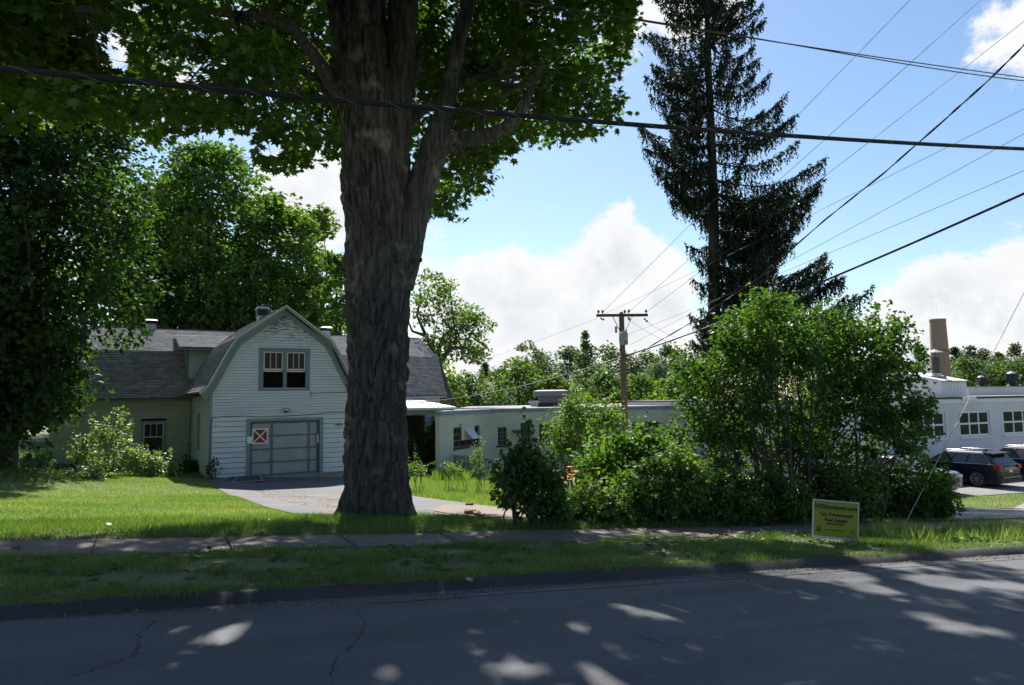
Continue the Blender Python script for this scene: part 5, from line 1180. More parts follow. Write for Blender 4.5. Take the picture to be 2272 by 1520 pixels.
# ---- the old maple by the sidewalk
def bark_noise(nth, nz, seed):
    r = np.random.default_rng(seed)
    def layer(a, b):
        g = r.normal(size=(a, b)); th = np.linspace(0, a, nth, endpoint=False); zz = np.linspace(0, b - 1.001, nz)
        i = th.astype(int); f = (th - i)[:, None]; j = zz.astype(int); e = (zz - j)[None]
        f = f * f * (3 - 2 * f); e = e * e * (3 - 2 * e)
        i2 = (i + 1) % a; j2 = np.minimum(j + 1, b - 1)
        return g[i][:, j] * (1 - f) * (1 - e) + g[i2][:, j] * f * (1 - e) + g[i][:, j2] * (1 - f) * e + g[i2][:, j2] * f * e
    return layer
def stem_mesh(pts, rad, nth, nz, seed, amp, flare=None):
    """a trunk with shaggy bark: long plates standing proud of furrows"""
    pts = np.array(pts); rad = np.array(rad); s = np.concatenate([[0], np.cumsum(np.linalg.norm(np.diff(pts, axis=0), axis=1))]); L = s[-1]
    ss = np.linspace(0, L, nz)
    def cub(col_):
        # smooth interpolation
        m_ = np.gradient(col_, s); k = np.clip(np.searchsorted(s, ss) - 1, 0, len(s) - 2); h = s[k + 1] - s[k]; t = (ss - s[k]) / h
        return (2 * t**3 - 3 * t**2 + 1) * col_[k] + (t**3 - 2 * t**2 + t) * h * m_[k] + (-2 * t**3 + 3 * t**2) * col_[k + 1] + (t**3 - t**2) * h * m_[k + 1]
    P = np.stack([cub(pts[:, i]) for i in range(3)], 1); R = cub(rad); T = unit(np.gradient(P, axis=0))
    ref = RCAM[:, 0]; a = unit(ref[None] - (T @ ref)[:, None] * T); b = np.cross(T, a)
    lay = bark_noise(nth, nz, seed); per = 2 * math.pi * R.mean()
    n1 = lay(max(6, int(per / .09)), max(4, int(L / .36))); n2 = lay(max(10, int(per / .045)), max(6, int(L / .22))); n3 = lay(max(12, int(per / .022)), max(8, int(L / .09))); n0 = lay(7, max(3, int(L / 1.4)))
    fur = 1 - np.exp(-(np.abs(n1 + .35 * n2) / .38) ** 1.4)                # 0 in furrows, 1 on plates
    disp = amp * (fur - .55) + amp * .35 * n2 * .5 + amp * .16 * n3 + amp * .5 * n0
    th = np.linspace(0, 2 * math.pi, nth, endpoint=False)[:, None]
    rr = R[None] + disp
    if flare is not None:
        f = np.exp(-ss / flare[1])[None]; rr = rr + flare[0] * f * (.55 + .45 * np.cos(5 * th + .6) + .25 * np.cos(3 * th + 2))
    V = P[None] + rr[..., None] * (np.cos(th)[..., None] * a[None] + np.sin(th)[..., None] * b[None])
    ids = np.arange(nth * nz).reshape(nth, nz); i2 = np.roll(ids, -1, 0)
    F = np.stack([ids[:, :-1].ravel(), i2[:, :-1].ravel(), i2[:, 1:].ravel(), ids[:, 1:].ravel()], 1)
    return V.reshape(-1, 3), F
def maple_bark():
    m = mat('maple_bark', (.0145, .0142, .0145), .95, color2=(.086, .083, .081), scale=3.0, stretch=(5, 5, .65), bump=1.0, bscale=10, detail=9)
    nt, L, N = nodes_of(m); b = N['Principled BSDF']; src = b.inputs['Base Color'].links[0].from_socket
    tc = N.new('ShaderNodeTexCoord')                       # lichen and a rusty weep high up
    n = N.new('ShaderNodeTexNoise'); n.inputs['Scale'].default_value = 2.2; n.inputs['Detail'].default_value = 8; L.new(tc.outputs['Object'], n.inputs['Vector'])
    r = N.new('ShaderNodeMapRange'); L.new(n.outputs['Fac'], r.inputs[0]); r.inputs[1].default_value = .60; r.inputs[2].default_value = .72; r.inputs[4].default_value = .7
    x = N.new('ShaderNodeMix'); x.data_type = 'RGBA'; L.new(r.outputs[0], x.inputs['Factor']); L.new(src, x.inputs['A']); x.inputs['B'].default_value = (.20, .19, .165, 1)
    sp = D(797, 50, 11.8) - MBASE; g = N.new('ShaderNodeVectorMath'); g.operation = 'DISTANCE'; mp = N.new('ShaderNodeMapping'); mp.inputs['Scale'].default_value = (2.6, 2.6, .75)
    L.new(tc.outputs['Object'], mp.inputs[0]); L.new(mp.outputs[0], g.inputs[0]); g.inputs[1].default_value = tuple(sp * np.array([2.6, 2.6, .75]))
    r2 = N.new('ShaderNodeMapRange'); L.new(g.outputs['Value'], r2.inputs[0]); r2.inputs[1].default_value = .75; r2.inputs[2].default_value = .2; r2.inputs[4].default_value = .7
    mu = N.new('ShaderNodeMath'); mu.operation = 'MULTIPLY'; L.new(r2.outputs[0], mu.inputs[0]); L.new(n.outputs['Fac'], mu.inputs[1])
    y = N.new('ShaderNodeMix'); y.data_type = 'RGBA'; L.new(mu.outputs[0], y.inputs['Factor']); L.new(x.outputs['Result'], y.inputs['A']); y.inputs['B'].default_value = (.26, .11, .02, 1)
    sz_ = N.new('ShaderNodeSeparateXYZ'); L.new(tc.outputs['Object'], sz_.inputs[0])          # paler bark up in the stems, the light on them painted in
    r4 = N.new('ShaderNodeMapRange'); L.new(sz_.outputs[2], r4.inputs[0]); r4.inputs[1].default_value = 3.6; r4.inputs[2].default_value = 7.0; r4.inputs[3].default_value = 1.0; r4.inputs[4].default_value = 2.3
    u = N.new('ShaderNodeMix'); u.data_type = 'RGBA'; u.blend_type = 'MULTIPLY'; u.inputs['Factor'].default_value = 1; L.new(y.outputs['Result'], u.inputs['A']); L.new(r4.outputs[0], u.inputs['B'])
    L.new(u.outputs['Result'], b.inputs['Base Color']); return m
MBASE = np.array(G(838, 1146))
MD = float(proj(MBASE)[0, 2])
def mp_(px, py, hw, dd=0.0): return D(px, py, MD + dd) - MBASE, hw / FPX * (MD + dd)
maple = empty('old_maple_tree', MBASE, 0, label='huge old maple with shaggy grey trunk beside the sidewalk', cat='tree')
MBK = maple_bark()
def stem(name, rows, nth, nz, seed, amp, flare=None):
    q = [mp_(*r_) for r_ in rows]; V, F = stem_mesh([a for a, _ in q], [b for _, b in q], nth, nz, seed, amp, flare)
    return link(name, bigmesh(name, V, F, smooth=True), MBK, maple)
trunk_rows = [(836, 1168, 66), (835, 1120, 64), (835, 1060, 62), (835, 960, 61), (835, 800, 62), (838, 680, 67), (842, 580, 71), (838, 500, 68), (828, 430, 65), (820, 330, 63), (816, 240, 62), (803, 130, 59), (792, 20, 61), (786, -80, 58), (770, -260, 52), (748, -520, 40), (720, -800, 24)]
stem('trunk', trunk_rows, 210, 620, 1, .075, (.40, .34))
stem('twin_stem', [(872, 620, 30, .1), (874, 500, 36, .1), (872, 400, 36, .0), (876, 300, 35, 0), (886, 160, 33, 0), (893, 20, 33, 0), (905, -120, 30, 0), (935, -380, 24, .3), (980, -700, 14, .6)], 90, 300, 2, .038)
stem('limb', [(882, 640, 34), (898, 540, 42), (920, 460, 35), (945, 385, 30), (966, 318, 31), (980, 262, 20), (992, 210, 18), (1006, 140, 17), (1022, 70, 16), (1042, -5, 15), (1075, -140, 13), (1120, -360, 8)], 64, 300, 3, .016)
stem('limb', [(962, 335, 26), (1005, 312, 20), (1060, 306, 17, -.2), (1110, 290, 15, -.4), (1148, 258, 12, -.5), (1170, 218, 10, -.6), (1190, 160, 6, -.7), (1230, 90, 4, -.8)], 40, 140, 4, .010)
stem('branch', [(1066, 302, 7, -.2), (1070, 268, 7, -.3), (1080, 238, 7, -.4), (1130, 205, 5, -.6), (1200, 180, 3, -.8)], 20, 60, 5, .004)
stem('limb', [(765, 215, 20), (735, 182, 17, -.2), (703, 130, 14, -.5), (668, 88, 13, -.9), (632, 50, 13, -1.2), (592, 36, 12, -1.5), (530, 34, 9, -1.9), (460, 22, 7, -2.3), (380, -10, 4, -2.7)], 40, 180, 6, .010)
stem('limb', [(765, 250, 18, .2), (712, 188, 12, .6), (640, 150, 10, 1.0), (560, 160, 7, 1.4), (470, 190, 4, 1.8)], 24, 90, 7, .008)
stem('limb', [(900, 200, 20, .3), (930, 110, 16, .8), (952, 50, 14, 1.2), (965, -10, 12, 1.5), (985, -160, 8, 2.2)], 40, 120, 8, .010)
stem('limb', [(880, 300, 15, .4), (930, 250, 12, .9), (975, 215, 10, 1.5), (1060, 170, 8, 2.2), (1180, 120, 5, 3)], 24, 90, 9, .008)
stem('dead_stub', [(905, 579, 6, -.2), (925, 578, 6, -.3), (934, 577, 5, -.35)], 12, 12, 10, .006)
for (p, q) in (((786, -120), (560, -420)), ((780, -200), (900, -620)), ((935, -380), (1300, -520)), ((760, -300), (420, -700)), ((1075, -140), (1420, -330)), ((905, -150), (1080, -560)), ((786, -60), (600, -230)), ((990, -160), (1240, -160))):
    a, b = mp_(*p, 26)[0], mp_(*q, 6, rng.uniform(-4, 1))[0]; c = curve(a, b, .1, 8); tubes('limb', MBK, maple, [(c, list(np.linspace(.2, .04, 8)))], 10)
# its crown: sprays of lobed leaves; none stands between the sun and the sunlit lawn
LIT = [[(-60, 1193), (-60, 1108), (200, 1078), (400, 1072), (490, 1090), (765, 1077), (765, 1136), (640, 1148), (470, 1166), (300, 1180), (120, 1192)], [(905, 1050), (1110, 1050), (1140, 1120), (1060, 1150), (960, 1142), (915, 1128)], [(2080, 1095), (2330, 1095), (2330, 1160), (2080, 1160)]]
LITG = [[G(*p)[:2] for p in L_] for L_ in LIT]
def shadow_xy(P, it=3):
    z = np.zeros(len(P)) - .5
    for _ in range(it):
        k = (P[:, 2] - z) / SUNV[2]; q = P[:, :2] - SUNV[None, :2] * k[:, None]; z = gz(q[:, 0], q[:, 1])
    return q
def shades_lawn(P):
    q = shadow_xy(P); return np.any([inpoly(q[:, 0], q[:, 1], L_) for L_ in LITG], 0)
# openings cut into the leaf cover to lay sun patches on the road
GAPS = [(470, 1415, 62), (520, 1385, 40), (430, 1400, 36), (745, 1390, 52), (965, 1350, 55), (1110, 1318, 30), (1250, 1312, 30), (1420, 1352, 60), (1250, 1392, 36), (1258, 1415, 34), (1500, 1368, 40), (1780, 1272, 70), (1870, 1278, 70), (1930, 1308, 48), (2090, 1292, 70),
        (2220, 1300, 40), (2150, 1405, 50), (2070, 1375, 30), (1140, 1500, 40), (1530, 1252, 50), (890, 1184, 18), (2250, 1415, 30), (1960, 1240, 70), (1700, 1262, 40)]
def _gap(px, py, w):
    p = G(px, py); return p[0], p[1], w / FPX * float(proj(p)[0, 2])
GAPW = [_gap(*g) for g in GAPS]
def in_gap(P):
    q = shadow_xy(P); h = np.zeros(len(P), bool)
    for x, y, w in GAPW: h |= ((q[:, 0] - x) ** 2 + (q[:, 1] - y) ** 2 < (w * .92 + .08) ** 2)
    return h
def sample_px(poly, n, d0, d1, r):
    poly = np.array(poly, float); out = []
    while len(out) < n:
        p = r.uniform(poly.min(0), poly.max(0))
        if inpoly(np.array([p[0]]), np.array([p[1]]), poly)[0]: out.append(D(p[0], p[1], (r.uniform(d0 ** 2.4, d1 ** 2.4)) ** (1 / 2.4)))
    return np.array(out)
def sprays(C_, r, per, rad, leafs):
    """drooping sprays: leaves lie in tiers, faces up, tips down"""
    n = len(C_); rr = rad * r.uniform(.7, 1.3, n); k = np.repeat(np.arange(n), per); a = r.uniform(0, 2 * math.pi, len(k)); q = np.sqrt(r.uniform(0, 1, len(k)))
    off = np.stack([np.cos(a) * q * rr[k], np.sin(a) * q * rr[k], r.normal(size=len(k)) * rr[k] * .22 - .35 * q * q * rr[k]], 1); od = unit(np.stack([np.cos(a), np.sin(a), -.2 * np.ones(len(k))], 1))
    return C_[k] + off, od, k
STEMS2D = [trunk_rows, [(872, 620, 36), (886, 160, 36), (893, 20, 36), (905, -120, 34)], [(882, 640, 34), (920, 460, 38), (966, 318, 34), (985, 240, 22), (1006, 140, 20), (1042, -5, 18)], [(962, 335, 28), (1005, 312, 22), (1060, 306, 18), (1110, 290, 16), (1148, 258, 14), (1170, 218, 12)], [(765, 215, 20), (703, 130, 15), (632, 50, 14), (592, 36, 13), (530, 34, 9)]]
def before_stems(P):
    """sprays do not hang across the bare trunk and lower limbs"""
    pp = proj(P); hit = np.zeros(len(P), bool)
    for rows in STEMS2D:
        for a, b in zip(rows[:-1], rows[1:]):
            p, q = np.array(a[:2], float), np.array(b[:2], float); d_ = q - p; t = np.clip(((pp[:, :2] - p) @ d_) / (d_ @ d_), 0, 1); dist = np.linalg.norm(pp[:, :2] - (p + t[:, None] * d_), axis=1)
            hit |= (dist < a[2] + 9) & (pp[:, 2] < MD + .7)
    return hit
def maple_crown():
    r = np.random.default_rng(21)
    RL = [(225, -30), (760, -30), (765, 300), (752, 365), (700, 318), (668, 385), (600, 368), (555, 340), (560, 290), (480, 275), (420, 292), (335, 318), (275, 262), (240, 150)]
    RR_ = [(890, -30), (1400, -30), (1412, 80), (1375, 190), (1382, 265), (1285, 318), (1190, 305), (1100, 345), (1085, 420), (1010, 470), (945, 500), (930, 450), (900, 330)]
    A = sample_px(RL, 250, 8.5, 22, r); B_ = sample_px(RR_, 380, 12.0, 22, r); Bh = sample_px([(745, -30), (905, -30), (905, 320), (745, 320)], 90, 14.5, 22, r)
    C_ = np.concatenate([A, B_, Bh])
    C_ = C_[~shades_lawn(C_)]
    pts, od, k = sprays(C_, r, 62, .52, .13); ok = ~shades_lawn(pts) & ~in_gap(pts); pts, od, k = pts[ok], od[ok], k[ok]
    # a ragged lower edge; the pictured gaps of sky stay open
    pp = proj(pts); jj = pp[:, :2] + r.normal(size=(len(pts), 2)) * 13; g = ~(inpoly(jj[:, 0], jj[:, 1], RL) | inpoly(jj[:, 0], jj[:, 1], RR_) | ((jj[:, 0] > 740) & (jj[:, 0] < 915) & (jj[:, 1] < 330)) | (jj[:, 1] < -20))
    for (x, y, w, h) in ((240, 130, 45, 70), (600, 330, 26, 16)): g |= (((pp[:, 0] - x) / w) ** 2 + ((pp[:, 1] - y) / h) ** 2 < 1)
    pts, od, k = pts[~g], od[~g], k[~g]; fr = ~before_stems(pts); pts, od, k = pts[fr], od[fr], k[fr]
    leaves_obj('crown', pts - MBASE, od, .135, T_maple(), LM_MAPLE, maple, up=1.0, rand=.55, droop=.7, tintbase=.42 + .24 * r.normal(size=len(C_))[k], r=r)
    sp = []
    ends = [mp_(1190, 160, 5, -.7)[0], mp_(1042, -5, 5)[0], mp_(530, 34, 5, -1.9)[0], mp_(560, 160, 5, 1.4)[0], mp_(1060, 170, 5, 2.2)[0], mp_(952, 50, 5, 1.2)[0], mp_(700, 130, 5, -.5)[0], mp_(1010, 312, 5)[0]]
    for c in C_[::2]:
        e = c - MBASE; j = min(ends, key=lambda q: np.linalg.norm(q - e)); cv = curve(j, e, .07, 5, r); sp.append((cv, list(np.linspace(.022, .005, 5))))
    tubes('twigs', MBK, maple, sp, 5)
    # the rest of the crown, over the road and above the picture
    n = 0; Cs = []
    cen = np.array([3.4, 12.0, 13.0]); rad = np.array([10.2, 10.4, 7.4])
    P = cen + rnd_dir(6600, r) * (r.uniform(.25, 1, 6600) ** .5)[:, None] * rad
    P = P[P[:, 2] > 5.5]; pp = proj(P); vis = (pp[:, 2] > 0) & (pp[:, 0] > -120) & (pp[:, 0] < IW + 120) & (pp[:, 1] > -95)
    P = P[~vis & ~shades_lawn(P)][:CROWN_N]
    pts, od, k = sprays(P, r, 38, .80, .2); ok = ~shades_lawn(pts) & ~in_gap(pts); pp = proj(pts); vis = (pp[:, 2] > 0) & (pp[:, 0] > -20) & (pp[:, 0] < IW + 50) & (pp[:, 1] > -48); ok &= ~vis
    leaves_obj('upper_crown', pts[ok] - MBASE, od[ok], .25, T_hex(), LM_MAPLE, maple, up=1.0, rand=.55, droop=.5, r=r)
CROWN_N = 1750
maple_crown()

# ---- roadside maple left of the picture, its bough reaching in at the top left corner
def left_maple():
    b = np.array([-6.3, 11.6, 0]); b[2] = float(gz(b[0], b[1])); t = empty('roadside_maple', b, 0, label='maple whose dark bough and leaves hang into the top left corner', cat='tree')
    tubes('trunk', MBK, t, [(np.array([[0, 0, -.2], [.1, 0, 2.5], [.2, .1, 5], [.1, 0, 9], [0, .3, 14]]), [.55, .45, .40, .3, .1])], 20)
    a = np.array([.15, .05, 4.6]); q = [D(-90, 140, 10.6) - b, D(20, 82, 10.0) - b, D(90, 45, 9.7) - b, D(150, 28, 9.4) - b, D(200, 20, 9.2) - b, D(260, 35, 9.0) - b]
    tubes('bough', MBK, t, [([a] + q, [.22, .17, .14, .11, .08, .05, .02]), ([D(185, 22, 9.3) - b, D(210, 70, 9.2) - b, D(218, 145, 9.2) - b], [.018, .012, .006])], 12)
    r = np.random.default_rng(33)
    C_ = sample_px([(-120, -60), (215, -60), (232, 20), (200, 70), (205, 120), (235, 160), (262, 235), (180, 240), (110, 215), (60, 245), (-120, 262)], 95, 8.6, 13.0, r); C_ = C_[~shades_lawn(C_)]
    pts, od, k = sprays(C_, r, 60, .50, .13); ok = ~shades_lawn(pts) & ~in_gap(pts); pts, od, k = pts[ok], od[ok], k[ok]
    leaves_obj('crown', pts - b, od, .135, T_maple(), LM_MAPLE, t, up=1.0, rand=.55, droop=.6, tintbase=.55 + .15 * r.normal(size=len(C_))[k], r=r)
    P = b + np.array([0, 0, 11.5]) + rnd_dir(420, r) * (r.uniform(.3, 1, 420) ** .5)[:, None] * np.array([5.5, 5.5, 5.5]); P = P[~shades_lawn(P)]; pp = proj(P); vis = (pp[:, 2] > 0) & (pp[:, 0] > -110) & (pp[:, 1] > -110) & (pp[:, 0] < IW); P = P[~vis]
    pts, od, k = sprays(P, r, 34, .75, .2); pts_ok = ~shades_lawn(pts) & ~in_gap(pts); leaves_obj('upper_crown', pts[pts_ok] - b, od[pts_ok], .24, T_hex(), LM_MAPLE, t, up=1.0, rand=.5, r=r)
left_maple()

# ---- trees round the house
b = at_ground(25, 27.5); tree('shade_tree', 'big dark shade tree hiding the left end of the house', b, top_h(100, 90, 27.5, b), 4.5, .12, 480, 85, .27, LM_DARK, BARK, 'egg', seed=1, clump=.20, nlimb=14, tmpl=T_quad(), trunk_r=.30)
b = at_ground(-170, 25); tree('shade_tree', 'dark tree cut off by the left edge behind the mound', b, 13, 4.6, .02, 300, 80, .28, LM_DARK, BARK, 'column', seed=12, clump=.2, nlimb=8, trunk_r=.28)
BG = 'trees behind the house'
b = at_ground(455, 64); tree('backyard_tree', 'tall rounded green tree rising behind the garage gable', b, top_h(455, 318, 64, b), 8.6, .15, 330, 75, .50, LM_BACK, BARKF, 'oval', group=BG, seed=2, clump=.15, nlimb=16, trunk_r=.35)
b = at_ground(345, 70); tree('backyard_tree', 'tree peeping out left of the tall rounded one', b, top_h(330, 385, 70, b), 6.5, .15, 200, 60, .5, LM_BACK, BARKF, 'oval', group=BG, seed=3, clump=.17, nlimb=12)
b = at_ground(610, 66); tree('backyard_tree', 'leafy tree on the right shoulder of the tall rounded one', b, top_h(615, 430, 66, b), 5.6, .10, 200, 60, .48, LM_BACK, BARKF, 'oval', group=BG, seed=4, clump=.17, nlimb=12)
b = at_ground(700, 74); tree('backyard_tree', 'lighter green tree just left of the maple trunk', b, top_h(725, 452, 74, b), 5.2, .12, 170, 60, .46, LM_LIGHT, BARKF, 'oval', group=BG, seed=5, clump=.15, nlimb=12)
b = at_ground(745, 62); tree('backyard_tree', 'low yellowish tree above the ridge left of the maple trunk', b, top_h(745, 560, 62, b), 3.8, .10, 120, 55, .4, LM_LIGHT, BARKF, 'oval', group=BG, seed=6, clump=.2, nlimb=8)
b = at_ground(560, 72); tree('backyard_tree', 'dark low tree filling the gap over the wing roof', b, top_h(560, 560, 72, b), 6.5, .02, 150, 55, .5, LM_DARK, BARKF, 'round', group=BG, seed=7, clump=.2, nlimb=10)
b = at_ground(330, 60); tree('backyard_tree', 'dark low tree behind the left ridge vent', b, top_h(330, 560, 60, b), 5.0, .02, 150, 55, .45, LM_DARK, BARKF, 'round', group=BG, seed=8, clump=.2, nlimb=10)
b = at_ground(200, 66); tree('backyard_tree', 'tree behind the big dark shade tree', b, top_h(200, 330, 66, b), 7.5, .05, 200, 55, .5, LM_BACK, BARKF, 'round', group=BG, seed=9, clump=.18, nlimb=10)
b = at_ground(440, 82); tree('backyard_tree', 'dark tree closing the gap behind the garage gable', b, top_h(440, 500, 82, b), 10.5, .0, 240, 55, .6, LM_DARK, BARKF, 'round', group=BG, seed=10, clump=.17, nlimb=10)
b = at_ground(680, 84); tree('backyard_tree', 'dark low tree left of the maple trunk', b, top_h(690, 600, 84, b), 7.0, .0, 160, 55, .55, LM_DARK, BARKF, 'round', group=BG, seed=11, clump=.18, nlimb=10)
# crooked open tree right of the trunk
def crooked():
    r = np.random.default_rng(8); d = 52; b = at_ground(1005, d); t = empty('crooked_tree', b, 0, label='open crooked tree with bent limbs right of the maple trunk', cat='tree')
    L = lambda px, py, dd=0: D(px, py, d + dd) - b
    sp = [([L(1010, 905), L(990, 860), L(968, 790), L(945, 745), L(925, 700), L(935, 650)], [.27, .24, .20, .15, .10, .05]), ([L(975, 805), L(1000, 772, -1), L(1035, 772, -1.5), L(1062, 790, -2)], [.22, .18, .12, .04]), ([L(968, 790), L(985, 745, 1), L(1020, 715, 1), L(1065, 700, 1)], [.2, .15, .1, .04]), ([L(945, 745), L(915, 735), L(900, 700)], [.15, .1, .04])]
    tubes('trunk', BARK, t, sp, 8); C_ = []
    for (x, y, w, h, n) in ((965, 640, 40, 25, 14), (940, 680, 32, 30, 12), (985, 665, 30, 25, 9), (1020, 700, 45, 22, 14), (1065, 705, 32, 20, 10), (1000, 745, 45, 25, 12), (1050, 750, 40, 30, 12), (1065, 790, 20, 25, 7), (960, 770, 30, 25, 8), (1010, 800, 60, 25, 12)):
        for _ in range(n): C_.append(D(x + r.normal() * w * .55, y + r.normal() * h * .55, d + r.uniform(-2.5, 2.5)) - b)
    C_ = np.array(C_); pts, dd, k = clump_points(C_, r.uniform(.45, .85, len(C_)), 42, r); leaves_obj('crown', pts, dd, .26, T_quad(), LM_LIGHT, t, tintbase=.35, r=r)
    tubes('limbs', BARK, t, [(curve(L(985 + r.uniform(-30, 50), 750 + r.uniform(-40, 50)), c, .08, 4, r), [.05, .04, .03, .012]) for c in C_[::3]], 5)
crooked()

# ---- the far row of trees over the factory
FG = 'far trees behind the factory'
far = [ # px, top y, distance, radius, shape, material, label
 (965, 800, 84, 4.2, 'round', LM_LIGHT, 'light green tree directly behind the crooked tree'),
 (1040, 830, 90, 4.0, 'oval', LM_FAR, 'mid green tree low right of the crooked tree'),
 (1078, 806, 120, 3.2, 'cone', LM_CONIF, 'dark pointed pine between crooked tree and light green trees'),
 (1110, 822, 100, 3.6, 'round', LM_FAR, 'small far tree left of the light green round tree'),
 (1152, 800, 84, 4.6, 'round', LM_LIGHT, 'light green round tree left of the rooftop exhaust hood'),
 (1172, 762, 112, 3.2, 'vase', LM_FAR, 'thin topped tree rising behind the light green round tree'),
 (1205, 788, 118, 4.6, 'oval', LM_FARD, 'dark far tree behind the rooftop exhaust hood'),
 (1225, 838, 80, 3.4, 'round', LM_LIGHT, 'low light tree above the exhaust hood'),
 (1262, 776, 104, 4.4, 'oval', LM_FARD, 'dark tree left of the tall airy one'),
 (1302, 738, 92, 4.8, 'cone', LM_FAR, 'tall airy tree left of the utility pole'),
 (1352, 772, 100, 4.0, 'oval', LM_FAR, 'green tree just left of the utility pole'),
 (1340, 830, 82, 4.2, 'round', LM_FAR, 'low green tree at the foot of the tall airy one'),
 (1405, 790, 112, 4.4, 'round', LM_FARD, 'dark round tree just right of the utility pole'),
 (1440, 786, 124, 4.6, 'round', LM_FAR, 'far green tree between pole and round topped tree'),
 (1415, 838, 84, 4.0, 'round', LM_LIGHT, 'low yellowish tree right of the utility pole'),
 (1490, 768, 116, 3.9, 'oval', LM_FARD, 'round topped dark tree between pole and spruce'),
 (1468, 812, 92, 3.6, 'round', LM_GREY, 'silvery grey green tree below the round topped one'),
 (1530, 800, 108, 5.0, 'round', LM_FAR, 'green tree left of the spruce trunk'),
 (1500, 845, 76, 4.0, 'round', LM_LIGHT, 'low bright tree left of the lilac'),
 (1600, 800, 112, 5.5, 'round', LM_FAR, 'green tree behind the spruce trunk'),
 (1700, 800, 116, 6.0, 'round', LM_FARD, 'dark tree behind the lilac left half'),
 (1800, 800, 112, 6.0, 'round', LM_FAR, 'green tree behind the lilac right half'),
 (1890, 795, 112, 5.0, 'round', LM_FARD, 'dark tree right of the spruce skirts'),
 (1970, 805, 104, 4.8, 'round', LM_FAR, 'green tree left of the brick smokestack'),
 (2052, 768, 118, 4.2, 'cone', LM_CONIF, 'dark conifer just left of the brick smokestack'),
 (2030, 815, 96, 4.4, 'round', LM_FAR, 'low tree at the left foot of the smokestack'),
 (2126, 772, 122, 4.6, 'cone', LM_CONIF, 'conifer just right of the brick smokestack'),
 (2160, 768, 116, 5.0, 'cone', LM_CONIF, 'conifer above the smaller ventilator'),
 (2190, 772, 128, 5.0, 'cone', LM_CONIF, 'tall conifer between the two ventilators'),
 (2225, 784, 114, 4.6, 'cone', LM_CONIF, 'conifer above the larger ventilator'),
 (2262, 764, 110, 5.2, 'cone', LM_CONIF, 'tall conifer at the right edge'),
 (2310, 775, 116, 5.2, 'cone', LM_CONIF, 'conifer partly cut by the right edge'),
 (2150, 802, 100, 4.6, 'round', LM_FAR, 'green tree below the conifers right of the smokestack'),
 (2215, 806, 102, 5.0, 'round', LM_FAR, 'green tree behind the ventilators'),
 (2275, 802, 98, 5.0, 'round', LM_FAR, 'green tree under the conifers at the right edge')]
for i, (px, py, d, rad, sh, m, lab) in enumerate(far):
    b = at_ground(px, d); b[2] = -4.2; h = top_h(px, py, d, b); rad = rad * (1.7 if m is LM_CONIF else 1)
    tree('far_conifer' if sh == 'cone' and m is LM_CONIF else 'far_tree', lab, b, h, rad, .12 if sh != 'vase' else .3, (95 if sh == 'round' or sh == 'oval' else 50 if sh == 'vase' else 150), 44 if sh != 'cone' else 30, .46 if sh != 'cone' else .36, m, BARKF, sh, group=FG, seed=40 + i, clump=.27 if sh != 'cone' else .19, nlimb=8, twig=False, fill=.5)

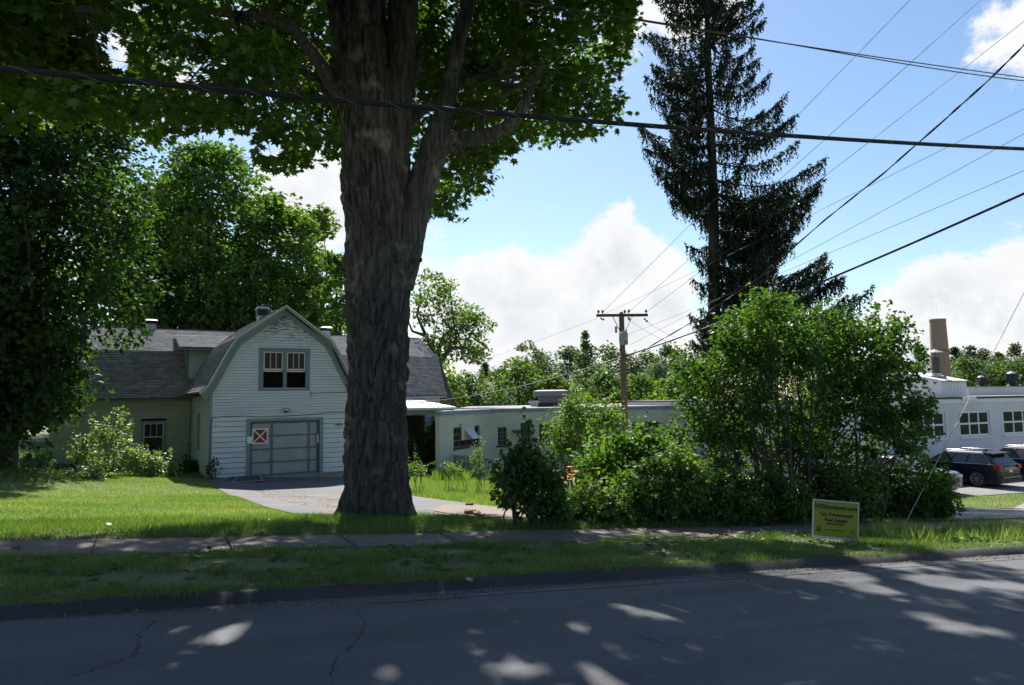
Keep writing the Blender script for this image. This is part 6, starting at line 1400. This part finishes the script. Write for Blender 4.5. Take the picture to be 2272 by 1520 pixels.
# ---- the tall Norway spruce
def spruce():
    r = np.random.default_rng(17); d = 30.0; base = at_ground(1586, d); t = empty('norway_spruce', base, 0, label='tall dark spruce with drooping branchlets rising above the lilac', cat='tree')
    pr = [(1586, 900), (1585, 720), (1584, 600), (1583, 450), (1578, 300), (1572, 150), (1568, 0), (1563, -180), (1560, -420)]
    P = [np.array([0, 0, -.3])] + [D(x, y, d) - base for x, y in pr[1:]]
    tubes('trunk', mat('spruce_bark', (.050, .042, .037), .95, color2=(.085, .072, .063), scale=4, stretch=(3, 3, .8), bump=.8), t, [(P, [.36, .28, .25, .22, .18, .14, .11, .07, .02])], 14)
    cr3 = CR.copy(); cr3[2] = 0; cr3 = unit(cr3); bk = np.array([vw[0], vw[1], 0])
    tp = np.array(P); 
    ys = [-420, -100, 20, 75, 130, 200, 250, 300, 350, 420, 480, 540, 600, 680, 760]; lr = [10, 95, 125, 150, 150, 150, 185, 190, 185, 268, 215, 255, 270, 330, 330]; ll = [10, 95, 130, 150, 165, 125, 175, 170, 182, 150, 85, 68, 66, 60, 55]
    V_ = []; sp = []; pos = []; dirs = []; sz = []
    y = 760.0
    while y > -400:
        c = D(np.interp(-y, [-p[1] for p in pr], [p[0] for p in pr]), y, d) - base; LR = np.interp(y, ys, lr) / FPX * d; LL = np.interp(y, ys, ll) / FPX * d
        nb = 5 if y < 420 else 8
        for k in range(nb):
            a = (r.uniform(0, 2 * math.pi) if y < 420 or k % 2 else r.normal() * .6) if k > 1 else (k * math.pi + r.normal() * .35)
            cs = math.cos(a); Lb = (LR if cs > 0 else LL) * abs(cs) + .5 * (LR + LL) * .75 * (1 - abs(cs)); Lb *= r.uniform(.55, 1.02) if k > 1 else r.uniform(.8, 1.02)
            if y > 480 and cs < 0 and r.uniform() < .5: continue
            hd = cr3 * cs + bk * math.sin(a); n = 12; s = np.linspace(0, 1, n)
            rise = r.uniform(.06, .20) * (1 if y < 380 else .25); zz = Lb * (rise * s - .20 * np.sin(s * math.pi) * r.uniform(.6, 1.2) + .07 * np.clip(s - .6, 0, 1) ** 1.3 * 2)
            B_ = c + hd[None] * (Lb * s)[:, None] + np.array([0, 0, 1]) * zz[:, None]
            sp.append((B_[::2], list(np.linspace(.045, .008, 6))))
            m_ = int(Lb * 34)
            for q in range(m_):
                u = r.uniform(.05, 1) ** .8; p = np.array([np.interp(u, s, B_[:, i]) for i in range(3)]); side = np.cross(hd, [0, 0, 1]) * r.normal() * .26 * (1.1 - u) * Lb * .5; hang = r.uniform(.30, 1.0) * (1.15 - .4 * u) * (1 if y > 100 else .8)
                p = p + side + np.array([0, 0, -.06 * abs(np.linalg.norm(side))]); nseg = max(2, int(hang / .10))
                for e in range(nseg):
                    f = e / nseg; pos.append(p + np.array([r.normal() * .025, r.normal() * .025, -hang * f])); dirs.append(np.array([r.normal() * .35, r.normal() * .35, -1.0])); sz.append(r.uniform(.15, .23) * (1.1 - .4 * f))
                for e in range(2): pos.append(p + r.normal(size=3) * .03); dirs.append(hd + r.normal(size=3) * .4); sz.append(r.uniform(.12, .2))
        y -= r.uniform(27, 42)
    pos = np.array(pos); dirs = unit(np.array(dirs)); sz = np.array(sz); n = len(pos)
    tm = (np.array([(0, 0, 0), (.19, .42, .03), (0, 1.05, 0), (-.19, .42, .03)]), np.array([[0, 1, 2, 3]]))
    V, F, T = leaf_mesh('n', pos, rnd_dir(n, r), dirs, sz, tm, np.clip(.4 + r.normal(size=n) * .2, 0, 1))
    link('needle_sprays', bigmesh('needle_sprays', V, F, T), LM_SPRUCE, t); tubes('branches', MATS['spruce_bark'], t, sp, 5)
spruce()
# ------------------------------------------------------------------ shrubs, vines, saplings
STEMM = mat('shrub_stem', (.042, .034, .028), .95, color2=(.075, .062, .052), scale=6, stretch=(2, 2, .6))
def shrub(name, label, base, blobs, nst, leaf, tmpl, m, seed, per=46, group=None, spread=.5, stem_r=.022, cat='shrub', up=.7, cr=(.16, .34), bare=0, tint=.42, flat=.8):
    """many stems from one stool; leaf clumps fill the given masses (centre, radii, count)"""
    r = np.random.default_rng(seed); base = np.array(base, float); t = empty(name, base, 0, label=label, cat=cat, group=group); C_ = []
    for (c, R, n) in blobs:
        c = np.array(c) - base; R = np.array(R); q = rnd_dir(n, r) * (r.uniform(.15, 1, n) ** .45)[:, None]; C_.append(c + (q[:, :1] * CR[None] * R[0]) + (q[:, 1:2] * np.array([vw[0], vw[1], 0])[None] * R[1]) + q[:, 2:3] * np.array([0, 0, 1])[None] * R[2])
    C_ = np.concatenate(C_); g = gz(C_[:, 0] + base[0], C_[:, 1] + base[1]) - base[2]; C_[:, 2] = np.maximum(C_[:, 2], g + .12)
    pts, d, k = clump_points(C_, r.uniform(cr[0] * .7, cr[1] * 1.25, len(C_)), per, r, flat)
    # shoots standing out of the mass give a ragged outline
    ns = len(C_) // 3; js = r.choice(len(C_), ns, replace=True); top = C_[js]; dirv = unit(np.stack([r.normal(size=ns) * .5, r.normal(size=ns) * .5, np.abs(r.normal(size=ns)) + .5], 1) + .5 * unit(top - C_.mean(0))); ln = r.uniform(1.0, 2.6, ns) * cr[1]
    tq = r.uniform(.1, 1, (ns, 14)); sp_ = (top[:, None] + dirv[:, None] * (tq * ln[:, None])[..., None] + r.normal(size=(ns, 14, 3)) * .035).reshape(-1, 3)
    pts = np.concatenate([pts, sp_]); d = np.concatenate([d, unit(np.repeat(dirv, 14, 0) + r.normal(size=(ns * 14, 3)) * .8)]); k = np.concatenate([k, np.repeat(js, 14)]); g = gz(pts[:, 0] + base[0], pts[:, 1] + base[1]) - base[2]; ok = pts[:, 2] > g + .03; pts, d, k = pts[ok], d[ok], k[ok]
    leaves_obj('foliage', pts, unit(d + np.array([0, 0, .2])), leaf, tmpl, m, t, up=up, rand=.75, droop=.5, tintbase=tint + .2 * r.normal(size=len(C_))[k], r=r)
    sp = []; sel = r.choice(len(C_), min(nst, len(C_)), replace=False)
    for j in sel:
        e = C_[j]; st = np.array([r.normal() * spread, r.normal() * spread * .6, -.1]); st = st + np.array([e[0], e[1], 0]) * .25; st[2] = float(gz(st[0] + base[0], st[1] + base[1])) - base[2] - .05
        midp = st + (e - st) * .5; midp[:2] = st[:2] + (e[:2] - st[:2]) * .28
        cv = np.array([st, st + (midp - st) * .5 + r.normal(size=3) * .03, midp, midp + (e - midp) * .5 + r.normal(size=3) * .05, e]); sr = stem_r * r.uniform(.6, 1.5); sp.append((cv, [sr * 1.3, sr, sr * .75, sr * .45, sr * .15]))
        for _ in range(2): e2 = C_[int(r.integers(len(C_)))]; 
        near = C_[np.argsort(np.linalg.norm(C_ - cv[3], axis=1))[:3]]
        for q in near: sp.append((np.array([cv[2], (cv[3] + q) / 2, q]), [sr * .4, sr * .25, sr * .1]))
    for _ in range(bare):                                          # dead twigs standing out of the top
        j = C_[np.argmax(C_[:, 2] + r.normal(size=len(C_)) * .4)]; 
        for _k in range(5): sp.append((np.array([j, j + np.array([r.normal() * .15, r.normal() * .1, .25]), j + np.array([r.normal() * .3, r.normal() * .2, .5])]), [.006, .004, .002]))
    tubes('stems', STEMM, t, sp, 6); return t
def W3(px, py, d): return D(px, py, d)
def gb(px, py): return G(px, py)
ld = 16.0; b = np.array(G(1745, 1150)); ld = float(proj(b)[0, 2]) + .8
s_ = ld / FPX
def bl(px, py, w, h, n, dd=0., dep=1.2): return (D(px, py, ld + dd), (w * s_, dep, h * s_), n)
shrub('lilac_bush', 'large tangled lilac bush with many stems behind the yard sign', b,
      [bl(1700, 760, 120, 85, 75), bl(1800, 740, 110, 70, 60, .6), bl(1640, 850, 90, 85, 55), bl(1760, 880, 160, 110, 75), bl(1900, 800, 95, 75, 60), bl(1935, 830, 80, 110, 66, .3), bl(1975, 745, 26, 26, 9), bl(1560, 890, 70, 90, 46), bl(1520, 820, 30, 40, 9), bl(1690, 690, 60, 35, 26),
       bl(1985, 900, 45, 60, 30), bl(1600, 990, 100, 75, 50, .5), bl(1780, 1010, 150, 90, 70, .7), bl(1850, 960, 170, 75, 60, .5), bl(1980, 960, 70, 60, 36), bl(1530, 980, 50, 70, 26, .6), bl(1940, 720, 60, 25, 14), bl(1640, 740, 60, 50, 24), bl(1700, 950, 140, 70, 56, .2), bl(1880, 900, 110, 70, 40, .2)], 56, .085, T_heart(), LM_LILAC, 5, 36, spread=.75, stem_r=.024, bare=7, cr=(.14, .30))
b = np.array(G(1180, 1166)); d1 = float(proj(b)[0, 2]); k1 = d1 / FPX
shrub('dark_shrub', 'dark leafy shrub at the driveway mouth left of the orange lilies', b, [(D(1180, 1080, d1), (70 * k1, .7, 62 * k1), 54), (D(1165, 1010, d1), (38 * k1, .35, 42 * k1), 22), (D(1230, 1120, d1), (45 * k1, .4, 40 * k1), 18), (D(1125, 1050, d1), (30 * k1, .3, 22 * k1), 10)], 22, .085, T_heart(), LM_LILAC, 6, 34, spread=.22, stem_r=.016, tint=.22, cr=(.10, .22))
d2 = 24.0; k2 = d2 / FPX; b = at_ground(1300, d2)
shrub('pale_shrub', 'tall pale green airy shrub in front of the green factory', b, [(D(1300, 960, d2), (85 * k2, 1.1, 70 * k2), 95), (D(1285, 910, d2), (50 * k2, .7, 38 * k2), 34), (D(1350, 915, d2), (35 * k2, .6, 35 * k2), 22), (D(1240, 985, d2), (40 * k2, .5, 30 * k2), 20)], 26, .10, T_oval(), LM_SHRUB, 7, 40, spread=.4, cr=(.20, .42))
d3 = 18.0; k3 = d3 / FPX; b = at_ground(1400, d3)
shrub('sumac_bush', 'bright green broad leaved bush at the foot of the utility pole', b, [(D(1400, 1030, d3), (125 * k3, 1.0, 60 * k3), 80), (D(1420, 985, d3), (75 * k3, .7, 35 * k3), 34), (D(1330, 1060, d3), (70 * k3, .7, 45 * k3), 34)], 24, .11, T_heart(), LM_VINE, 8, 36, spread=.5, cr=(.18, .34))
d4 = float(proj(G(1420, 1165))[0, 2]) + .7; k4 = d4 / FPX
LOWG = 'low undergrowth along the sidewalk'
for i, (px, py, w, h, n, lab, m) in enumerate(((1262, 1132, 48, 24, 40, 'low weedy shrub right beside the dark shrub', LM_SHRUB), (1335, 1115, 56, 38, 54, 'low weedy shrub below the orange lilies', LM_SHRUB), (1440, 1090, 72, 62, 80, 'leafy white flecked shrub in front of the bright bush', LM_LILAC), (1505, 1060, 50, 60, 50, 'leggy shrub filling the gap left of the lilac', LM_SHRUB), (1550, 1095, 66, 62, 76, 'low shrub left of the lilac stems by the sidewalk', LM_LILAC),
                                         (1640, 1110, 60, 55, 60, 'low shrub under the left side of the lilac', LM_LILAC), (1725, 1105, 58, 55, 74, 'sunlit nettle like shrub left of the yard sign', LM_LILAC), (1860, 1090, 90, 60, 90, 'dark undergrowth right behind the yard sign', LM_LILAC),
                                         (1965, 1085, 70, 62, 84, 'viny undergrowth between sign and guy wire', LM_DARK), (2050, 1090, 55, 70, 90, 'leafy mound at the right end of the bushes', LM_VINE))):
    dd = float(proj(G(px, 1166))[0, 2]) + (.7 if px < 1900 else 1.6); kk = dd / FPX; b = at_ground(px, dd)
    shrub('undergrowth_shrub', lab, b, [(D(px, py, dd), (w * kk, .65, h * kk), n), (D(px, py + 38, dd - .2), (w * kk, .6, 26 * kk), n // 3)], 16, .075, T_heart(), m, 60 + i, 40, group=LOWG, spread=.35, stem_r=.012, cr=(.10, .24), tint=.45)
# left: saplings and the planted mound
d5 = 28.5; k5 = d5 / FPX; b = at_ground(245, d5)
shrub('sapling', 'silvery leaved sapling sunlit before the shaded wing', b, [(D(258, 972, d5), (34 * k5, .5, 22 * k5), 20), (D(262, 935, d5), (16 * k5, .25, 22 * k5), 9), (D(215, 965, d5), (26 * k5, .3, 22 * k5), 14), (D(235, 1015, d5), (32 * k5, .4, 25 * k5), 20)], 9, .15, T_oval(), LM_SILV, 9, 12, spread=.08, stem_r=.016, cr=(.18, .34), tint=.6)
d6 = 29.0; b = at_ground(190, d6); shrub('sapling', 'leafy sunlit shoots left of the silvery sapling', b, [(D(185, 990, d6), (22 * k5, .5, 34 * k5), 22), (D(215, 1030, d6), (36 * k5, .5, 18 * k5), 16)], 10, .15, T_oval(), LM_SILV, 10, 16, spread=.3, stem_r=.014, cr=(.18, .34), tint=.55)
b = at_ground(330, 30); shrub('sapling', 'low sunlit bush under the wing window', b, [(D(320, 1030, 30), (48 * k5, .6, 26 * k5), 46), (D(290, 1015, 30), (26 * k5, .4, 20 * k5), 18), (D(375, 1045, 30), (22 * k5, .4, 24 * k5), 18)], 12, .15, T_oval(), LM_SILV, 11, 17, spread=.4, stem_r=.014, cr=(.18, .32), tint=.6)
b = at_ground(190, 25); shrub('sapling', 'small bright shoot at the edge of the shaded mound', b, [(D(190, 1060, 25), (30 * k5, .4, 20 * k5), 22)], 6, .13, T_oval(), LM_SILV, 13, 22, spread=.3, stem_r=.01, cr=(.14, .26), tint=.6)
b = at_ground(470, 30.6); b[2] += .0
shrub('corner_weed', 'tall weed growing at the garage corner board', b, [(D(470, 1045, 29.3), (10 * k5, .2, 24 * k5), 12)], 6, .10, T_oval(), LM_DARK, 14, 16, spread=.1, stem_r=.008, cr=(.10, .2))
b = at_ground(440, 32); shrub('corner_shrub', 'dark overgrown shrub in the shaded corner beside the garage', b, [(D(430, 1045, 33), (26 * k5, .8, 26 * k5), 50)], 10, .13, T_oval(), LM_DARK, 15, 40, spread=.4, stem_r=.012, cr=(.2, .4))
# ivy over the porch post
d7 = 39.6; k7 = d7 / FPX; b = at_ground(965, d7)
shrub('porch_ivy', 'dark ivy smothering the porch post and its right edge', b, [(D(968, 968, d7), (22 * k7, .5, 30 * k7), 60), (D(1000, 970, d7 - .8), (10 * k7, .3, 34 * k7), 22), (D(965, 1005, d7), (24 * k7, .5, 26 * k7), 40)], 14, .15, T_heart(), LM_VINE, 16, 40, spread=.4, cr=(.2, .42), tint=.3, cat='ivy')
b = at_ground(905, 37.5); shrub('porch_shrub', 'dark bush in the shade beside the plank and porch', b, [(D(906, 1010, 37.5), (22 * k7, .7, 50 * k7), 50)], 8, .13, T_oval(), LM_DARK, 18, 36, spread=.3, cr=(.2, .38))
WD = 'tall weeds along the picket fence'
for i, (px, py, d, w, h, lab) in enumerate(((1005, 1040, 28, 22, 10, 'sunlit weeds at the left end of the picket fence'), (1058, 1020, 27.5, 10, 34, 'tall leafy weed standing before the picket fence'), (928, 1042, 27, 26, 14, 'sunlit weeds before the leaning plank'), (1100, 1058, 26, 18, 14, 'weeds at the right end of the picket fence'))):
    b = at_ground(px, d); kk = d / FPX; shrub('fence_weed', lab, b, [(D(px, py, d), (w * kk, .4, h * kk), 16)], 9, .085, T_oval(), LM_SHRUB, 80 + i, 26, group=WD, spread=.3, stem_r=.008, cr=(.12, .26))
# orange daylilies
def lilies():
    r = np.random.default_rng(44); d = 13.9; OR = leafmat('orange_petal', (.55, .13, .02), (.70, .20, .03), (.80, .30, .06), trans=.35, transcol=(1.2, 1.0, .6)); 
    for i, (px, py) in enumerate(((1232, 1033), (1240, 1052), (1250, 1045), (1262, 1038), (1245, 1062), (1256, 1060), (1268, 1055), (1230, 1048), (1222, 1058), (1214, 1044), (1262, 1066), (1276, 1048))):
        c = D(px, py, d + r.normal() * .15); g = float(gz(c[0], c[1])); t = empty('orange_daylily', (c[0], c[1], g), 0, label='orange daylily bloom on a tall stalk among the shrubs', cat='flower', group='orange daylilies among the shrubs')
        h = c[2] - g; MB().tube([(0, 0, 0), (.03, .02, h * .6), (0, 0, h - .03)], .006, 5).build('stalk', MATS['shrub_stem'], t)
        pos = np.repeat(np.array([[0, 0, h]]), 6, 0); a = np.arange(6) * math.pi / 3 + r.uniform(); di = np.stack([np.cos(a), np.sin(a) , .45 + 0 * a], 1); tilt = np.array([vw[0], vw[1], 0]) * -.4
        V, F, T = leaf_mesh('p', pos, unit(np.stack([-np.cos(a) * .4, -np.sin(a) * .4, 1 + 0 * a], 1)), unit(di + tilt), np.full(6, .10), T_oval(), r.uniform(.2, 1, 6)); link('petals', mixedmesh('petals', V, F, T), OR, t)
        n = 14; a = r.uniform(0, 6.28, n); pos = np.stack([r.normal(size=n) * .05, r.normal(size=n) * .05, np.zeros(n)], 1); BL = blades(pos, r.uniform(.45, .7, n), .02, r, .5); link('leaves', bigmesh('leaves', *BL), LM_SHRUB, t)
def blades(pos, h, w, r, lean=.35):
    """grass blades: a bent two-piece strip each"""
    n = len(pos); a = r.uniform(0, 2 * math.pi, n); la = r.uniform(0, 2 * math.pi, n); ln = lean * r.uniform(.2, 1.3, n) * h; w = w * r.uniform(.6, 1.3, n)
    dx = np.stack([np.cos(a), np.sin(a), 0 * a], 1); lv = np.stack([np.cos(la), np.sin(la), 0 * la], 1); up = np.array([0, 0, 1.])
    V = np.stack([pos - dx * w[:, None] / 2, pos + dx * w[:, None] / 2, pos + lv * ln[:, None] + up * h[:, None]], 1)
    F = np.arange(n)[:, None] * 3 + np.array([[0, 1, 2]]); return V.reshape(-1, 3), F, np.clip(r.normal(.5, .2, n), 0, 1)
lilies()
# ------------------------------------------------------------------ grass
GR_LIT = leafmat('sunlit_grass', (.080, .155, .028), (.130, .215, .046), (.28, .30, .13), trans=.42, gloss=.10, transcol=(1.7, 1.8, .6))  # paler copy for grass in the sun, the light put into its colour
GR_SHADE = leafmat('shaded_grass', (.052, .100, .022), (.082, .148, .032), (.15, .20, .058), trans=.40, gloss=.08, transcol=(1.7, 1.9, .6))  # darker copy for grass in shade, the shade put into its colour
HOUSEF = [tuple((P0 + HU * u + HV * v)[:2]) for u, v in ((-.05, -.1), (GX + .05, -.1), (GX + .05, 2.4), (12.8, 2.4), (14.4, 6.3), (14.4, 14.6), (-6.3, 14.6), (-6.3, 6.3), (-.05, 6.3))]
def keep(P, drive=True):
    ok = ~((P[:, 1] > 9.38) & (P[:, 1] < 10.26)) & (P[:, 1] > 6.40 + .10 * (np.sin(P[:, 0] * 2.9) + np.sin(P[:, 0] * 7.7 + 1)) * .5) & ~inpoly(P[:, 0], P[:, 1], HOUSEF)
    if drive: ok &= ~inpoly(P[:, 0], P[:, 1], DRIVE)
    return ok & ~inpoly(P[:, 0], P[:, 1], GRAV) & ~inpoly(P[:, 0], P[:, 1], LOT)
def patch(name, lab, poly, n, h0, h1, w, m, seed, thin=None, clumpy=0.0, lean=.5):
    r = np.random.default_rng(seed); poly = np.array(poly)[:, :2]; P = r.uniform(poly.min(0), poly.max(0), (int(n * 1.9), 2)); P = P[inpoly(P[:, 0], P[:, 1], poly)][:n]; P = P[keep(P)]
    f = np.sin(P[:, 0] * 2.3 + 1.3 * np.sin(P[:, 1] * 1.7)) * np.sin(P[:, 1] * 2.9 + np.sin(P[:, 0] * 1.9)) + .5 * np.sin(P[:, 0] * 6.1 + P[:, 1] * 4.7) * np.sin(P[:, 1] * 7.3 - P[:, 0] * 3.1)
    if thin is not None: q = (f + r.normal(size=len(P)) * .35 > thin) | (P[:, 1] < 6.70); P, f = P[q], f[q]
    h = r.uniform(h0, h1, len(P)) * (1 + clumpy * f); V, F, T = blades(np.stack([P[:, 0], P[:, 1], gz(P[:, 0], P[:, 1]) - .01], 1), np.maximum(h, .015), w, r, lean)
    T = np.clip(T + .16 * f + .22 * np.sin(P[:, 0] * .9 + 2 * np.sin(P[:, 1] * .7)) * np.sin(P[:, 1] * 1.1 + .5), 0, 1); return link(name, bigmesh(name, V, F, T), m, kind='stuff', label=lab)
patch('grass', 'patchy shaded grass on the verge between kerb and sidewalk', [(-4, 6.34), (17, 6.34), (17, 9.42), (-4, 9.42)], 140000, .03, .095, .008, GR_SHADE, 1, thin=-.12, clumpy=.5, lean=.9)
patch('grass', 'longer shaded grass along the back of the sidewalk round the maple', [(-4.5, 10.24), (16, 10.24), (16, 13.2), (8, 13.6), (-5, 12.8)], 100000, .04, .13, .009, GR_SHADE, 2, clumpy=.4, lean=.8)
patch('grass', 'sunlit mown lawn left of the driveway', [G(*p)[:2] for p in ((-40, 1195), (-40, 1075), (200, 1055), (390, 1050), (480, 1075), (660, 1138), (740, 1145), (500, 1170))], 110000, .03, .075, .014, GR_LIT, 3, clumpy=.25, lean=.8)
patch('grass', 'shaded rough grass round the planted mound and house', [G(*p)[:2] for p in ((-40, 1080), (-40, 1000), (150, 1000), (400, 1015), (480, 1058), (480, 1080), (390, 1056), (200, 1060))], 40000, .05, .16, .016, GR_SHADE, 4, clumpy=.4, lean=.7)
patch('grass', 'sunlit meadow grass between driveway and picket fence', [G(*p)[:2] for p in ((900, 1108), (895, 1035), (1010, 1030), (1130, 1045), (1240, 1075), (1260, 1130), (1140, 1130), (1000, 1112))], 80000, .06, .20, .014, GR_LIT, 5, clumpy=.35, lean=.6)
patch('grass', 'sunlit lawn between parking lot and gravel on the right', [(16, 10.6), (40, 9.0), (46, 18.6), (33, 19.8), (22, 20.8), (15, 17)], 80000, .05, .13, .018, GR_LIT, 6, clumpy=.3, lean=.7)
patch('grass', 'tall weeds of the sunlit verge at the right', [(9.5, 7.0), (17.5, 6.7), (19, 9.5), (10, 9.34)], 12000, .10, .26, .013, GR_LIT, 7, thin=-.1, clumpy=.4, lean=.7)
pp = [G(*p)[:2] for p in ((960, 1068), (1040, 1072), (1050, 1050), (960, 1045))]; patch('iris_bed', 'clump of upright bright iris leaves in the sunlit grass', pp, 2600, .35, .62, .028, GR_LIT, 8, lean=.22)
# broad leaved weeds and fallen leaves
def rosettes():
    r = np.random.default_rng(71); pos = []; di = []; sz = []
    for _ in range(420):
        x, y = r.uniform(-3, 15), r.uniform(6.8, 9.25); n = r.integers(4, 8); s = r.uniform(.05, .11)
        for k in range(n): a = 2 * math.pi * k / n + r.normal() * .3; pos.append((x, y, float(gz(x, y)) + .015)); di.append((math.cos(a), math.sin(a), r.uniform(.15, .7))); sz.append(s * r.uniform(.7, 1.2))
    pos, di, sz = np.array(pos), unit(np.array(di)), np.array(sz); n = len(pos); V, F, T = leaf_mesh('w', pos, unit(np.array([0, 0, 1.]) + r.normal(size=(n, 3)) * .2), di, sz, T_oval(), r.uniform(.2, 1, n))
    link('verge_weeds', mixedmesh('verge_weeds', V, F, T), LM_LILAC, kind='stuff', label='broad leaved plantain and dandelion weeds in the verge')
    # tall dock clump near the guy wire
    for (px, py, lab) in ((2060, 1195, 'coarse dock plant on the verge below the guy wire'), (2130, 1205, 'coarse dock plant right of the guy wire'), (1995, 1190, 'coarse dock plant left of the guy wire')):
        c = G(px, py); t = empty('dock_plant', c, 0, label=lab, cat='weed', group='dock plants by the guy wire'); n = 46; a = r.uniform(0, 6.28, n); pos = np.stack([r.normal(size=n) * .16, r.normal(size=n) * .10, np.abs(r.normal(size=n)) * .03], 1)
        V, F, T = leaf_mesh('d', pos, unit(np.array([0, 0, .8]) + r.normal(size=(n, 3)) * .4), unit(np.stack([np.cos(a), np.sin(a), r.uniform(.4, 1.6, n)], 1)), r.uniform(.07, .16, n), T_oval(), r.uniform(.2, .8, n)); link('leaves', mixedmesh('leaves', V, F, T), LM_LILAC, t)
    n = 260; x = r.uniform(-3.5, 14, n); y = r.choice([r.uniform(6.35, 9.2), 0], n) if False else r.uniform(5.7, 12.2, n); z = np.where(y < 6.3, road_surf(x, y) + .012, np.where((y > 9.3) & (y < 10.5), walk_z(x) + .05, gz(x, y) + .05))
    V, F, T = leaf_mesh('l', np.stack([x, y, z], 1), unit(np.array([0, 0, 1.]) + r.normal(size=(n, 3)) * .35), rnd_dir(n, r), r.uniform(.04, .09, n), T_maple(), r.uniform(0, 1, n))
    q = y > 6.9; V = V.reshape(n, -1, 3)[q].reshape(-1, 3); k = q.sum(); nv = len(T_maple()[0]); F = np.arange(k * nv).reshape(k, nv)
    link('leaf_litter', bigmesh('leaf_litter', V, F, T[q]), leafmat('dry_leaf', (.05, .032, .018), (.10, .065, .035), (.16, .11, .06), trans=.2), kind='stuff', label='dry fallen leaves scattered over verge and sidewalk')
    for (px, py, lab) in ((1036, 1289, 'fresh pale green maple leaf lying on the kerb'),):
        c = G(px, py); V, F, T = leaf_mesh('l', np.array([[0, 0, .02]]), np.array([[.1, -.3, 1.]]), np.array([[1., .3, 0]]), np.array([.09]), T_maple(), np.array([.9])); o = link('fallen_leaf', bigmesh('fallen_leaf', V, F, T), LM_SILV, label=lab, category='leaf') if False else link('fallen_leaf', bigmesh('fallen_leaf', V, F, T), LM_SILV); o.location = c; tag(o, lab, 'leaf')
rosettes()
def joint_tufts():
    r = np.random.default_rng(77); P = []
    for k in range(22):
        x = -12 + 1.52 * k; m_ = 160 if k in (9,) else r.integers(8, 40); t = r.uniform(0, 1, m_); P.append(np.stack([x - .09 * t + r.normal(size=m_) * .022, 9.34 + t * .95, walk_z(x) * np.ones(m_) - .02], 1))
    P = np.concatenate(P); V, F, T = blades(P, r.uniform(.03, .09, len(P)), .008, r, .9); link('joint_weeds', bigmesh('joint_weeds', V, F, T), GR_SHADE, kind='stuff', label='grass tufts sprouting from the sidewalk joints')
joint_tufts()
def cover():
    r = np.random.default_rng(72); poly = np.array([G(*p)[:2] for p in ((-60, 1075), (-60, 985), (120, 985), (260, 1010), (240, 1050), (120, 1075))]); P = r.uniform(poly.min(0), poly.max(0), (16000, 2)); P = P[inpoly(P[:, 0], P[:, 1], poly)]; P = P[keep(P)]; n = len(P)
    pos = np.stack([P[:, 0], P[:, 1], gz(P[:, 0], P[:, 1]) + r.uniform(.04, .22, n)], 1); V, F, T = leaf_mesh('c', pos, unit(np.array([0, 0, 1.]) + r.normal(size=(n, 3)) * .4), rnd_dir(n, r), r.uniform(.08, .14, n), T_oval(), r.uniform(.1, .9, n))
    link('ground_cover', mixedmesh('ground_cover', V, F, T), LM_DARK, kind='stuff', label='dark leafy ground cover on the mound before the wing')
cover()
